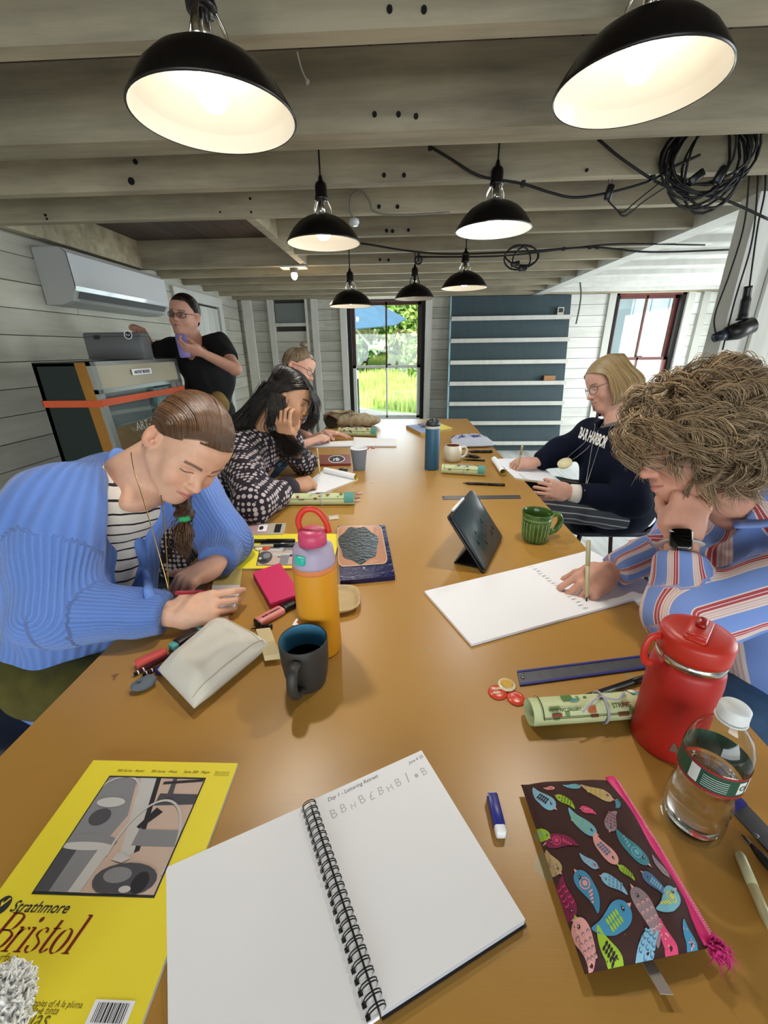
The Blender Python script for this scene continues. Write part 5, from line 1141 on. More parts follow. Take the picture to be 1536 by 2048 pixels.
        ctr = C0 + (ctr - C0); rel = (ctr - C0) / [.092, .108, .102]; ln_ = np.linalg.norm(rel, axis=1, keepdims=True); ctr = C0 + rel / ln_ * np.clip(ln_, 1.02, 1.28) * [.092, .108, .102]
        if d[2] < .0 and d[1] < .35: ctr = ctr + A3(0, -.008, -.040 - .02 * g.random()) * (t ** 1.3)[:, None]
        ang = ph0 + turns * 2 * PI * t; q = ctr + (np.cos(ang)[:, None] * ax + np.sin(ang)[:, None] * d) * (rr * np.minimum(1, t * 3))[:, None]
        for k in range(14): P.append(q + g.normal(0, .0034, 3) + (g.normal(0, .0065, 3) * t[:, None]))
    P = np.array(P); strand_mesh('curls', H.w(P.reshape(-1, 3)).reshape(P.shape), hm, p, .0009)
    legs(p, M_denim, [A3(.97, .76, .53), A3(.97, .94, .53)], [A3(.52, .70, .56), A3(.53, .98, .56)], [A3(.55, .70, .07), A3(.56, .98, .07)], M_shoe, rt=.095)
    a = at(1173, 1205, z=.755); b = at(1177, 1082, z=.88); pen('fineliner', a, b - a, .150, .0050, M_cream, 'beige pen held upright by the person with curly hair', capf=.42)
    return p
for fn in (person_1, person_2, person_3, person_4, person_5, person_6): fn()
# ================================================================ things on the table
Z = TZ
def tp(px, py, z=TZ): return at(px, py, z=z)
def dirxy(a, b): v = np.array(b, float) - np.array(a, float); v[2] = 0; return nrm(v)
def slab_px(name, label, cat, px, th, m, group=None, z=TZ, part='body'):
    """flat thing from its four top corners in photo pixels"""
    c = np.array([tp(x, y, z + th) for x, y in px]); t = thing(name, label, cat, (*c.mean(0)[:2], z), group); obj(part, quadslab(c, th), m, t); return t, c
M_paper = mat('white_paper', 'f0f1f5', .85); M_yel = mat('pad_yellow', 'f0de35', .55); M_ink = mat('grey_ink', '55565c', .8); M_pencil = mat('pale_pencil', 'b9bac0', .9); M_darkprint = mat('dark_print', '2a2a30', .7); M_redprint = mat('dark_red_print', '7a1c12', .6); M_olivep = mat('olive_print', '6a6114', .7)
# ---- spiral sketchbook (nearest)
def spiral_book():
    tG, bG = tp(617, 1609, Z + .006), tp(757, 2034, Z + .006); tR, bR = tp(843, 1502, Z + .010), tp(1050, 1840, Z + .010); tL = tp(333, 1738, Z + .004)
    sd = nrm(bG - tG); L = np.linalg.norm(bG - tG); rd = dirxy(tG, tR); ld = dirxy(tG, tL)
    t = thing('spiral_sketchbook', 'open wire bound sketchbook with pencilled letters on its right page, nearest the camera', 'sketchbook', (*tG[:2], Z))
    # right stack of sheets
    R = [tG + rd * .006, tR, bR, bG + rd * .006]; R = [np.array([*q[:2], Z + .011]) for q in R]
    R = [R[0] - rd * .003, R[1], R[2], R[3] - rd * .003]
    obj('page_stack', quadslab(R, .009), mat('page_edges', 'b8b8bf', .9), t); obj('cover', quadslab([q - [0, 0, .0095] for q in [R[0] - rd * 0, R[1] + (rd - sd) * .002, R[2] + (rd + sd) * .002, R[3] + sd * .002]], .0012), M_blackpl, t)
    T = corner_T(R[3], R[2], R[0], R[1], .0003); rp = obj('right_page', quadslab([q + [0, 0, .0006] for q in R], .0005), M_paper, t)
    bL = tL + (bG - tG) * 1.0; Lp = [tG + rd * .001, tL, bL, bG + rd * .001]; Lp = [np.array([*q[:2], Z + .007]) for q in Lp]
    obj('left_page', quadslab(Lp, .0065), M_paper, t)
    wr = []; hl = []; n = 25
    for i in range(n):
        c = tG + sd * (L * (i + .6) / n) ; c = np.array([*c[:2], Z + .010])
        for o in (-.0012, .0012):
            q = [c + sd * o + rd * (.0085 * math.cos(a)) + np.array([0, 0, .0075 * math.sin(a) + .002]) for a in np.linspace(-.25, PI + .25, 12)]; wr.append(tube(q, .0006, 6))
        for s_ in (-1, 1): hl.append(box(c + rd * s_ * .0088 + [0, 0, .0012 + (0 if s_ > 0 else -.004)], (.0042, .0042, .0006), frame_from([0, 0, 1], rd)))
    obj('wire_binding', wr, mat('black_wire', '17181c', .35, .6), t, True)['kind'] = 'stuff'; obj('punched_holes', hl, M_blackpl, t)['kind'] = 'stuff'
    U = lambda x, y: T(np.array([[x, y, 0]]))[0]
    def line(body, x0, y0, x1, y1, size, m_, name, sh=.25, bold=0):
        a, b = U(x0, y0), U(x1, y1); v, f = text_geo(body, 1, sh, bold=bold); v = v * ((np.linalg.norm(b - a)) / v[:, 0].max()); TT = plane_T(a, b - a, U(x0, y0 + .05) - a); obj(name, (TT(v), f), m_, rp)
    line('Day 1 - Lettering Retreat', .12, .945, .56, .955, 1, M_ink, 'heading'); line("June 4 '25", .84, .945, .985, .95, 1, M_ink, 'date_note')
    for i, ch in enumerate('BBHB£BHB1.B'):
        x = .10 + i * .079; line(ch, x, .835 + .006 * (i % 2), x + .052, .838 + .006 * (i % 2), 1, M_pencil, 'pencil_letter', .1 * (i % 3), -.01)
    return t
spiral_book()
# ---- yellow bristol pads
def yellow_pad(P, label, full=True, th=.006, picw=(.18, .50, .90, .93)):
    """P: corners TL,TR,BL,BR of the cover in world coordinates"""
    TL, TR, BL, BR = [np.array(q, float) for q in P]; t = thing('bristol_pad', label, 'drawing pad', ((TL + BR) / 2)[:2].tolist() + [TL[2] - th], 'yellow bristol pads')
    obj('sheets', quadslab([TL, TR, BR, BL], th), mat('sheet_edges', 'c9c6b4', .9), t); cv_ = obj('cover', quadslab([q + [0, 0, .0007] for q in (TL, TR, BR, BL)], .0007), M_yel, t)
    T = corner_T(BL, BR, TL, TR, .0011)
    def tx(body, x0, y0, wd, m_, sh=.2, bold=0, name='print'):
        v, f = text_geo(body, 1, sh, bold=bold); k = wd / v[:, 0].max(); ar = np.linalg.norm(BR - BL) / np.linalg.norm(TL - BL); v = v * [k, k * ar, 1]; v[:, 2] = 0; obj(name, (T(v + [x0, y0, 0]), f), m_, cv_)
    def poly(pts, m_, z=0): return (T(np.array([(x, y, z) for x, y in pts])), [tuple(range(len(pts)))], m_)
    x0, y0, x1, y1 = picw; G1, G2, G3, G4, G5 = [mat('picture_' + k, c, .7) for k, c in zip('abcde', ('c9b0a2', '4a4a50', '85858a', 'c4c2c0', '232328'))]
    q = lambda u, v: (x0 + (x1 - x0) * u, y0 + (y1 - y0) * v)
    def ellp(cx, cy, rx, ry, a0=0, a1=2 * PI, n=20): return [q(cx + rx * math.cos(a), cy + ry * math.sin(a)) for a in np.linspace(a0, a1, n)]
    def arc(cx, cy, rx, ry, a0, a1, w_=.012, n=18):
        A = np.linspace(a0, a1, n); return [q(cx + rx * math.cos(a), cy + ry * math.sin(a)) for a in A] + [q(cx + (rx - w_) * math.cos(a), cy + (ry - w_) * math.sin(a)) for a in A[::-1]]
    e = .008; g = [poly([(x0 - e, y0 - e), (x1 + e, y0 - e), (x1 + e, y1 + e), (x0 - e, y1 + e)], G5, 0), poly([(x0, y0), (x1, y0), (x1, y1), (x0, y1)], G1, .0001)]
    S_ = [([q(.0, .28), q(.34, .36), q(.42, .62), q(.30, 1), q(.0, 1)], G3), ([q(.34, 1), q(.50, 1), q(.66, .30), q(.56, .22)], G4), ([q(.50, 1), q(.55, 1), q(.70, .32), q(.66, .30)], G5), ([q(.60, .36), q(1, .36), q(1, .50), q(.60, .50)], G3), ([q(.62, .72), q(1, .74), q(1, .84), q(.62, .84)], G2), ([q(.60, .50), q(.74, .66), q(.66, .70), q(.56, .52)], G5), (ellp(.16, .60, .10, .08), G2), (ellp(.20, .38, .26, .07), G3), ([q(-.0, .0), q(.38, .0), q(.44, .34), q(.0, .34)], G3), ([q(-.0, .0), q(.12, .0), q(.14, .36), q(.0, .34)], G2), ([q(.28, .0), q(.38, .0), q(.44, .34), q(.33, .34)], G4), (ellp(.20, .345, .24, .035), G4), (ellp(.18, .74, .14, .05), G4), (arc(.18, .82, .22, .20, .2, PI * .9, .02), G4), ([q(.68, 1), q(.72, 1), q(.76, .80), q(.70, .80)], G2), ([q(.60, .96), q(1, 1), q(1, .975), q(.60, .935)], G5), (ellp(.70, .10, .27, .125), G2), (ellp(.62, .13, .12, .06), G3), (ellp(.84, .08, .07, .08), G5), (ellp(.74, .03, .05, .025), G4), (arc(.72, .30, .30, .48, -.35, PI * 1.02, .022, 30), G4), ([q(.52, .30), q(.66, .26), q(.60, .22), q(.50, .24)], G4)]
    for i, (pts, m_) in enumerate(S_):
        pts = [(min(max(a, x0), x1), min(max(b, y0), y1)) for a, b in pts]; g.append(poly(pts, m_, .0002 + .00004 * i))
    obj('cover_picture', g, G1, cv_)
    return t, T, tx, poly
TL, TR = tp(187, 1521, Z + .006), tp(476, 1527, Z + .006); dn = tp(283, 2048, Z + .006) - TR; dn = nrm(dn) * .300; W_ = TR - TL
pd, T, tx, poly = yellow_pad((TL, TR, TL + dn, TR + dn), 'yellow bristol drawing pad lying beside the spiral sketchbook at the lower left', picw=(.19, .475, .82, .915))
tx('300 Series · Better', .21, .944, .19, M_olivep, .25, name='small_print'); tx('300 Series · Mieux', .44, .944, .18, M_olivep, .25, name='small_print'); tx('Serie 300 · Mejor', .66, .944, .18, M_olivep, .25, name='small_print')
for k, y in enumerate((.950, .942, .934)): tx('Made in the U.S.A.' if k == 0 else 'strathmoreartist.com', .87, y, .10, M_olivep, 0, name='small_print')
tx('Strathmore', .125, .415, .30, M_darkprint, .28, .008, name='maker_name')
def strokes(paths, wd, thick=.035, name='title'):
    pass
# serif italic title, built stroke by stroke with thick stems and hairlines
def serif_title(x0, y0, h, T_, ar):
    K = .20; g = []
    def st(pts, w0): 
        P = smooth_path(np.array(pts, float), 8); d = np.gradient(P, axis=0); d /= np.linalg.norm(d, axis=1)[:, None] + 1e-9
        wv = w0 * (.16 + .84 * np.abs(d[:, 1]) ** 1.5); n = np.c_[np.ones(len(P)), np.zeros(len(P))]
        a = P + n * wv[:, None] / 2 + np.c_[0 * wv, .018 * (1 - np.abs(d[:, 1]))]; b = P - n * wv[:, None] / 2 - np.c_[0 * wv, .018 * (1 - np.abs(d[:, 1]))]
        v = np.vstack([a, b]); m_ = len(P); g.append((v, [(i, i + 1, m_ + i + 1, m_ + i) for i in range(m_ - 1)]))
    def ser(x, y, w_=.26): g.append((np.array([(x - w_ / 2, y - .015), (x + w_ / 2, y - .015), (x + w_ / 2, y + .015), (x - w_ / 2, y + .015)]), [(0, 1, 2, 3)]))
    X = 0
    st([(.18, 0), (.18, 1)], .13); ser(.18, 0); ser(.18, 1); st([(.18, .985), (.42, .985), (.58, .90), (.60, .75), (.54, .58), (.40, .53), (.2, .53)], .12); st([(.2, .53), (.46, .52), (.66, .42), (.68, .26), (.60, .08), (.42, .015), (.18, .015)], .13)
    X = .86; st([(X, 0), (X, .62)], .11); ser(X, 0); ser(X - .05, .62, .14); st([(X, .42), (X + .08, .56), (X + .20, .62), (X + .27, .56)], .10)
    X = 1.30; st([(X, 0), (X, .62)], .11); ser(X, 0); ser(X - .05, .62, .14); g.append((np.array([(X + .075 * math.cos(a), .84 + .075 * math.sin(a)) for a in np.linspace(0, 6.28, 12, endpoint=False)]), [tuple(range(12))]))
    X = 1.52; st([(X + .30, .50), (X + .26, .60), (X + .14, .62), (X + .03, .54), (X + .04, .42), (X + .18, .33), (X + .30, .22), (X + .28, .06), (X + .14, -.01), (X + .02, .05), (X, .16)], .10)
    X = 2.06; st([(X, .84), (X, .14), (X + .05, .01), (X + .14, .02), (X + .20, .10)], .11); ser(X + .03, .62, .26)
    X = 2.34; st([(X + .20, .63), (X + .06, .55), (X, .31), (X + .06, .07), (X + .20, -.01), (X + .34, .07), (X + .40, .31), (X + .34, .55), (X + .20, .63)], .12)
    X = 2.98; st([(X, 0), (X, 1)], .12); ser(X, 0); ser(X - .05, 1, .16)
    V = []; F = []; k = 0
    for v, f in g: V.append(v); F += [tuple(i + k for i in q) for q in f]; k += len(v)
    V = np.vstack(V); V = np.c_[V[:, 0] + V[:, 1] * .22, V[:, 1]] * h; return T_(np.c_[x0 + V[:, 0] * ar, y0 + V[:, 1], 0 * V[:, 0]]), F
ar = np.linalg.norm(dn) / np.linalg.norm(W_)
obj('title', serif_title(.115, .312, .100, T, ar), M_redprint, pd, label='large dark red serif title Bristol')
g = [poly([(.075 + .036 * math.cos(a), .432 + .028 * math.sin(a)) for a in np.linspace(0, 6.28, 20)], M_darkprint, 0), poly([(.060, .439), (.070, .426), (.095, .451), (.088, .454), (.071, .436), (.066, .445)], M_yel, .0002)]; obj('round_emblem', g, M_darkprint, pd)
for tx_, y, w_, x_ in (('rough surface', .288, .22, .095), ('vel surface lisse', .258, .25, .14), ('for light & ink', .212, .22, .28), ('encre · Hojas en copias of A la pluma', .193, .42, .30), ('lapizuola e tinta', .178, .20, .43), ('hojas', .150, .16, .45)):
    tx(tx_, x_, y, w_, M_olivep, .15, name='small_print')
bx0, by0, bx1, by1 = .765, .150, .940, .212; g = [poly([(bx0, by0), (bx1, by0), (bx1, by1), (bx0, by1)], M_paper, 0)]; x = bx0 + .02
rr = random.Random(4)
while x < bx1 - .02: wv = rr.choice((.003, .005, .008)); g.append(poly([(x, by0 + .015), (x + wv, by0 + .015), (x + wv, by1 - .006), (x, by1 - .006)], M_darkprint, .0002)); x += wv + rr.choice((.003, .005))
obj('barcode', g, M_paper, pd)
# second pad, under the pens in front of the blue cardigan
Q = [tp(*q, Z + .006) for q in ((462, 1068), (682, 1068), (448, 1138), (664, 1136))]
yp2 = yellow_pad((Q[1], Q[3], Q[0], Q[2]), 'yellow bristol drawing pad under pens and badges, beside the blue cardigan sleeve', picw=(.28, .30, .92, .86))[0]
# ---- pens on it, badges
def rodpen(name, p0, p1, r, m, label, z=Z, capm=None, cat='pen', tipm=None, L=None):
    a = tp(*p0, z + r); b = tp(*p1, z + r); return pen(name, a, b - a, np.linalg.norm(b - a), r, m, label, capm, tipm)
M_ruler = mat('steel_ruler', '6e6f73', .35, .7, var=.2, vscale=60); M_blue = mat('ink_blue_plastic', '2b2f86', .35)
rodpen('brush_pen', (444, 1082), (590, 1081), .0055, M_blackpl, 'long black brush pen lying across the far end of the yellow pad', Z + .0075)
rodpen('fineliner', (478, 1094), (590, 1090), .0050, M_cream, 'beige fineliner with a black cap lying on the yellow pad', Z + .0075, capm=M_blackpl)
def badge(px, py, r, col, label, z=Z, mark=None, tilt=0):
    c = tp(px, py, z); t = thing('badge', label, 'badge', c, 'round pin badges'); obj('disc', lathe([(0, .0), (r * .9, 0), (r, .0015), (r * .96, .003), (r * .6, .0042), (0, .0046)], c, 28), col, t, True)
    if mark: mark(t, c, r)
    return t
M_bred = mat('badge_red', 'd34a35', .25); M_bor = mat('badge_orange', 'd9684a', .25); M_bcr = mat('badge_cream', 'e6dcb8', .25); M_mus = mat('mustard', 'c79a1c', .4)
def sun_mark(t, c, r):
    p = [(c[0] + r * (.85 if i % 2 else .55) * math.cos(i * PI / 14), c[1] + r * (.85 if i % 2 else .55) * math.sin(i * PI / 14), c[2] + .0052) for i in range(28)]; obj('sun_print', (np.array(p), [tuple(range(28))]), M_mus, t)
def word_mark(t, c, r):
    for k, wd in enumerate(('Rosen', 'dale')):
        v, f = text_geo(wd, .0085, .2, bold=.0003); T_ = plane_T(c + [-.010, .002 - .009 * k, .0048], (1, .15, 0), (-.15, 1, 0)); obj('lettering', (T_(v), f), M_bcr, t)
def arc_mark(t, c, r): obj('pale_mark', tube([c + [r * .6 * math.cos(a), r * .6 * math.sin(a), .0042] for a in np.linspace(.3, 2.2, 8)], .0009, 5), mat('badge_pink', 'f0b8a8', .4), t)
badge(995, 1386, .0165, M_bred, 'red round badge with pale lettering beside the steel ruler', mark=word_mark); badge(1013, 1371, .0155, M_bcr, 'cream round badge with a mustard sun, overlapping two red ones', Z + .0035, mark=sun_mark); badge(1032, 1398, .0160, M_bred, 'plain red round badge next to the rolled map in front', mark=arc_mark)
badge(497, 1097, .013, M_bor, 'orange round badge at the left on the yellow pad', Z + .0075); badge(518, 1098, .0125, M_bcr, 'cream round badge in the middle on the yellow pad', Z + .0075); badge(533, 1097, .013, M_bred, 'red round badge at the right on the yellow pad', Z + .0075)
badge(718, 987, .016, mat('badge_pinkish', 'b98c80', .3), 'pinkish badge furthest back beside the rolled map left of centre'); badge(713, 995, .016, mat('badge_brown', '8c6454', .3), 'brownish badge in the middle beside the rolled map left of centre'); badge(714, 1002, .015, MATS['badge_pinkish'], 'pinkish badge nearest, by the end of the rolled map left of centre')
badge(733, 897, .016, M_bred, 'small red badge behind the grey paper cup'); badge(746, 896, .014, M_bred, 'small red badge right of the one behind the paper cup')
# ---- phone left
t, c = slab_px('phone', 'phone in a clear case with a pink back, lying by the patterned sweater', 'phone', [(484, 1048), (572, 1046), (566, 1068), (478, 1070)], .009, mat('clear_case', 'b9b3a4', .25))
T = corner_T(c[3], c[2], c[0], c[1]); P_ = lambda pts, m_, z=.0003: (T(np.array([(x, y, z) for x, y in pts])), [tuple(range(len(pts)))], m_)
obj('pink_back', [P_([(.05, .1), (.62, .1), (.62, .9), (.05, .9)], mat('phone_pink', 'c49aa0', .4))], M_yel, t); obj('camera_bar', quadslab([T(np.array([[x, y, .002]]))[0] for x, y in ((.78, .15), (.92, .15), (.92, .85), (.78, .85))], .002), M_blackpl, t); obj('sticker', [P_([(.40, .25), (.60, .25), (.60, .85), (.40, .85)], M_paper, .0008), P_([(.47 + .05 * math.cos(a), .55 + .18 * math.sin(a)) for a in np.linspace(0, 6.2, 14)], M_darkprint, .0012)], M_paper, t)
# ---- drinking vessels
def bottle_owala():
    b = tp(643, 1294); t = thing('water_bottle', 'tall mustard yellow water bottle with a pink lid and red carry loop', 'bottle', b); r = .0415; H_ = .262
    M_b = mat('mustard_bottle', 'c98a17', .5); M_lav = mat('lavender_collar', 'a69bb5', .45); M_pk = mat('pink_lid', 'c4456a', .4); M_or = mat('orange_ring', 'cf7a45', .5)
    obj('flask', lathe([(0, 0), (r * .93, 0), (r, .005), (r, .188), (r * .99, .190)], b, 48), M_b, t, True)
    obj('lower_ring', lathe([(r * .99, .190), (r * 1.0, .192), (r * .985, .199), (r * .98, .200)], b, 48), M_or, t, True)
    cl_ = obj('collar', lathe([(r * .98, .200), (r * .97, .205), (r * .92, .222), (r * .88, .232), (r * .7, .238), (.0, .239)], b, 48), M_lav, t, True)
    obj('lid', lathe([(.0, .236), (.026, .236), (.0265, .252), (.0245, .262), (.018, .266), (0, .267)], b + [.000, .002, 0], 32), M_pk, t, True); obj('latch', rbox(b + [-.016, -.036, .221], (.020, .012, .017), .004, rotz(-.4)), mat('teal_latch', '2fb0a0', .35), cl_, True)
    lp = smooth_path([b + [-.022, .01, .255], b + [-.025, .01, .280], b + [-.012, .01, .300], b + [.010, .01, .299], b + [.025, .01, .278], b + [.030, .01, .256]], 6); obj('carry_loop', tube(lp, .0058, 10, flat=.6, nh=(0, 1, 0)), mat('red_loop', 'c8321d', .35), t, True)
bottle_owala()
def mug(b, r, h, mo, mi, label, name='mug', handle=0.0, liquid=None, lz=.6, flare=1.0, ribs=False, bulge=0, hsize=1.0, cat='mug'):
    t = thing(name, label, cat, b); n = 96 if ribs else 40
    prof = [(r * .72, 0), (r * .80, .003), (r * (.90 + bulge), h * .25), (r * (.98 + bulge), h * .55), (r * (1 + bulge * .5), h * .8), (r * flare, h * .985), (r * flare * .98, h), (r * flare * .95, h * .985)]
    v, f = lathe_open([(0, 0)] + prof, b, n)
    if ribs:
        L = v - b; a = np.arctan2(L[:, 1], L[:, 0]); rr_ = np.hypot(L[:, 0], L[:, 1]); k = np.where((L[:, 2] > h * .10) & (L[:, 2] < h * .72) & (rr_ > r * .6), 1 + .035 * np.sign(np.cos(a * 24)), 1); v = b + np.c_[L[:, 0] * k, L[:, 1] * k, L[:, 2]]
    obj('cup', (v, f), mo, t, True); obj('inside', lathe_open([(r * flare * .95, h * .985), (r * .90, h * .8), (r * .88, h * .4), (r * .75, .008), (0, .006)], b, 40), mi, t, True)
    if ribs:
        tb_ = []
        for i in range(22):
            q = 2 * PI * i / 22; u = A3(math.cos(q), math.sin(q), 0); tb_.append(tube([b + u * r * .88 + [0, 0, h * .10], b + u * r * .965 + [0, 0, h * .35], b + u * r * 1.0 + [0, 0, h * .60], b + u * r * 1.01 + [0, 0, h * .72]], .0017, 6))
        obj('rib', tb_, mat('green_glaze_rib', '86a06a', .2), t, True)['kind'] = 'stuff'
        obj('rim_band', lathe_open([(r * 1.02, h * .76), (r * 1.06, h * .78), (r * 1.06, h * .82), (r * 1.02, h * .84)], b, 48), mat('green_glaze_light', '6b8a4c', .2), t, True)
    ca, sa = math.cos(handle), math.sin(handle); d = A3(ca, sa, 0)
    hp = smooth_path([b + d * r * .94 + [0, 0, h * .82], b + d * (r + .024 * hsize) + [0, 0, h * .84], b + d * (r + .033 * hsize) + [0, 0, h * .58], b + d * (r + .022 * hsize) + [0, 0, h * .30], b + d * r * .90 + [0, 0, h * .20]], 6)
    obj('handle', tube(hp, .0062 * hsize, 12, flat=1.5, nh=(-sa, ca, 0)), mo, t, True)
    if liquid: obj('coffee', (lathe([(0, h * lz), (r * .87, h * lz)], b, 32)[0], lathe([(0, h * lz), (r * .87, h * lz)], b, 32)[1]), liquid, t)
    return t
mug(tp(612, 1372) + [0, .012, 0], .043, .098, mat('charcoal_glaze', '2b2927', .55), mat('blue_glaze', '4f88a8', .2), 'charcoal mug of coffee with a blue inside in front of the yellow bottle', handle=-PI / 2 - .05, liquid=mat('coffee', '120a06', .05), lz=.55)
mug(tp(1070, 1083) + [0, .01, 0], .042, .098, mat('green_glaze', '35541f', .18, var=.5, vscale=60, col2='5d7a3c'), mat('green_glaze_in', '3c5a26', .15), 'ribbed green ceramic mug beside the tablet', handle=.25, flare=1.12, ribs=True, hsize=1.25)
M_cup = mat('white_stoneware', 'd8d2bf', .3); mug(tp(905, 924) + [0, .02, 0], .046, .088, M_cup, mat('terracotta', '9c5b3d', .4), 'white rounded mug with a terracotta inside beside the slim blue bottle', handle=.2, bulge=.10, flare=.85)
def paper_cup():
    b = tp(718, 941) + [0, .02, 0]; t = thing('paper_cup', 'grey ribbed paper cup on the left side of the table', 'cup', b); k = 64; v, f = lathe_open([(0, 0), (.030, 0), (.042, .108), (.0425, .110)], b, k); L = v - b; m_ = np.arange(len(v)) % 2; s_ = np.where((L[:, 2] > .0) & (L[:, 2] < .109), 1 - .02 * m_, 1); v = b + L * np.c_[s_, s_, np.ones(len(v))]
    obj('sleeve', (v, f), mat('slate_card', '6f7480', .8), t); obj('rolled_rim', lathe([(.0405, .108), (.0435, .108), (.0440, .111), (.0420, .113), (.040, .111)], b, 32, closed=True), M_paper, t, True); obj('inside', lathe_open([(.041, .110), (.030, .004), (0, .004)], b, 32), M_paper, t, True)
paper_cup()
def blue_bottle():
    b = tp(864, 941) + [0, .03, 0]; t = thing('water_bottle', 'slim matt blue water bottle with a dark grey domed lid', 'bottle', b); r = .0365
    obj('flask', lathe([(0, 0), (r * .95, 0), (r, .004), (r, .205), (r * .99, .206)], b, 36), mat('petrol_blue', '27536f', .45), t, True); obj('band', lathe([(r * .99, .206), (r * 1.0, .208), (r * .99, .219), (r * .9, .220)], b, 36), mat('pale_band', 'a9b0ae', .5), t, True); obj('lid', lathe([(r * .98, .219), (r * .98, .228), (r * .85, .243), (r * .5, .252), (0, .255)], b, 36), mat('dark_lid', '24272b', .4), t, True)
blue_bottle()
def red_bottle():
    b = tp(1335, 1492) + [0, .012, 0]; r = .0455; t = thing('water_bottle', 'red insulated water bottle with a red straw lid at the right', 'bottle', b); M_r = mat('red_powdercoat', 'a81e17', .45, bump=.3, bscale=900, bdist=.0003); M_rl = mat('red_lid', 'b52a1c', .4)
    obj('flask', lathe([(0, 0), (r * .93, 0), (r, .006), (r, .134), (r * .97, .150), (r * .91, .160)], b, 56), M_r, t, True); obj('steel_neck', lathe([(r * .91, .160), (r * .935, .162), (r * .935, .170), (r * .86, .173)], b, 48), mat('steel_neck', 'c9c4be', .15, 1), t, True)
    ld = obj('lid', lathe([(r * .86, .172), (r * .96, .173), (r * .97, .180), (r * .97, .197), (r * .93, .203), (r * .7, .206), (0, .206)], b, 56), M_rl, t, True)
    rr_ = rotz(-.75); obj('spout_cover', rbox(b + [0, 0, .2065], (.026, .064, .007), .004, rr_), M_rl, ld, True); obj('spout', rbox(b + rr_ @ A3(.0, .010, .213), (.013, .020, .010), .005, rr_ @ rotx(.2)), mat('red_spout', '8e1a12', .3), ld, True); obj('hinge_pin', cyl(b + rr_ @ A3(-.011, -.024, .210), b + rr_ @ A3(.011, -.024, .210), .0035, 10), M_rl, ld, True)
    lp = smooth_path([b + A3(-r * .97, .006, .192), b + A3(-r - .012, .004, .190), b + A3(-r - .018, .002, .172), b + A3(-r - .014, .002, .152), b + A3(-r - .003, .002, .146)], 5); obj('carry_loop', tube(lp, .006, 10, flat=.5, nh=(0, 1, 0)), M_rl, t, True)
    M_mk = mat('bottle_mark', '7d6a62', .4, .5)
    def onb(x, z): a = -2.05 + x / r; return b + A3(math.cos(a) * (r + .0006), math.sin(a) * (r + .0006), z)
    g = []
    for k, (x0, w_, z0) in enumerate(((0, .010, .036), (.008, .010, .033), (.016, .008, .031))):
        g.append((np.array([onb(x0, z0 - .010), onb(x0 + w_, z0 - .010 + .001), onb(x0 + w_ * .75, z0 + .0), onb(x0 + w_ * .35, z0 + .008), onb(x0 + w_ * .1, z0 + .001)]), [(0, 1, 2, 3, 4)]))
    obj('printed_mark', g, M_mk, t)
red_bottle()
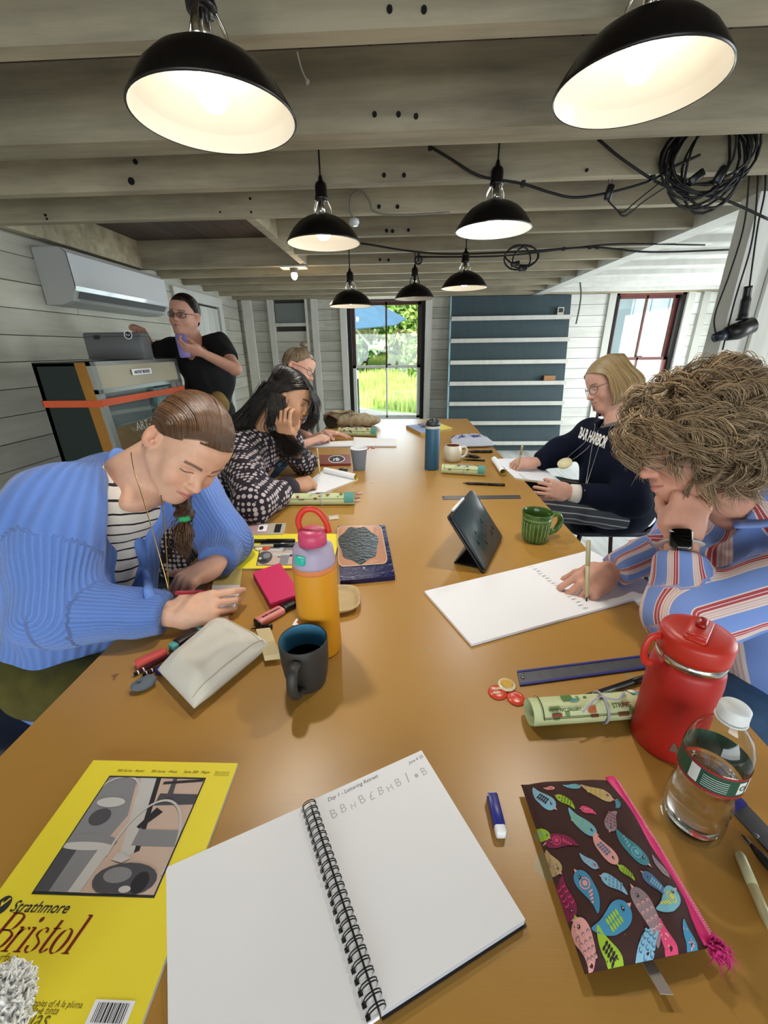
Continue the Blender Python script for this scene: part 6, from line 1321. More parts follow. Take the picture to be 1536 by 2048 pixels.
def water():
    b = tp(1385, 1660) + [0, .008, 0]; t = thing('plastic_bottle', 'clear plastic water bottle with a green and red label at the right edge', 'bottle', b)
    m = M_glass.copy(); m.name = 'clear_plastic'; m.node_tree.nodes['Reflect'].inputs[1].default_value = .9
    r = .0325; pr = [(.0, .004), (.012, .003), (.026, .0), (.030, .003), (r, .010), (r, .020)]
    for k in range(5): z = .022 + k * .0095; pr += [(r, z), (r * .955, z + .0045)]
    pr += [(r * .93, .070), (r * .86, .078), (r * .90, .086), (r * .99, .092), (r, .096), (r, .128), (r * .99, .134), (r * .93, .147), (r * .78, .160), (r * .55, .170), (.0135, .177), (.0125, .185)]
    n = 60; v, f = lathe_open(pr, b, n); L = v - b; a = np.arctan2(L[:, 1], L[:, 0]); k = 1 + .025 * np.cos(a * 5) * (L[:, 2] < .012); k2 = 1 + .012 * np.sin(a * 3 + L[:, 2] * 160) * ((L[:, 2] > .02) & (L[:, 2] < .085)); v = b + L * np.c_[k * k2, k * k2, np.ones(len(v))]
    o = obj('shell', (v, f), m, t, True)
    obj('water', lathe([(0, .006), (.026, .006), (.0295, .014), (.0290, .070), (.026, .078), (.028, .088), (.0300, .093), (0, .093)], b, 48), mat('water', (1, 1, 1), .0, trans=1, ior=1.33), t, True)
    obj('bottle_cap', lathe([(.0, .200), (.013, .200), (.0145, .198), (.0148, .186), (.0145, .184), (.0, .184)], b, 40), mat('white_cap', 'cfd2d2', .45), t, True); obj('neck_ring', lathe([(.0125, .181), (.0155, .181), (.0155, .1825), (.0125, .1825)], b, 32, closed=True), MATS['white_cap'], t, True)
    lab = lambda z0, z1, a0, a1, rr_: (lambda A: (np.vstack([[b + A3(math.cos(q) * rr_, math.sin(q) * rr_, z0 + .0) for q in A], [b + A3(math.cos(q) * rr_, math.sin(q) * rr_, z1) for q in A]]), [(i, i + 1, len(A) + i + 1, len(A) + i) for i in range(len(A) - 1)]))(np.linspace(a0, a1, 40))
    M_lg = mat('label_green', '1e4a3a', .4); M_lr = mat('label_red', '9a1f2c', .4); M_lw = mat('label_white', 'c9cdc9', .5)
    w_ = obj('label', [(*lab(.096, .1275, 0, 2 * PI, r * 1.006), M_lg), (*lab(.0965, .0995, 0, 2 * PI, r * 1.012), M_lr), (*lab(.1245, .1275, 0, 2 * PI, r * 1.012), M_lr), (*lab(.101, .1235, -1.05, -.55, r * 1.012), M_lw), (*lab(.103, .1215, -1.45, -1.15, r * 1.012), M_lw), (*lab(.101, .1235, -2.9, -2.6, r * 1.012), M_lw)] + [(*lab(.103 + .003 * i, .1037 + .003 * i, -2.5, -1.75, r * 1.012), M_lw) for i in range(6)], M_lg, t)
    v, f = text_geo('♻', .016) if False else text_geo('o', .016); aa = lambda V_: np.array([b + A3(math.cos(-1.42 + x / r), math.sin(-1.42 + x / r), 0) * (r * 1.02) + A3(0, 0, .109 + y) for x, y, z in V_]); obj('recycling_mark', (aa(v), f), M_lg, t)
water()
# ---- pouch with printed birds
def soft_pouch(name, label, corners, th, m, parent_group=None, seed=0, bul=.5, puck=.002, z=Z, cat='pouch', nx=44, ny=60):
    """closed cushion over four corners P00,P10,P11,P01 (table plane)"""
    P = [np.array([*c[:2], z]) for c in corners]; t = thing(name, label, cat, np.mean(P, 0)); V = []; g = np.random.default_rng(seed)
    u, v = np.meshgrid(np.linspace(0, 1, nx), np.linspace(0, 1, ny), indexing='ij'); e = (np.minimum(1, 4 * np.minimum(u, 1 - u)) ** bul) * (np.minimum(1, 5 * np.minimum(v, 1 - v)) ** bul)
    B_ = (P[0] * ((1 - u) * (1 - v))[..., None] + P[1] * (u * (1 - v))[..., None] + P[2] * (u * v)[..., None] + P[3] * ((1 - u) * v)[..., None])
    wr = wrinkle(B_.reshape(-1, 3), puck, 70, seed).reshape(u.shape)
    top = B_ + np.stack([0 * u, 0 * u, .35 * th + (.65 * th + wr) * e], -1); bot = B_ + np.stack([0 * u, 0 * u, .35 * th - .345 * th * np.minimum(1, e * 1.2)], -1)
    top[0], top[-1] = (top[0] + bot[0]) / 2, (top[-1] + bot[-1]) / 2
    n = nx * ny; V = np.vstack([top.reshape(-1, 3), bot.reshape(-1, 3)]); F = []
    for i in range(nx - 1):
        for j in range(ny - 1): a = i * ny + j; F.append((a, a + ny, a + ny + 1, a + 1)); F.append((n + a, n + a + 1, n + a + ny + 1, n + a + ny))
    for i in range(nx - 1): a = i * ny; F.append((a, n + a, n + a + ny, a + ny)); a += ny - 1; F.append((a, a + ny, n + a + ny, n + a))
    for j in range(ny - 1): F.append((j, j + 1, n + j + 1, n + j)); a = (nx - 1) * ny + j; F.append((a, n + a, n + a + 1, a + 1))
    o = obj('fabric', (V, F), m, t, True)
    def surf(x, y, lift=.0006):
        fx = np.clip(x, 0, 1) * (nx - 1); fy = np.clip(y, 0, 1) * (ny - 1); i = min(int(fx), nx - 2); j = min(int(fy), ny - 2); a, b = fx - i, fy - j
        return top[i, j] * (1 - a) * (1 - b) + top[i + 1, j] * a * (1 - b) + top[i, j + 1] * (1 - a) * b + top[i + 1, j + 1] * a * b + [0, 0, lift]
    return t, surf, top
P00, P10, P11, P01 = tp(1165, 1962), tp(1420, 1908), tp(1222, 1574), tp(1040, 1582)
t, surf, _ = soft_pouch('zip_pouch', 'brown zip pouch printed with colourful paisley birds and a pink zip', (P00, P10, P11, P01), .036, mat('brown_cotton', '3f2420', .9, var=.15, bump=.3, bscale=500, bdist=.0004), seed=3, bul=.42, puck=.0016)
cols = {k: mat('bird_' + k, c, .85) for k, c in dict(aqua='6fa9b8', teal='3f7f8c', blue='3f86ac', lime='93b52c', pink='d2446f', rose='d99a96', tan='b59a6c', mauve='8d7a80', plum='7c2048', dark='2a1a20', white='e6dcd2', sky='7fb0c8', slate='4d6f96', yellow='c9c23c').items()}
W0 = np.linalg.norm(P10 - P00); H0 = np.linalg.norm(P01 - P00)
def bird(cx, cy, L, ang, body, acc, kind=0):
    """teardrop bird: body with a curled tail, patterned wing, eye and beak"""
    a = np.linspace(0, 2 * PI, 40, endpoint=False); x = np.cos(a) * .5; y = np.sin(a) * .34 * (1 - .62 * np.cos(a) * -1) * .9; y = np.sin(a) * (.16 + .17 * (x + .5)); x = np.where(x < -.1, x * 1.35, x); y = y + np.where(x < -.2, (x + .2) ** 2 * .9, 0)
    g = []
    ca, sa = math.cos(ang), math.sin(ang)
    def pt(px_, py_, lift): X = (px_ * ca - py_ * sa) * L; Y = (px_ * sa + py_ * ca) * L; return surf(cx + X / W0, cy + Y / H0, lift)
    def blob(xs, ys, m_, lift):
        c = pt(float(np.mean(xs)), float(np.mean(ys)), lift); xs = np.asarray(xs, float); ys = np.asarray(ys, float); mx, my = xs.mean(), ys.mean(); n = len(xs); RG = (.33, .66, 1.0) if n > 15 else (1.0,); V_ = [c]
        for s_ in RG: V_ += [pt(mx + (p - mx) * s_, my + (q - my) * s_, lift) for p, q in zip(xs, ys)]
        F_ = [(0, 1 + i, 1 + (i + 1) % n) for i in range(n)] + [(1 + k * n + i, 1 + (k + 1) * n + i, 1 + (k + 1) * n + (i + 1) % n, 1 + k * n + (i + 1) % n) for k in range(len(RG) - 1) for i in range(n)]; g.append((np.array(V_), F_, cols[m_]))
    blob(x, y, body, .0008)
    cir = lambda X, Y, r1, r2=None: (X + r1 * np.cos(a[::3]), Y + (r2 or r1) * np.sin(a[::3]))
    if kind == 0:      # leaf wing
        for i in range(5): blob(*cir(-.25 + .09 * i, .07, .035, .07), acc, .0010); blob(*cir(-.25 + .09 * i, -.07, .035, .07), acc, .0010)
    elif kind == 1:    # rings
        for i, r_ in enumerate((.17, .13, .08)): blob(*cir(.10, 0, r_), (acc, body, acc)[i], .0010 + .0002 * i)
        for i in range(4): blob(*cir(-.15 - .08 * i, .05 * i, .03, .09 - .015 * i), acc, .0010)
    elif kind == 2:    # spots
        for i in range(14): q = RNG.uniform(-.45, .38); w_ = .16 + .13 * (q + .5); blob(*cir(q, RNG.uniform(-.6, .6) * w_, .028), acc, .0010)
    else:              # scallops
        for i in range(4):
            for j in range(3): blob(*cir(-.40 + .17 * i, (-.12 + .12 * j) * (1 + .4 * i / 3), .052), acc, .0010); blob(*cir(-.42 + .17 * i, (-.12 + .12 * j) * (1 + .4 * i / 3), .034), body, .0012)
    blob(*cir(.30, .03, .045), 'dark', .0016); blob(*cir(.31, .04, .016), 'white', .0018); blob([.49, .49, .60], [-.05, .05, 0], 'rose' if body != 'rose' else 'lime', .0009)
    return g
def pxuv(px, py):
    q = tp(px, py, Z + .018); A = np.array([P10 - P00, P01 - P00])[:, :2].T; s_ = np.linalg.solve(A, (q - P00)[:2]); x, y = s_
    k = y * (1 - np.linalg.norm(P11 - P01) / W0); return min(max(x / (1 - k * .85), .02), .98), min(max(y, .02), .98)
BK = .88
BR = [(1085, 1610, .036, -1.0, 'sky', 'dark', 0), (1122, 1614, .024, 2.5, 'lime', 'dark', 9), (1140, 1578, .022, 0, 'aqua', 'blue', 2), (1188, 1594, .038, -.5, 'tan', 'yellow', 3), (1166, 1632, .018, 2.9, 'pink', 'rose', 2), (1160, 1662, .036, -.8, 'aqua', 'lime', 3), (1212, 1652, .030, -2.2, 'mauve', 'plum', 3), (1115, 1692, .034, 2.9, 'plum', 'pink', 1), (1202, 1716, .036, -1.2, 'rose', 'slate', 0), (1256, 1712, .040, -1.0, 'teal', 'aqua', 1), (1074, 1672, .022, -.9, 'lime', 'sky', 2), (1172, 1744, .020, -.7, 'sky', 'pink', 2), (1242, 1758, .017, 2.4, 'lime', 'dark', 9), (1168, 1790, .036, 1.9, 'blue', 'rose', 1), (1216, 1782, .026, 2.6, 'sky', 'slate', 9), (1298, 1778, .028, 2.2, 'slate', 'sky', 0), (1284, 1832, .042, 1.8, 'mauve', 'rose', 3), (1332, 1810, .036, .6, 'aqua', 'yellow', 1), (1226, 1852, .044, .4, 'blue', 'lime', 0), (1168, 1884, .036, 1.7, 'rose', 'mauve', 3), (1222, 1916, .034, -1.0, 'lime', 'dark', 0), (1298, 1920, .036, -2.3, 'sky', 'slate', 3), (1342, 1904, .030, -1.2, 'pink', 'rose', 2), (1382, 1890, .026, -1.4, 'blue', 'rose', 2), (1092, 1734, .026, -1.2, 'tan', 'mauve', 2), (1122, 1808, .034, -1.5, 'plum', 'pink', 3), (1245, 1880, .001, 0, 'lime', 'dark', 9), (1096, 1585, .014, 0, 'rose', 'pink', 1), (1225, 1610, .016, 1, 'teal', 'sky', 2), (1312, 1740, .022, -1.2, 'mauve', 'slate', 2)]
g = []
for b_ in BR:
    u_, v_ = pxuv(b_[0], b_[1]); g += bird(u_, v_, b_[2] * BK, b_[3], *b_[4:])
obj('bird_print', g, cols['aqua'], t)
zp = [surf(.985 - .0 * k, v, .0012) for k, v in enumerate(np.linspace(.0, 1, 24))]; dx = nrm(P10 - P00)
zp = [np.array([*(q - dx * .004)[:2], Z + .0235 - .006 * abs(v - .5)]) for q, v in zip(zp, np.linspace(0, 1, 24))]; obj('zip_tape', tube(zp, .0068, 8, flat=.4), mat('hot_pink_zip', 'dd2f7a', .45), t, True)
tz = []
for q in np.linspace(0, 22, 90): i = int(q); w_ = q - i; c = zp[i] * (1 - w_) + zp[min(i + 1, 23)] * w_; tz.append(box(c + dx * .0055 + [0, 0, .003], (.002, .0012, .0012)))
obj('zip_teeth', tz, mat('zip_teeth', 'f08ab0', .4), t)['kind'] = 'stuff'
c = zp[0]; Pz = np.array([smooth_path([c, c + RNG.normal(0, .0035, 3) + [.004, -.004, .002], c + RNG.normal(0, .0055, 3) + [.007, -.006, -.004]], 4) for _ in range(260)]); strand_mesh('tassel', Pz, mat('magenta_thread', 'c42a72', .8), t, .0009)
c = tp(1308, 1955, Z + .006); obj('ribbon_tag', quadslab([c + [-.006, .012, 0], c + [.006, .012, .0], c + [.010, -.012, .004], c + [-.002, -.012, .004]], .001), mat('ribbon', '9a8f86', .6), t)
# ---- eraser stick, metal ruler and pens at the lower right
t = thing('eraser_stick', 'white stick eraser in a blue sleeve beside the sketchbook', 'eraser', tp(992, 1632)); a, b = tp(983, 1589, Z + .007), tp(1003, 1672, Z + .007); d = nrm(b - a); L = np.linalg.norm(b - a); R = frame_from([0, 0, 1], d)
obj('rubber', rbox((a + b) / 2, (L, .013, .013), .003, R), M_paper, t, True); obj('sleeve', rbox((a + b) / 2 - d * .004, (L * .80, .0138, .0138), .002, R), M_blue, t, True); v, f = text_geo('e.s.', .006, bold=.0002); obj('sleeve_print', (plane_T((a + b) / 2 + [0, 0, .0072] - d * .02, -R[:, 1] * -1 if False else nrm(A3(d[1], -d[0], 0)), -d)(v), f), M_paper, t)
def ruler(name, label, p, th, m, edge=None, z=Z):
    t, c = slab_px(name, label, 'ruler', p, th, m, z=z); T = corner_T(c[3], c[2], c[0], c[1], .0003); g = []
    for i in range(61): x = .03 + .94 * i / 60; g.append((T(np.array([(x, .97, 0), (x + .0025, .97, 0), (x + .0025, .97 - (.28 if i % 5 == 0 else .16), 0), (x, .97 - (.28 if i % 5 == 0 else .16), 0)])), [(0, 1, 2, 3)]))
    obj('graduations', g, M_darkprint, t)['kind'] = 'stuff'
    if edge:
        for q in (((0, 0), (1, 0), (1, .13), (0, .13)), ((0, .88), (1, .88), (1, 1), (0, 1))): obj('edge_strip', quadslab([T(np.array([[x, y, .0008]]))[0] for x, y in q], .0016), edge, t)
    cc = T(np.array([[.022, .5, .0002]]))[0]; obj('hang_hole', lathe([(.0028, 0), (.0040, .0006), (.0028, .0012)], cc, 16), M_ruler, t, True); return t
ruler('steel_ruler', 'steel ruler with blue edges lying behind the rolled map at the right', [(1034, 1342), (1395, 1297), (1405, 1322), (1040, 1371)], .0025, mat('dull_steel', '5a5b60', .4, .4, var=.2, vscale=40), M_blue)
ruler('steel_ruler', 'grey metal ruler lying beyond the tablet', [(884, 992), (1040, 990), (1042, 997), (886, 999)], .0015, M_ruler)
ruler('steel_ruler', 'steel ruler with a blue edge behind the plastic bottle at the right edge', [(1455, 1612), (1482, 1596), (1600, 1720), (1572, 1740)], .003, M_ruler, M_blue)
rodpen('brush_pen', (1150, 1402), (1330, 1342), .0055, M_blackpl, 'black brush pen lying between the steel ruler and the rolled map'); rodpen('brush_pen', (1483, 1668), (1600, 1800), .0055, M_blackpl, 'thick black pen lying at the right edge of the picture'); rodpen('fineliner', (1560, 1900), (1478, 1706), .0052, M_cream, 'cream fineliner lying at the lower right corner', capm=mat('cream_cap', 'b9b48e', .3))
rodpen('brush_pen', (925, 966), (1010, 970), .006, M_blackpl, 'short black pen lying between the tablet and the pad at the far right')
# ---- rolled maps
def roll(p0, p1, r, label, cols_, z=Z, seed=0, band=None, clean=False):
    a = tp(*p0, z + r); b = tp(*p1, z + r); d = nrm(b - a); L = np.linalg.norm(b - a); t = thing('rolled_map', label, 'map', ((a + b) / 2)[:2].tolist() + [z], 'rolled illustrated maps'); n = 40
    ang = np.linspace(0, 2 * PI * 1.9, 76); rad = r * (1 - .10 * ang / ang.max()); U_ = nrm(np.cross([0, 0, 1], d)); Wz = A3(0, 0, 1)
    sect = lambda x: np.array([a + d * x * L + (U_ * math.cos(-q) + Wz * math.sin(-q)) * rr_ for q, rr_ in zip(ang, rad)])
    v = np.vstack([sect(0), sect(1)]); k = len(ang); inner = v.copy(); obj('sheet', [(v, [(i, i + 1, k + i + 1, k + i) for i in range(k - 1)])], mat('map_green', cols_[0], .6), t, True)
    g = np.random.default_rng(seed); pr = []; M_ = [mat('map_ink_' + c, c, .7) for c in cols_[1:]]
    def patch(x0, x1, q0, q1, m_, lift=.0006, n_=8): qs = np.linspace(q0, q1, n_); f_ = lambda x, q: a + d * x * L + (U_ * math.cos(q) + Wz * math.sin(q)) * (r + lift); pr.append((np.array([f_(x0, q) for q in qs] + [f_(x1, q) for q in qs]), [(i, i + 1, n_ + i + 1, n_ + i) for i in range(n_ - 1)], m_))
    for i in range(26):
        x = g.uniform(.06, .9); q = g.uniform(.3, 2.9); patch(x, x + g.uniform(.02, .08), q, q + g.uniform(.15, .5), M_[g.integers(len(M_))], .0004 + .0001 * i * .5)
    M_gl = mat('map_line', '3f4a2c', .7); patch(.06, .068, .4, 2.9, M_gl, .0022); patch(.06, .98, 2.80, 2.86, M_gl, .0022)
    if band: patch(band[0], band[1], -PI * .1, PI * 1.1, mat('map_teal', '4f8f86', .6), .0026, 20)
    ob = obj('map_print', pr, M_[0], t)
    tc = (a + b) / 2; st = [tc + d * .004 + (U_ * math.cos(q) + Wz * math.sin(q)) * (r + .0022) for q in np.linspace(0, 2 * PI, 24, endpoint=False)]; kn = tc + Wz * (r + .002); obj('tie_ribbon', [tube(st, .0018, 6, closed=True), tube(smooth_path([kn, kn + d * .02 + U_ * -.012 + Wz * .004, kn + d * .045 + U_ * .006]), .0016, 6), tube(smooth_path([kn, kn - d * .02 - U_ * .012 + Wz * .003, kn - d * .04 - U_ * .022 - Wz * .006]), .0016, 6)], mat('lilac_ribbon', 'a8a5b8', .5), t, True)
    return t, a, d, L, U_, r
GC = ('c3cc9c', '4e7a3a', '8c3a24', 'd8dcc0', '3f8f9a', 'b2603a', '6d8a4c')
rm = roll((1058, 1424), (1330, 1405), .0215, 'rolled illustrated map in front of the black brush pen and red bottle', GC, seed=5)
def roll_text(rm, body, x, q0, size, m_):
    t, a, d, L, U_, r = rm; v, f = text_geo(body, size, 0, bold=.0002)
    V = np.array([a + d * (x * L + p[0]) + (-U_ * math.sin(q0 + p[1] / r) * -1 * 0 + (U_ * math.cos(q0 - p[1] / r * -1) + A3(0, 0, 1) * math.sin(q0 + p[1] / r))) * (r + .0028) for p in v]); return obj('map_lettering', (V, f), m_, t)
for q in ((-2.0, 'FISHER ART GALLERY', .10, .0055, MATS['map_line']), (-2.2, 'STRING', .55, .009, MATS['map_line'])):
    tq, ad, dd_, LL, UU, rr_ = rm; v, f = text_geo(q[1], q[3], 0, bold=.0002)
    sgn = 1 if UU[1] > 0 else -1; th0 = PI - .75 if sgn > 0 else .75
    V = np.array([ad + dd_ * (q[2] * LL + p[0]) + (UU * math.cos(th0 - sgn * (p[1] / rr_ if False else p[1] / rr_)) + A3(0, 0, 1) * math.sin(th0 - sgn * (p[1] / rr_))) * (rr_ + .0030) for p in v]); obj('map_lettering', (V, f), q[4], tq)
roll((575, 998), (708, 997), .024, 'rolled map with a teal end in front of the patterned sweater', GC, seed=6, band=(.86, 1.0)); roll((884, 937), (970, 942), .023, 'rolled map with a teal end beside the white mug', GC, seed=7, band=(.84, 1.0)); roll((678, 863), (753, 864), .030, 'rolled map with a teal end by the paper bag at the far left', GC, seed=8, band=(.86, 1.0))
# ---- open sketchbook at the right
def open_book(label, Lq, Rq, th, name='open_sketchbook', lett=True):
    """Lq: TL, gutter top, gutter bottom, BL; Rq: gutter top, TR, BR, gutter bottom"""
    Lc = [tp(*q, Z + th) for q in Lq]; Rc = [tp(*q, Z + th) for q in Rq]; t = thing(name, label, 'sketchbook', (*np.mean(Lc + Rc, 0)[:2], Z)); obj('left_pages', quadslab(Lc, th * .92), M_paper, t); obj('right_pages', quadslab(Rc, th * .92), M_paper, t); obj('cover', quadslab([Lc[0] - [0, 0, th * .93], Rc[1] - [0, 0, th * .93], Rc[2] - [0, 0, th * .93], Lc[3] - [0, 0, th * .93]], .0006), MATS['dark_print'], t); return t, Lc, Rc
t, Lc, Rc = open_book('large open sketchbook with rows of small letters under the curly haired person\'s hand', [(849, 1182), (1048, 1134), (1163, 1227), (943, 1288)], [(1048, 1134), (1180, 1100), (1330, 1180), (1163, 1227)], .007)
T = corner_T(Rc[0], Rc[3], Rc[1], Rc[2], .0004)
for k, (ch, x) in enumerate(zip('JAAAAAAAABAAAAAAH', np.linspace(.03, .93, 17))):
    v, f = text_geo(ch, 1, .1); v = v * [.035, .055, 1]; obj('pencil_letter', (T(np.c_[x + v[:, 0], .05 + (k % 3) * .008 + v[:, 1] * 1.6, v[:, 2] * 0]), f), mat('pencil_grey', '8c8c90', .9), t)
t, _, _ = open_book('open sketchbook in front of the person with the top bun', [(640, 884), (708, 881), (706, 891), (617, 893)], [(708, 874), (792, 878), (793, 891), (706, 891)], .008)
# ---- pads with curled page
def note_pad(label, q, th, curl_from, curl_to, m_top, r=.014):
    t, c = slab_px('note_pad', label, 'note pad', q, th, mat('pad_board', 'c8bfa2', .8)); obj('top_sheet', quadslab([x + [0, 0, .0008] for x in c], .0007), m_top, t)
    a, b = tp(*curl_from, Z + th + r), tp(*curl_to, Z + th + r); obj('curled_page', tube([a, b], r, 20, cap=False), m_top, t, True); obj('curl_lining', tube([a, b], r * .93, 20, cap=False), mat('yellow_lining', 'cdb93a', .7), t, True); return t
note_pad('note pad with a curled page under the hand of the person with long dark hair', [(648, 940), (716, 958), (640, 988), (584, 986)], .007, (650, 940), (712, 954), M_paper)
note_pad('note pad overhanging the table edge, held by the person in the navy sweatshirt', [(990, 918), (1062, 916), (1128, 968), (1030, 956)], .008, (988, 918), (1006, 944), M_paper, .014)
# ---- pink wallet, highlighter, plate, plastic art sheet
t, c = slab_px('wallet', 'bright pink folded leather wallet beside the yellow bottle', 'wallet', [(506, 1146), (560, 1127), (602, 1188), (541, 1208)], .016, mat('pink_leather', 'c72a5c', .38, bump=.3, bscale=250)); obj('flap', quadslab([q + [0, 0, .002] for q in c], .0016), mat('pink_leather2', 'd13566', .35), t); obj('stitched_edge', tube([q + [0, 0, -.006] for q in (c[0], c[3], c[2])], .0012, 6), mat('pink_thread', 'a01f48', .6), t)
t = thing('highlighter', 'pink highlighter with a black cap lying beside the wallet', 'highlighter', tp(545, 1226)); a, b = tp(514, 1246, Z + .008), tp(588, 1206, Z + .008); d = nrm(b - a); L = np.linalg.norm(b - a); R = frame_from([0, 0, 1], d)
obj('barrel', rbox(a + d * L * .34, (L * .68, .027, .015), .006, R), mat('pastel_pink', 'e08a86', .4), t, True); obj('cap', rbox(a + d * L * .84, (L * .32, .022, .013), .004, R), M_blackpl, t, True); obj('end_plug', rbox(a + d * L * .005, (.006, .024, .013), .004, R), M_blackpl, t, True); v, f = text_geo('BOSS ORIGINAL', .0065, 0, bold=.0003); obj('barrel_print', (plane_T(a + d * .014 + [0, 0, .0078] - R[:, 1] * .003, d, R[:, 1])(v), f), M_blackpl, t)
def tray(label, cx, cy, w_, h_, a):
    c = tp(cx, cy); t = thing('palm_leaf_plate', label, 'plate', c); prof = [(0, .002), (.80, .002), (.90, .006), (.97, .013), (1.0, .014), (1.0, .016), (.96, .0155), (.88, .008), (.78, .004), (0, .004)]
    n = 40; A = np.arange(n) * 2 * PI / n; sq = lambda q: np.sign(q) * np.abs(q) ** .55; v = []; R = rotz(a)
    for r_, z_ in prof: v.append(np.c_[sq(np.cos(A)) * r_ * w_ / 2, sq(np.sin(A)) * r_ * h_ / 2, np.full(n, z_)] @ R.T + c)
    f = [(j * n + i, j * n + (i + 1) % n, (j + 1) * n + (i + 1) % n, (j + 1) * n + i) for j in range(len(prof) - 1) for i in range(n)]; obj('tray', (np.vstack(v), f), mat('palm_leaf', 'cdb486', .6, var=.2, vscale=20, stretch=(1, 12, 1)), t, True); return t
tray('pale wooden square plate behind the yellow bottle', 658, 1207, .150, .115, .15)
t, c = slab_px('plastic_sheet', 'glossy dark blue plastic packet with black shiny art behind the yellow bottle', 'packet', [(676, 1052), (770, 1050), (790, 1152), (680, 1162)], .013, mat('blue_plastic', '16164a', .18, bump=.6, bscale=60, bdist=.004)); T = corner_T(c[3], c[2], c[0], c[1])
P_ = lambda pts, m_, z: (T(np.array([(x, y, z) for x, y in pts])), [tuple(range(len(pts)))], m_)
rq = lambda x0, y0, x1, y1, r_: [(x1 - r_ + r_ * math.cos(q), y1 - r_ + r_ * math.sin(q)) for q in np.linspace(0, PI / 2, 5)] + [(x0 + r_ + r_ * math.cos(q), y1 - r_ + r_ * math.sin(q)) for q in np.linspace(PI / 2, PI, 5)] + [(x0 + r_ + r_ * math.cos(q), y0 + r_ + r_ * math.sin(q)) for q in np.linspace(PI, 1.5 * PI, 5)] + [(x1 - r_ + r_ * math.cos(q), y0 + r_ + r_ * math.sin(q)) for q in np.linspace(1.5 * PI, 2 * PI, 5)]
bl = [(.40 + .40 * math.cos(q) * (1 + .06 * math.sin(5 * q)), .60 + .36 * math.sin(q) * (1 + .08 * math.sin(7 * q))) for q in np.linspace(0, 2 * PI, 40, endpoint=False)]
obj('art_panel', [P_(rq(-.02, .20, .92, .99, .10), mat('cream_border', 'c4a98a', .25), .0006), P_(rq(.0, .22, .90, .975, .09), mat('peach_gloss', 'b98468', .15, bump=.5, bscale=80, bdist=.003), .0009), P_(bl, mat('black_gloss', '17171c', .12, bump=1, bscale=70, bdist=.006), .0013)], M_paper, t)
# ---- white pouch with a beige strap, pencils and small things
cpt, csurf, _ = soft_pouch('canvas_pouch', 'off white canvas pencil pouch lying in front of the charcoal mug', (tp(392, 1432), tp(318, 1352), tp(440, 1244), tp(545, 1302)), .046, mat('off_white_canvas', 'cfccc2', .85, var=.06, bump=.3, bscale=300), seed=5, bul=.5, puck=.0018)
obj('seam', tube([csurf(.10, v, .0004) for v in np.linspace(.04, .96, 20)], .0011, 6), mat('canvas_seam', 'b9b4a2', .8), cpt, True); obj('seam', tube([csurf(u, .93, .0004) for u in np.linspace(.04, .96, 20)], .0011, 6), MATS['canvas_seam'], cpt, True)
t, c = slab_px('fabric_strap', 'beige ribbed cloth strap lying on the canvas pouch end', 'strap', [(512, 1258), (540, 1255), (560, 1308), (528, 1312)], .012, mat('beige_webbing', 'c9b98f', .9, bump=.5, bscale=200), z=Z + .008)
t = thing('small_card', 'small white card with a red dot beside the yellow bottle', 'card', tp(600, 1244)); obj('card', quadslab([tp(*q, Z + .002) for q in ((592, 1238), (604, 1232), (612, 1252), (584, 1250))], .0015), M_paper, t); obj('red_dot', lathe([(0, 0), (.0055, 0), (.0055, .0006), (0, .0006)], tp(598, 1244, Z + .0022), 16), M_bred, t)
def stick(name, label, cat, p0, p1, w_, h_, m, z=Z, endm=None, r=.003):
    a, b = tp(*p0, z + h_ / 2), tp(*p1, z + h_ / 2); d = nrm(b - a); L = np.linalg.norm(b - a); t = thing(name, label, cat, ((a + b) / 2)[:2].tolist() + [z]); R = frame_from([0, 0, 1], d); obj('body', rbox((a + b) / 2, (L, w_, h_), r, R), m, t, True)
    if endm: obj('end_piece', rbox(a - d * .004, (.014, w_ * .86, h_ * .86), r * .8, R), endm, t, True); obj('end_piece', rbox(b + d * .004, (.014, w_ * .86, h_ * .86), r * .8, R), endm, t, True)
    return t
stick('eraser', 'pink red eraser block left of the canvas pouch', 'eraser', (272, 1330), (332, 1303), .018, .014, mat('eraser_red', 'c94d4a', .6)); stick('marker', 'dark marker with turquoise ends behind the canvas pouch', 'marker', (352, 1290), (394, 1262), .022, .016, mat('dark_marker', '231a18', .4), endm=mat('turquoise', '4aa3a0', .5))
M_wood = mat('dark_red_lacquer', '3a1418', .3)
for k, (p0, p1, lb) in enumerate((((268, 1349), (345, 1308), 'dark red pencil nearest the eraser block'), ((285, 1350), (362, 1312), 'dark red pencil half under the canvas pouch'))):
    a, b = tp(*p0, Z + .004), tp(*p1, Z + .004); d = nrm(b - a); L = np.linalg.norm(b - a); t = thing('pencil', lb, 'pencil', a, 'dark red pencils'); obj('barrel', tube([a + d * .008, b], .0038, 6), M_wood, t); obj('end_band', tube([a + d * .006, a + d * .008], .0040, 12), M_paper, t); obj('end_cap', tube([a, a + d * .006], .0038, 12), M_blackpl, t); obj('lettering_band', tube([a + d * .016, a + d * .018], .0040, 12), M_paper, t)
g_ = Fld(tp(287, 1370) - .04, tp(287, 1370) + .05, .002); c = tp(287, 1376); g_.ell(c + [0, 0, .009], (.020, .014, .009), rotz(.4)).ell(c + [.009, .008, .012], (.011, .011, .008), k=.008).ell(c + [-.006, -.002, .016], (.006, .003, .004), k=.004, op='sub'); V, Q = g_.mesh(); V = relax(V, Q, 1); o = obj('kneaded_eraser', (V, Q), mat('kneaded_grey', '5d6670', .8), None, True); o.data.polygons.foreach_set('use_smooth', [True] * len(o.data.polygons)); tag(o, 'grey lump of kneaded eraser at the left by the pencils', 'eraser')
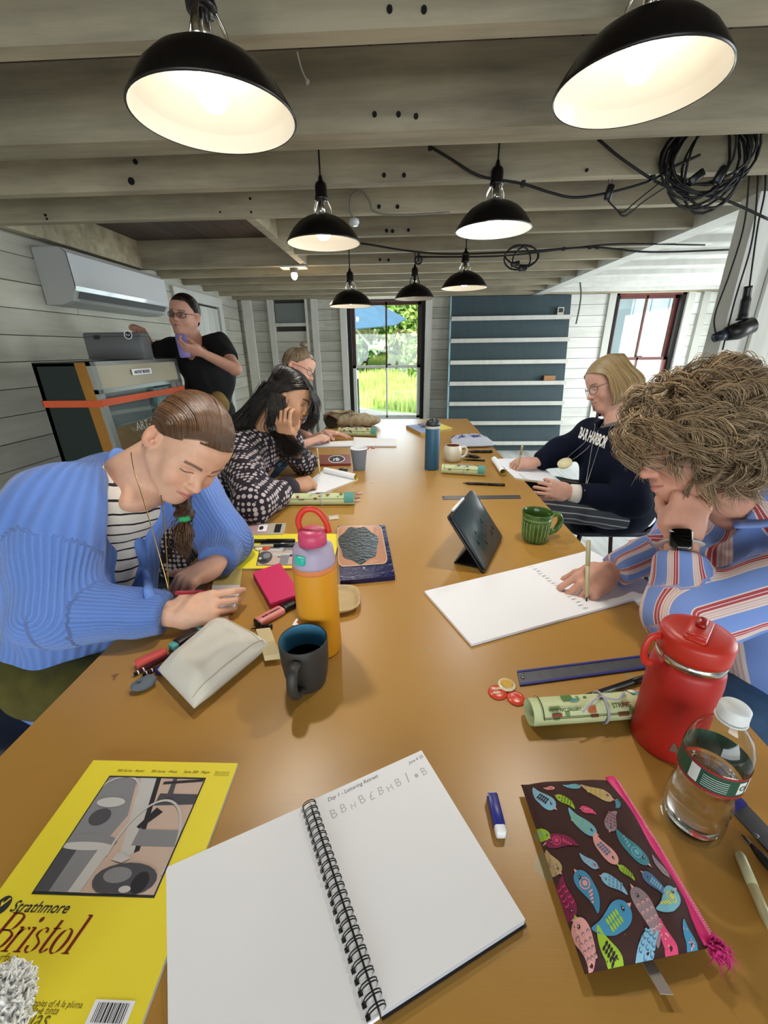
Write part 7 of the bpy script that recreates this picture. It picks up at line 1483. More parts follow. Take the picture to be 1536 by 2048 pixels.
stick('eraser', 'small blue wrapped eraser peeking from under the canvas pouch', 'eraser', (313, 1345), (334, 1330), .014, .010, M_blue)
rodpen('brush_pen', (500, 1258), (545, 1252), .005, M_blackpl, 'black pen tip sticking out behind the canvas pouch')
stick('paper_scrap', 'crumpled scrap of clear wrapper on the table near the rolled map', 'wrapper', (657, 1036), (677, 1034), .030, .006, mat('clear_wrapper', 'd6cdb9', .2, bump=1, bscale=120, bdist=.005))
# booklet under the pen of the blue cardigan person
t = thing('booklet', 'small open booklet with a cream cover under the red pen', 'booklet', tp(455, 1180)); obj('cover', quadslab([tp(*q, Z + .006) for q in ((432, 1138), (484, 1134), (480, 1172), (424, 1172))], .005), mat('cream_card', 'd8c37a', .7), t); obj('page', quadslab([tp(*q, Z + .008) for q in ((424, 1170), (480, 1170), (472, 1216), (420, 1218))], .007), M_paper, t)
t_ = corner_T(tp(424, 1212, Z + .008), tp(470, 1212, Z + .008), tp(426, 1176, Z + .008), tp(476, 1176, Z + .008)); obj('pencil_notes', [(t_(np.array([(.5, y, 0), (.9, y, 0), (.9, y + .03, 0), (.5, y + .03, 0)])), [(0, 1, 2, 3)]) for y in (.2, .35, .5, .65)], mat('pale_notes', 'a9a9ac', .9), t)
# ---- far things
t, c = slab_px('legal_pad', 'thick yellow and blue note pads stacked at the far end of the table', 'note pad', [(812, 851), (876, 846), (905, 857), (842, 866)], .020, mat('pad_edge', 'b99a5c', .8)); obj('yellow_sheet', quadslab([c[0] * .35 + c[1] * .65 + [0, 0, .004], c[1] + [0, 0, .004], c[2] + [0, 0, .004], c[3] * .45 + c[2] * .55 + [0, 0, .004]], .004), mat('yellow_sheet', 'd6c95a', .8), t); obj('blue_sheet', quadslab([c[0] + [0, 0, .002], c[0] * .4 + c[1] * .6 + [0, 0, .002], c[3] * .5 + c[2] * .5 + [0, 0, .002], c[3] + [0, 0, .002]], .002), mat('blue_sheet', '8e9fc0', .7), t)
q = tp(858, 852, Z + .03); t = thing('glasses_case', 'crumpled grey cloth glasses case lying on the far note pads', 'case', q); o, V, Q = garment('cloth', t, mat('grey_cloth', '8a8790', .9), [('e', q + [0, 0, .012], (.085, .045, .018))], q - .14, q + .14, .004, wr=(.006, 60), seed=4)
# tie-dye pouch
t, surf, _ = soft_pouch('tie_dye_pouch', 'blue and white tie dyed pouch at the far right of the table', (tp(905, 898), tp(992, 896), tp(970, 878), tp(900, 880)), .05, mat('tie_dye_white', 'b8bcc9', .8), seed=8, bul=.5, puck=.006, nx=30, ny=20)
g = []
for cx, cy, s_ in ((.25, .5, .22), (.6, .45, .24), (.85, .7, .18), (.45, .9, .2), (.05, .8, .15)):
    pts = [surf(cx + s_ * .75 * (1 if i % 2 else .35) * math.cos(i * PI / 9), cy + s_ * 1.6 * (1 if i % 2 else .35) * math.sin(i * PI / 9), .0015) for i in range(18)]; c = surf(cx, cy, .0015); g.append((np.array([c] + pts), [(0, 1 + i, 1 + (i + 1) % 18) for i in range(18)]))
obj('dyed_stars', g, mat('indigo_dye', '27307e', .8), t)
rodpen('marker', (962, 915), (925, 910), .009, M_blackpl, 'thick black marker with a silver band behind the white mug', capm=M_ruler); rodpen('pencil', (925, 919), (970, 921), .005, M_blackpl, 'thin dark pencil beside the white mug'); rodpen('brush_pen', (935, 903), (985, 903), .008, M_blackpl, 'black pen under the tie dyed pouch')
# red printed strip box, small black lens
t, c = slab_px('pencil_tin', 'flat red pencil tin with dark oval emblems behind the paper cup', 'tin', [(618, 910), (700, 909), (702, 927), (610, 929)], .012, mat('brick_red', '7d2e26', .4)); T = corner_T(c[3], c[2], c[0], c[1])
obj('oval_emblems', [(T(np.array([(cx + rx * math.cos(q), .5 + .42 * math.sin(q), .0004) for q in np.linspace(0, 2 * PI, 24, endpoint=False)])), [tuple(range(24))], mm) for cx, rx, mm in ((.68, .19, M_paper), (.14, .10, M_paper))] + [(T(np.array([(cx + rx * math.cos(q), .5 + .36 * math.sin(q), .0008) for q in np.linspace(0, 2 * PI, 24, endpoint=False)])), [tuple(range(24))], M_darkprint) for cx, rx in ((.68, .175), (.14, .088))], M_darkprint, t)
v, f = text_geo('rb', 1, .1, bold=.02); v = v * [.16, .5, 1]; obj('emblem_letters', (T(np.c_[.60 + v[:, 0], .30 + v[:, 1], 0 * v[:, 0] + .0012]), f), M_paper, t)
t = thing('lens_cap', 'small dark oval compact between the note pad and the paper cup', 'compact', tp(686, 941)); obj('case', lathe([(0, 0), (.022, 0), (.024, .004), (.020, .009), (0, .011)], tp(686, 941), 24), M_blackpl, t, True); obj('rim', lathe([(.0238, .003), (.0250, .004), (.0238, .0055)], tp(686, 941), 24), M_ruler, t, True)
# paper bag
def paper_bag():
    b = tp(700, 852); t = thing('paper_bag', 'crumpled tan paper bag with an open mouth at the far left end of the table', 'bag', b); M_ = mat('tan_paper', 'a3957a', .85, var=.3, vscale=30, bump=.6, bscale=60, bdist=.006)
    f = Fld(b - [.35, .2, .02], b + [.35, .2, .25], .006); f.ell(b + [.05, 0, .045], (.20, .09, .055)).ell(b + [-.10, -.02, .06], (.11, .09, .065), k=.03).ell(b + [-.16, -.10, .06], (.07, .09, .035), k=.01, op='sub').half(b, (0, 0, -1)); V, Q = f.mesh(); V = relax(V, Q, 1); n = f.grad(V); V = V + n * wrinkle(V, .007, 70, 3)[:, None]; V[:, 2] = np.maximum(V[:, 2], Z + .001)
    o = obj('body', (V, Q), M_, t); f = []
    q = [b + A3(*x) for x in ((-.20, -.09, .10), (-.12, -.12, .135), (-.05, -.10, .12), (.02, -.09, .14), (.05, -.02, .11), (-.08, .0, .12), (-.19, -.02, .11))]
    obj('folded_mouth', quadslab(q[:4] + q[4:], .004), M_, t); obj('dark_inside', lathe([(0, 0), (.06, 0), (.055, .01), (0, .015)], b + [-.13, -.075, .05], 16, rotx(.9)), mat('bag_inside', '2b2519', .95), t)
paper_bag()
# ---- tablet on its folio stand
def tablet():
    b0, b1 = tp(972, 1141, Z + .004), tp(1003, 1079, Z + .004)              # bottom edge near, far
    t0 = at(908, 1010, d=1.155); t1 = at(948, 962, d=1.335)
    bx = b1 - b0; ex = nrm(bx); W_ = .240; b0 = (b0 + b1) / 2 - ex * W_ / 2; up = t0 * .5 + t1 * .5 - (b0 + ex * W_ / 2); up = nrm(up - ex * up.dot(ex)); H_ = .178; n = np.cross(ex, up)
    if n.dot(CAMP - b0) < 0: n = -n
    c = b0 + ex * W_ / 2 + up * H_ / 2 + [0, 0, .003]; R = np.array([ex, up, np.cross(ex, up)]).T; t = thing('tablet', 'tablet propped in a black folio case in the middle of the table', 'tablet', (c[0], c[1], Z)); s_ = 1 if np.cross(ex, up).dot(n) > 0 else -1
    obj('folio_back', rbox(c - n * .006, (W_ + .008, H_ + .008, .006), .010, R), M_blackpl, t, True); obj('body', rbox(c, (W_, H_, .006), .012, R), mat('tablet_edge', '3a3d40', .3, .7), t, True); obj('screen', rbox(c + n * .0032, (W_ - .014, H_ - .014, .0012), .008, R), mat('dark_screen', '1f2e33', .3), t, True)
    obj('stylus', cyl(c + up * (H_ / 2 + .006) - ex * .085, c + up * (H_ / 2 + .006) + ex * .02, .0042, 12), mat('white_stylus', 'd9dadb', .3), t, True)
    m_ = mat('screen_marks', '0f181d', .15); g = []
    for i in range(7):
        v, f = text_geo('AaRrGg'[i % 6], .034, .2); TT = plane_T(c + n * .0042 + ex * (-.075 + .025 * i) + up * (-.03 + .03 * math.sin(i * 2.)), ex * s_, up, .0002); g.append((TT(v * .6), f))
    obj('screen_drawing', g, m_, t)
    k = b0 + ex * W_ / 2 + up * H_ * .45 - n * .011; gb = b0 + ex * W_ / 2 - n * .010; back = np.array([*(k - n * .085)[:2], Z + .001]); bk = nrm(A3(-n[0], -n[1], 0)); foot = A3(*(gb + bk * .085)[:2], Z + .002)
    obj('stand_panel', quadslab([k - ex * .10, k + ex * .10, foot + ex * .10, foot - ex * .10], .003), M_blackpl, t); obj('stand_base', quadslab([A3(*(gb - ex * .10)[:2], Z + .005), A3(*(gb + ex * .10)[:2], Z + .005), foot + ex * .10 + [0, 0, .003], foot - ex * .10 + [0, 0, .003]], .003), M_blackpl, t)
tablet()
# ---- fuzzy white knit at the lower left corner
c = tp(-38, 2062, Z + .028); t = thing('fuzzy_bundle', 'fuzzy white yarn bundle poking in at the lower left corner', 'yarn', c - [0, 0, .03]); obj('core', sphere(c, (.026, .036, .026), 24, 16), mat('white_yarn', 'e6e6e4', .95, bump=1, bscale=160, bdist=.006), t, True)
P = []
for i in range(1400):
    d = nrm(RNG.normal(0, 1, 3)); p_ = c + d * [.026, .036, .026]; P.append(smooth_path([p_, p_ + d * .003 + RNG.normal(0, .002, 3), p_ + d * .003 + RNG.normal(0, .003, 3), p_ + RNG.normal(0, .0025, 3)], 3))
strand_mesh('loops', np.array(P), mat('white_yarn_loop', 'f0f0ee', .95), t, .0013, taper=False)
# ================================================================ things round the room
M_white_pl = mat('white_plastic', 'c9cdd0', .25)
def aircon():
    x0 = XL + .005; y0, y1, z0, z1 = 2.72, 3.78, 1.60, 1.905; t = thing('air_conditioner', 'white wall mounted air conditioner high on the left wall', 'air conditioner', (x0, (y0 + y1) / 2, z0))
    prof = [(0, z1), (.17, z1), (.20, z1 - .03), (.205, z0 + .09), (.17, z0 + .02), (.10, z0), (0, z0)]; k = len(prof); v = np.array([(x0 + a, y, z) for y in (y0, y1) for a, z in prof]); f = [tuple(range(k)), tuple(range(k, 2 * k))[::-1]] + [(i, k + i, k + (i + 1) % k, (i + 1) % k) for i in range(k)]
    obj('housing', (v, f), mat('ac_grey', 'a3a5a3', .5), t); pf = [(.171, z1 - .001), (.203, z1 - .03), (.209, z0 + .10), (.200, z0 + .075)]
    v = np.array([(x0 + a + .004, y, z) for y in (y0 + .0, y1 - .0) for a, z in pf]); obj('front_panel', (v, [(i, i + 1, 4 + i + 1, 4 + i) for i in range(3)]), mat('glossy_white', 'd2d6dc', .08, coat=.5), t)
    obj('air_flap', quadslab([(x0 + .115, y0 + .06, z0 + .004), (x0 + .115, y1 - .06, z0 + .004), (x0 + .175, y1 - .06, z0 + .030), (x0 + .175, y0 + .06, z0 + .030)], .004), mat('flap_grey', '8e9190', .4), t); obj('vent_slot', quadslab([(x0 + .18, y0 + .04, z0 + .035), (x0 + .18, y1 - .04, z0 + .035), (x0 + .206, y1 - .04, z0 + .072), (x0 + .206, y0 + .04, z0 + .072)], .002), mat('slot_grey', '55585a', .5), t)
aircon()
def cabinet():
    X0, X1, Y0, Y1, H_ = -1.735, -1.455, 1.955, 2.74, 1.282; t = thing('vending_cabinet', 'tall dark green cabinet with a metal framed glass front bound by an orange strap', 'cabinet', ((X0 + X1) / 2, (Y0 + Y1) / 2, 0)); bx = .085
    def pr(x0, x1, y0, y1, z0, z1):   # front leans out towards the floor
        f = lambda z: bx * (1 - z / H_); return np.array([(x0 + (f(z) if q else f(z) * 0), y, z) if False else (x0 + f(z) * g0, y, z) for g0 in (0,) for z in (z0,) for y in (y0,)])
    def wedge(x0, x1, y0, y1, z0, z1, lean0=0, lean1=1):
        f = lambda z: bx * (1 - z / H_); v = [(x + (lean1 if s_ else lean0) * f(z), y, z) for s_, x in ((0, x0), (1, x1)) for y in (y0, y1) for z in (z0, z1)]; return np.array(v), [(0, 1, 3, 2), (4, 6, 7, 5), (0, 4, 5, 1), (2, 3, 7, 6), (0, 2, 6, 4), (1, 5, 7, 3)]
    M_g = mat('dark_green_laminate', '10211f', .5); M_o = mat('ochre_edge', '9a6a1f', .5, var=.2); M_al = mat('brushed_aluminium', 'b3b4b0', .28, .9)
    obj('body', [wedge(X0, X1 - .075, Y0, Y0 + .02, 0, H_ - .005), wedge(X0, X1 - .075, Y1 - .02, Y1, 0, H_ - .005), wedge(X0, X0 + .02, Y0, Y1, 0, H_ - .005, 0, 0), wedge(X0, X1 - .03, Y0, Y1, 0, .10, 0, 1)], M_g, t)
    obj('top_panel', wedge(X0, X1 - .03, Y0, Y1, H_ - .018, H_), M_g, t); obj('ochre_side_strip', wedge(X1 - .075, X1 - .022, Y0 - .001, Y0 + .02, 0, H_ - .003, 1, 1), M_o, t); obj('ochre_side_strip', wedge(X1 - .075, X1 - .022, Y1 - .02, Y1, 0, H_ - .003, 1, 1), M_o, t)
    fr = [wedge(X1 - .022, X1, Y0, Y0 + .035, 0, H_, 1, 1), wedge(X1 - .022, X1, Y1 - .035, Y1, 0, H_, 1, 1), wedge(X1 - .022, X1, Y0, Y1, H_ - .018, H_, 1, 1), wedge(X1 - .022, X1, Y0, Y1, H_ - .145, H_ - .125, 1, 1), wedge(X1 - .022, X1, Y0, Y1, .05, .09, 1, 1), wedge(X1 - .022, X1 + .002, Y1 - .10, Y1 - .085, .09, H_ - .14, 1, 1)]
    obj('front_frame', fr, M_al, t); obj('header_panel', wedge(X1 - .016, X1 - .006, Y0 + .03, Y1 - .03, H_ - .13, H_ - .015, 1, 1), mat('cream_panel', 'aba48f', .4), t)
    obj('inner_panel', [(*wedge(X1 - .035, X1 - .025, Y0 + .02, Y0 + .42, .1, H_ - .31, 1, 1), mat('tan_board', '8a6a42', .7)), (*wedge(X1 - .035, X1 - .025, Y0 + .42, Y1 - .02, .1, H_ - .14, 1, 1), mat('green_board', '2f4038', .7)), (*wedge(X1 - .035, X1 - .027, Y0 + .02, Y0 + .42, H_ - .31, H_ - .13, 1, 1), mat('grey_board', '6a6c6c', .7)), (*wedge(X1 - .03, X1 - .018, Y0 + .02, Y1 - .02, H_ - .315, H_ - .305, 1, 1), M_al), (*wedge(X1 - .025, X1 - .021, Y0 + .48, Y1 - .14, H_ - .40, H_ - .16, 1, 1), mat('landscape_print', '4f7f78', .5, var=.9, vscale=12, col2='a7c0d0'))], M_g, t)
    obj('glass_door', wedge(X1 - .014, X1 - .010, Y0 + .03, Y1 - .03, .09, H_ - .14, 1, 1), M_glass, t)
    v, f = text_geo('ART-O-MAT', .062, .05); n = nrm(A3(1, 0, bx / H_)); upv = nrm(A3(-bx / H_, 0, 1)); obj('white_hand_lettering', (plane_T(A3(X1 - .008 + bx * .30, Y0 + .20, H_ - .355), (0, 1, 0), upv)(v), f), mat('chalk_white', 'b9b9b4', .8), t)
    lb = obj('label_strip', quadslab([A3(X1 + .004 + bx * q / H_, y, H_ - q) for y, q in ((Y0 + .29, .045), (Y0 + .47, .045), (Y0 + .47, .075), (Y0 + .29, .075))], .001), M_paper, t); v, f = text_geo('ARTIST BOXES', .022, 0, bold=.0005); obj('label_text', (plane_T(A3(X1 + .006 + bx * .068 / H_, Y0 + .305, H_ - .068), (0, 1, 0), upv)(v), f), M_darkprint, t)
    s = thing('strap', 'orange strap bound round the tall green cabinet', 'strap', ((X0 + X1) / 2, (Y0 + Y1) / 2, H_ - .21)); zc = H_ - .185; fx = bx * (1 - zc / H_); th = .004
    q = lambda x, y, z: A3(x, y, z); M_or = mat('orange_webbing', 'c4532c', .6)
    obj('webbing', [bbox((X0 - th, Y0 - th, zc - .02), (X1 + fx + .001, Y0 - .001, zc + .012)), bbox((X1 + fx + .001, Y0 - th, zc - .018), (X1 + fx + .001 + th, Y1 + th, zc + .016)), bbox((X0 - th, Y1 + .001, zc - .018), (X1 + fx + th, Y1 + th, zc + .016)), bbox((X0 - th, Y0 - th, zc - .018), (X0 - .001, Y1 + th, zc + .016))], M_or, s)
    # grey case on top with a round sticker
    b = A3(-1.60, 2.42, H_); k = thing('grey_case', 'grey flat equipment case with a round sticker on top of the green cabinet', 'case', b); R = rotz(.10); W_ = .31
    obj('shell', rbox(b + [0, 0, .072], (W_, .11, .140), .012, R), mat('grey_abs', '5c5f62', .5), k, True); obj('lid_seam', box(b + [0, 0, .120], (W_ + .002, .112, .002), R), M_blackpl, k); c = b + R @ A3(W_ / 2 - .065, -.0562, .128); fr_ = frame_from(R @ A3(0, -1, 0)); obj('round_sticker', [(*lathe([(0, 0), (.022, 0), (.022, .001), (0, .001)], c, 24, fr_), M_blackpl), (*lathe_open([(.018, .0012), (.022, .0012)], c, 24, fr_), M_paper)], M_blackpl, k); v, f = text_geo('Fun', .017, .2); obj('sticker_text', (plane_T(c + R @ A3(-.014, -.0025, -.005), R @ A3(1, 0, 0), (0, 0, 1))(v), f), M_paper, k); obj('latch', box(b + R @ A3(-.08, -.057, .118), (.03, .004, .02), R), M_blackpl, k)
cabinet()
# ---- blue ledge board leaning on the far wall
def ledge_board():
    xl, xr = .62, 2.13; yt, yb = 5.93, 5.62; zt = 1.93; t = thing('ledge_board', 'slate blue display board with white ledges leaning on the far wall', 'display board', ((xl + xr) / 2, 5.75, 0)); yz = lambda z: yb + (yt - yb) * z / zt
    sl = math.atan2(yt - yb, zt); R = rotx(-sl); M_s = mat('slate_blue_board', '3b4c52', .7, var=.12, vscale=30, stretch=(1, 1, .05)); M_e = mat('pale_blue_edge', '9cc3cf', .6); L = math.hypot(zt, yt - yb)
    c = A3((xl + xr) / 2, (yt + yb) / 2 - .0, zt / 2); obj('back_panel', box(c, (xr - xl, .02, L), R), M_s, t)
    obj('side_edge', box(A3(xl - .008, c[1], zt / 2), (.016, .05, L), R), M_e, t)
    ys = [640, 684, 727, 769, 809, 847.5, 887.5, 927, 966]
    for y_ in ys:
        q = at(905, y_, Y=5.75); z = q[2]; y2 = yz(z) - .012; q = at(905, y_, Y=y2 - .03); z = q[2]
        lg = obj('ledge', [box(A3((xl + xr) / 2, y2 - .03, z), (xr - xl, .06, .016)), box(A3((xl + xr) / 2, y2 - .062, z + .012), (xr - xl, .012, .050))], M_trim, t)
    # things on it
    q = at(1121, 622, Y=yz(1.75) - .05); d = thing('small_gauge', 'small dark framed thermometer on the top ledge of the blue board', 'thermometer', q - [0, 0, .04]); obj('frame', box(q, (.075, .02, .085)), mat('pale_frame', 'c9c9c0', .5), d); obj('display', box(q - [0, .011, -.008], (.055, .003, .05)), M_blackpl, d)
    q = at(1098, 756, Y=yz(.95) - .045); d = thing('wooden_block', 'small tan wooden block on a ledge of the blue board', 'block', q - [0, 0, .03]); obj('block', box(q, (.15, .05, .06)), mat('tan_block', 'a5794f', .7, var=.2), d); obj('end_face', box(q - [.072, 0, 0], (.01, .052, .062)), mat('dark_end', '6b4a2e', .7), d)
ledge_board()
# ---- chairs
M_tube = mat('chrome_brown_tube', '3a302c', .2, .9)
def chair(x, y, rot, label, seatm, grp='chairs round the table', backm=None):
    R = rotz(rot); o = A3(x, y, 0); P = lambda q: np.asarray(q, float) @ R.T + o; t = thing('chair', label, 'chair', o, grp)
    G = lambda g: (P(g[0]), g[1])
    obj('seat', G(rbox((0, 0, .415), (.42, .42, .03), .06)), seatm, t, True)
    v = []; n = 9
    bk = np.array([[(u - .5) * .40, -.20 - .05 * w_ - .04 * (1 - (2 * u - 1) ** 2) * 1, .50 + .30 * w_] for w_ in np.linspace(0, 1, 5) for u in np.linspace(0, 1, n)]); bf = bk + [0, .012, 0]; f = [(j * n + i, j * n + i + 1, (j + 1) * n + i + 1, (j + 1) * n + i) for j in range(4) for i in range(n - 1)]; m_ = len(bk)
    F = f + [tuple(m_ + q for q in w_[::-1]) for w_ in f]; ring = list(range(n)) + [n * j + n - 1 for j in range(1, 5)] + [4 * n + i for i in range(n - 2, -1, -1)] + [n * j for j in range(3, 0, -1)]; F += [(ring[i], ring[(i + 1) % len(ring)], m_ + ring[(i + 1) % len(ring)], m_ + ring[i]) for i in range(len(ring))]
    obj('backrest', G((np.vstack([bk, bf]), F)), backm or seatm, t, True)
    for sx in (-1, 1):
        obj('leg', G(tube(smooth_path([(sx * .19, .17, .42), (sx * .20, .20, .22), (sx * .215, .23, .0)]), .012, 10)), M_tube, t, True); obj('leg', G(tube(smooth_path([(sx * .19, -.17, .42), (sx * .20, -.20, .22), (sx * .215, -.24, .0)]), .012, 10)), M_tube, t, True)
        obj('back_tube', G(tube(smooth_path([(sx * .19, -.15, .42), (sx * .19, -.21, .50), (sx * .185, -.26, .78)]), .010, 10)), M_tube, t, True)
    return t
M_navychair = mat('navy_chair_shell', '151c2c', .5)
chair(1.10, 2.17, PI / 2, 'dark chair under the person in the navy sweatshirt', M_navychair); chair(1.0, .85, PI / 2, 'chair under the curly haired person', M_navychair)
chair(-.98, .87, -PI / 2, 'chair with a pale blue back under the person in the blue cardigan', M_navychair, backm=mat('pale_blue_chair', '8fa9c4', .5)); chair(-1.0, 1.63, -PI / 2, 'dark chair under the person with long dark hair', M_navychair); chair(-1.06, 2.62, -PI / 2, 'dark chair under the person with the top bun', M_navychair)
# ---- spot bulb, sockets, cables
q = at(587, 530, Y=3.68); q[2] = 1.935; t = thing('ceiling_bulb', 'small lit bare bulb in a holder under a joist', 'lamp', q); obj('backplate', box(q + [.0, 0, -.006], (.20, .12, .012)), M_trim, t); e = at(587, 548, Y=3.66); obj('holder', lathe([(.0, 0), (.028, 0), (.03, .03), (.022, .055), (.0, .055)], A3(q[0], q[1], e[2] + .01), 20), mat('grey_holder', '6e6a60', .6), t, True); obj('bulb', sphere(A3(q[0], q[1], e[2] - .008), (.024, .024, .030), 16, 12), bulb_mat('spot_glow', (1, .75, .45), 30), t, True)
l = light('bulb_light', 'POINT', (0, 0, e[2] - q[2] - .045), 2.0, (1, .78, .5), shadow_soft_size=.02); l.parent = t
q = at(708, 441, Y=2.40); t = thing('ceiling_socket', 'white round ceiling socket on a grey cable by the left row of lamps', 'socket', q); obj('socket_body', lathe([(0, -.022), (.018, -.022), (.026, -.010), (.024, .004), (.012, .010), (0, .012)], q, 20), M_white_pl, t, True); obj('lead', tube(smooth_path([q + [0, 0, .01], at(700, 420, Y=2.39), at(703, 392, Y=2.39), at(722, 382, Y=2.39), at(738, 400, Y=2.39), at(750, 424, Y=2.39), at(800, 430, Y=2.39), at(900, 425, Y=2.39)], 5), .0045, 8), mat('grey_cable', '7a776c', .6), t, True)
q = at(614, 163, Y=1.57); t = thing('pull_cord', 'knotted pale pull cord hanging from the second beam', 'cord', q); obj('cord', tube(smooth_path([at(594, 104, Y=1.40), at(602, 135, Y=1.50), q]), .0022, 6), mat('pale_cord', '9a968a', .8), t, True); obj('knot', sphere(q, .008, 10, 8), MATS['pale_cord'], t, True)
def cable(name, pts, r, label, m=M_cord, clips=(), cat='cable', k=6):
    P = smooth_path([at(a, b, Y=y) for a, b, y in pts], k); t = thing(name, label, cat, P[len(P) // 2]); obj('lead', tube(P, r, 8), m, t, True)
    for c in clips: c = at(*c[:2], Y=c[2]); obj('clip', box(c, (.014, .02, .02)), m, t)
    return t
cable('power_cable', [(858, 292, 1.99), (900, 317, 1.99), (960, 352, 1.99), (1043, 367, 1.99), (1100, 385, 1.99), (1150, 395, 1.99), (1220, 385, 1.99), (1300, 362, 1.99), (1345, 335, 1.99), (1400, 310, 1.99)], .0050, 'black cable sagging past the cool white lamp towards the cable coil', clips=((1046, 368, 1.99), (860, 293, 1.99)))
cable('power_cable', [(1196, 278, 1.98), (1240, 315, 1.98), (1303, 358, 1.98), (1340, 375, 1.98), (1380, 385, 1.98), (1450, 400, 1.98), (1540, 440, 1.98)], .0050, 'black cable slanting down to the cable coil', clips=((1304, 357, 1.98),))
cable('power_cable', [(640, 480, 3.0), (730, 488, 3.0), (810, 501, 3.0), (900, 508, 3.0), (1050, 503, 3.0), (1130, 497, 3.0), (1200, 495, 3.0), (1300, 504, 3.0), (1475, 499, 3.0)], .0055, 'long black cable running across under the joists past the far lamps', clips=((1127, 498, 3.0), (1180, 495, 3.0), (1195, 495, 3.0)))
cable('power_cable', [(837, 514, 3.2), (1000, 512, 3.2), (1130, 498, 3.2), (1240, 488, 3.2), (1410, 490, 3.2)], .0050, 'black cable running from the pulley to the right')
cable('power_cable', [(1345, 460, 2.9), (1420, 460, 2.9), (1450, 452, 2.9)], .004, 'short cable end above the white boards') if False else None
def loops(name, label, c, rx, ry, n, Y, seed, r=.005, plug=()):
    g = np.random.default_rng(seed); cc = at(*c, Y=Y); t = thing(name, label, 'cable', cc + [0, 0, ry * .9])
    for i in range(n):
        a = np.linspace(0, 2 * PI, 22, endpoint=False); o = g.normal(0, .15, 2) * [rx, ry]; kx, ky = g.uniform(.55, 1.0, 2); ph = g.uniform(-.5, .5)
        P = [cc + A3(o[0] + rx * kx * math.cos(q), .02 * math.sin(q * 2 + i) + g.normal(0, .002), ry * (1 - ky) + ry * ky * math.sin(q) + rx * .2 * math.sin(q + ph)) for q in a]; obj('loop', tube(P, r, 6, closed=True), M_cord, t, True)
    for pp in plug: P = at(*pp[:2], Y=Y - .03); R_ = roty(pp[2]); obj('plug', rbox(P, (.028, .024, .055), .006, R_), M_blackpl, t, True)
    return t
loops('cable_coil', 'big tangled coil of black cable hanging under the beam at the upper right', (1415, 335), .16, .115, 11, 1.98, 4, .0048, ((1392, 355, .9), (1440, 350, .4)))
loops('cable_loop', 'small bundle of cable loops hanging by the far right cables', (1045, 520), .11, .055, 3, 3.0, 6, .005, ((1030, 528, 1.4), (1045, 537, 1.5)))
t = thing('power_plug', 'black plug with two pins hanging on thin leads at the right', 'plug', at(1218, 385, Y=1.96)); R_ = roty(.15); q = at(1218, 385, Y=1.96); obj('plug_body', rbox(q, (.026, .022, .050), .007, R_), M_blackpl, t, True)
for s_ in (-.007, .007): obj('pin', cyl(q + A3(s_, 0, .024), q + A3(s_ - .002, 0, .042), .0018, 8), MATS['dull_steel'], t)
obj('lead', [tube(smooth_path([q - [0, 0, .025], at(1232, 418, Y=1.96), at(1250, 432, Y=1.96), at(1285, 405, Y=1.96), at(1330, 375, Y=1.96)]), .0028, 6), tube(smooth_path([q - [0, 0, .025], at(1226, 412, Y=1.97), at(1245, 425, Y=1.97), at(1270, 405, Y=1.97), at(1320, 365, Y=1.97)]), .0028, 6)], M_cord, t, True)
t = thing('cable_tail', 'thin cable tail hanging down before the white wall', 'cable', at(1160, 575, Y=5.0)); obj('lead', tube(smooth_path([at(1160, 563, Y=5.0), at(1162, 590, Y=5.0), at(1158, 620, Y=5.0), at(1152, 648, Y=5.0)]), .008, 6), mat('grey_lead', '5c5a54', .7), t, True)
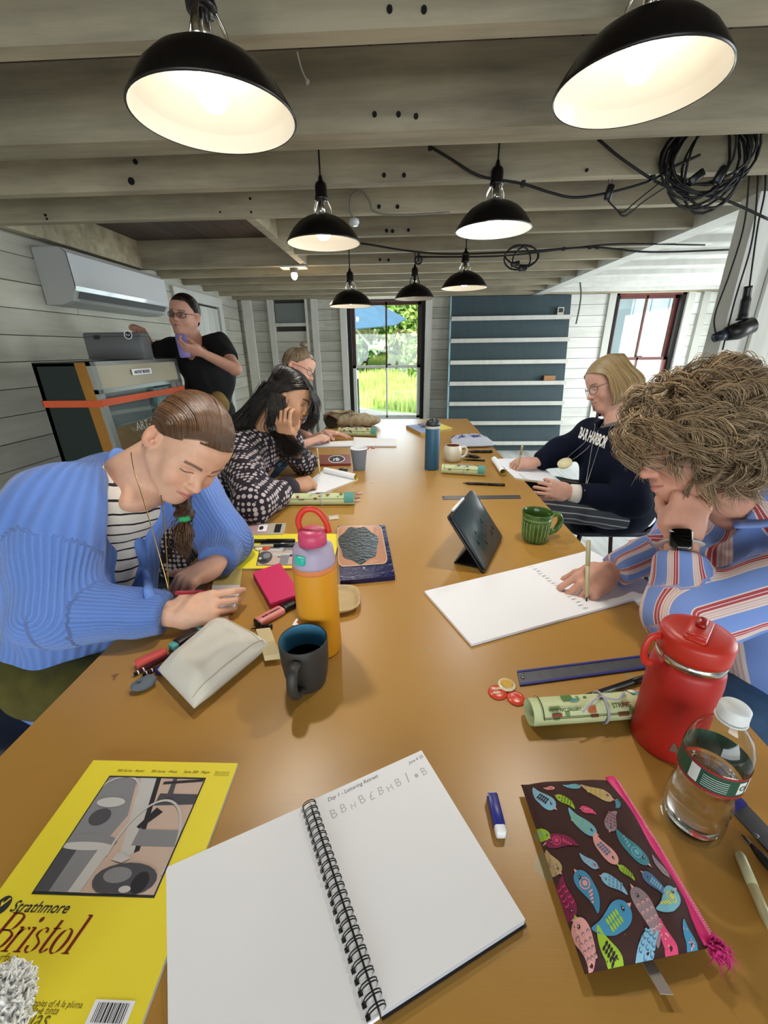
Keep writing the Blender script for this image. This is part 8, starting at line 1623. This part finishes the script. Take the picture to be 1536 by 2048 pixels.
# pulley
q = at(837, 520, Y=3.27); t = thing('pulley', 'small black iron pulley wheel under a joist', 'pulley', q + [0, 0, .05]); a = np.linspace(0, 2 * PI, 24, endpoint=False); obj('wheel_rim', tube([q + A3(math.cos(w_) * .024, 0, math.sin(w_) * .024) for w_ in a], .006, 8, closed=True), M_blackpl, t, True)
for k in range(5): w_ = 2 * PI * k / 5; obj('spoke', cyl(q, q + A3(math.cos(w_) * .022, 0, math.sin(w_) * .022), .0028, 6), M_blackpl, t)
hb = 1.942 - q[2]; obj('bracket', [box(q + A3(0, -.010, hb / 2 - .004), (.014, .004, hb + .008)), box(q + A3(0, .010, hb / 2 - .004), (.014, .004, hb + .008)), box(q + A3(0, 0, hb - .005), (.03, .03, .01))], M_blackpl, t)
# ---- black corded light on the post
def handset():
    c = at(1492, 640, Y=2.19); t = thing('inspection_lamp', 'black corded hand lamp hanging on cords against the white post', 'lamp', c); h = at(1492, 580, Y=2.19)
    obj('grip', tube(smooth_path([at(1497, 572, Y=2.19), at(1492, 600, Y=2.19), at(1484, 640, Y=2.18)]), [.016] * 6 + [.020] * 6 + [.026], 14), M_blackpl, t, True); obj('head', tube([at(1452, 668, Y=2.17), at(1474, 662, Y=2.17), at(1505, 650, Y=2.17)], [.030, .040, .036], 20), M_blackpl, t, True); obj('nozzle', tube([at(1428, 676, Y=2.17), at(1452, 668, Y=2.17)], [.020, .026], 16), mat('navy_nozzle', '1a2030', .4), t, True)
    for pts in ([(1499, 572), (1506, 520), (1516, 450), (1530, 380), (1530, 300)], [(1432, 672), (1430, 630), (1462, 540), (1490, 440), (1502, 300)], [(1445, 700), (1470, 600), (1500, 500), (1512, 420), (1518, 300)]):
        obj('cord', tube(smooth_path([at(a, b, Y=2.2) for a, b in pts]), .0035, 8), M_cord, t, True)
handset()
# red floor tape
for k, (p, lb) in enumerate(((((1210, 1048), (1262, 1042), (1266, 1058), (1216, 1062)), 'red paint patch on the floor nearest the dark chair'), (((1258, 1080), (1300, 1070), (1306, 1090), (1262, 1096)), 'red paint patch on the floor nearest the striped sleeve'))):
    c = [at(*q, z=.002) for q in p]; o = obj('floor_tape', quadslab(c, .0015), mat('salmon_tape', 'e07a6e', .7)); tag(o, lb, 'tape', 'red tape patches on the floor')
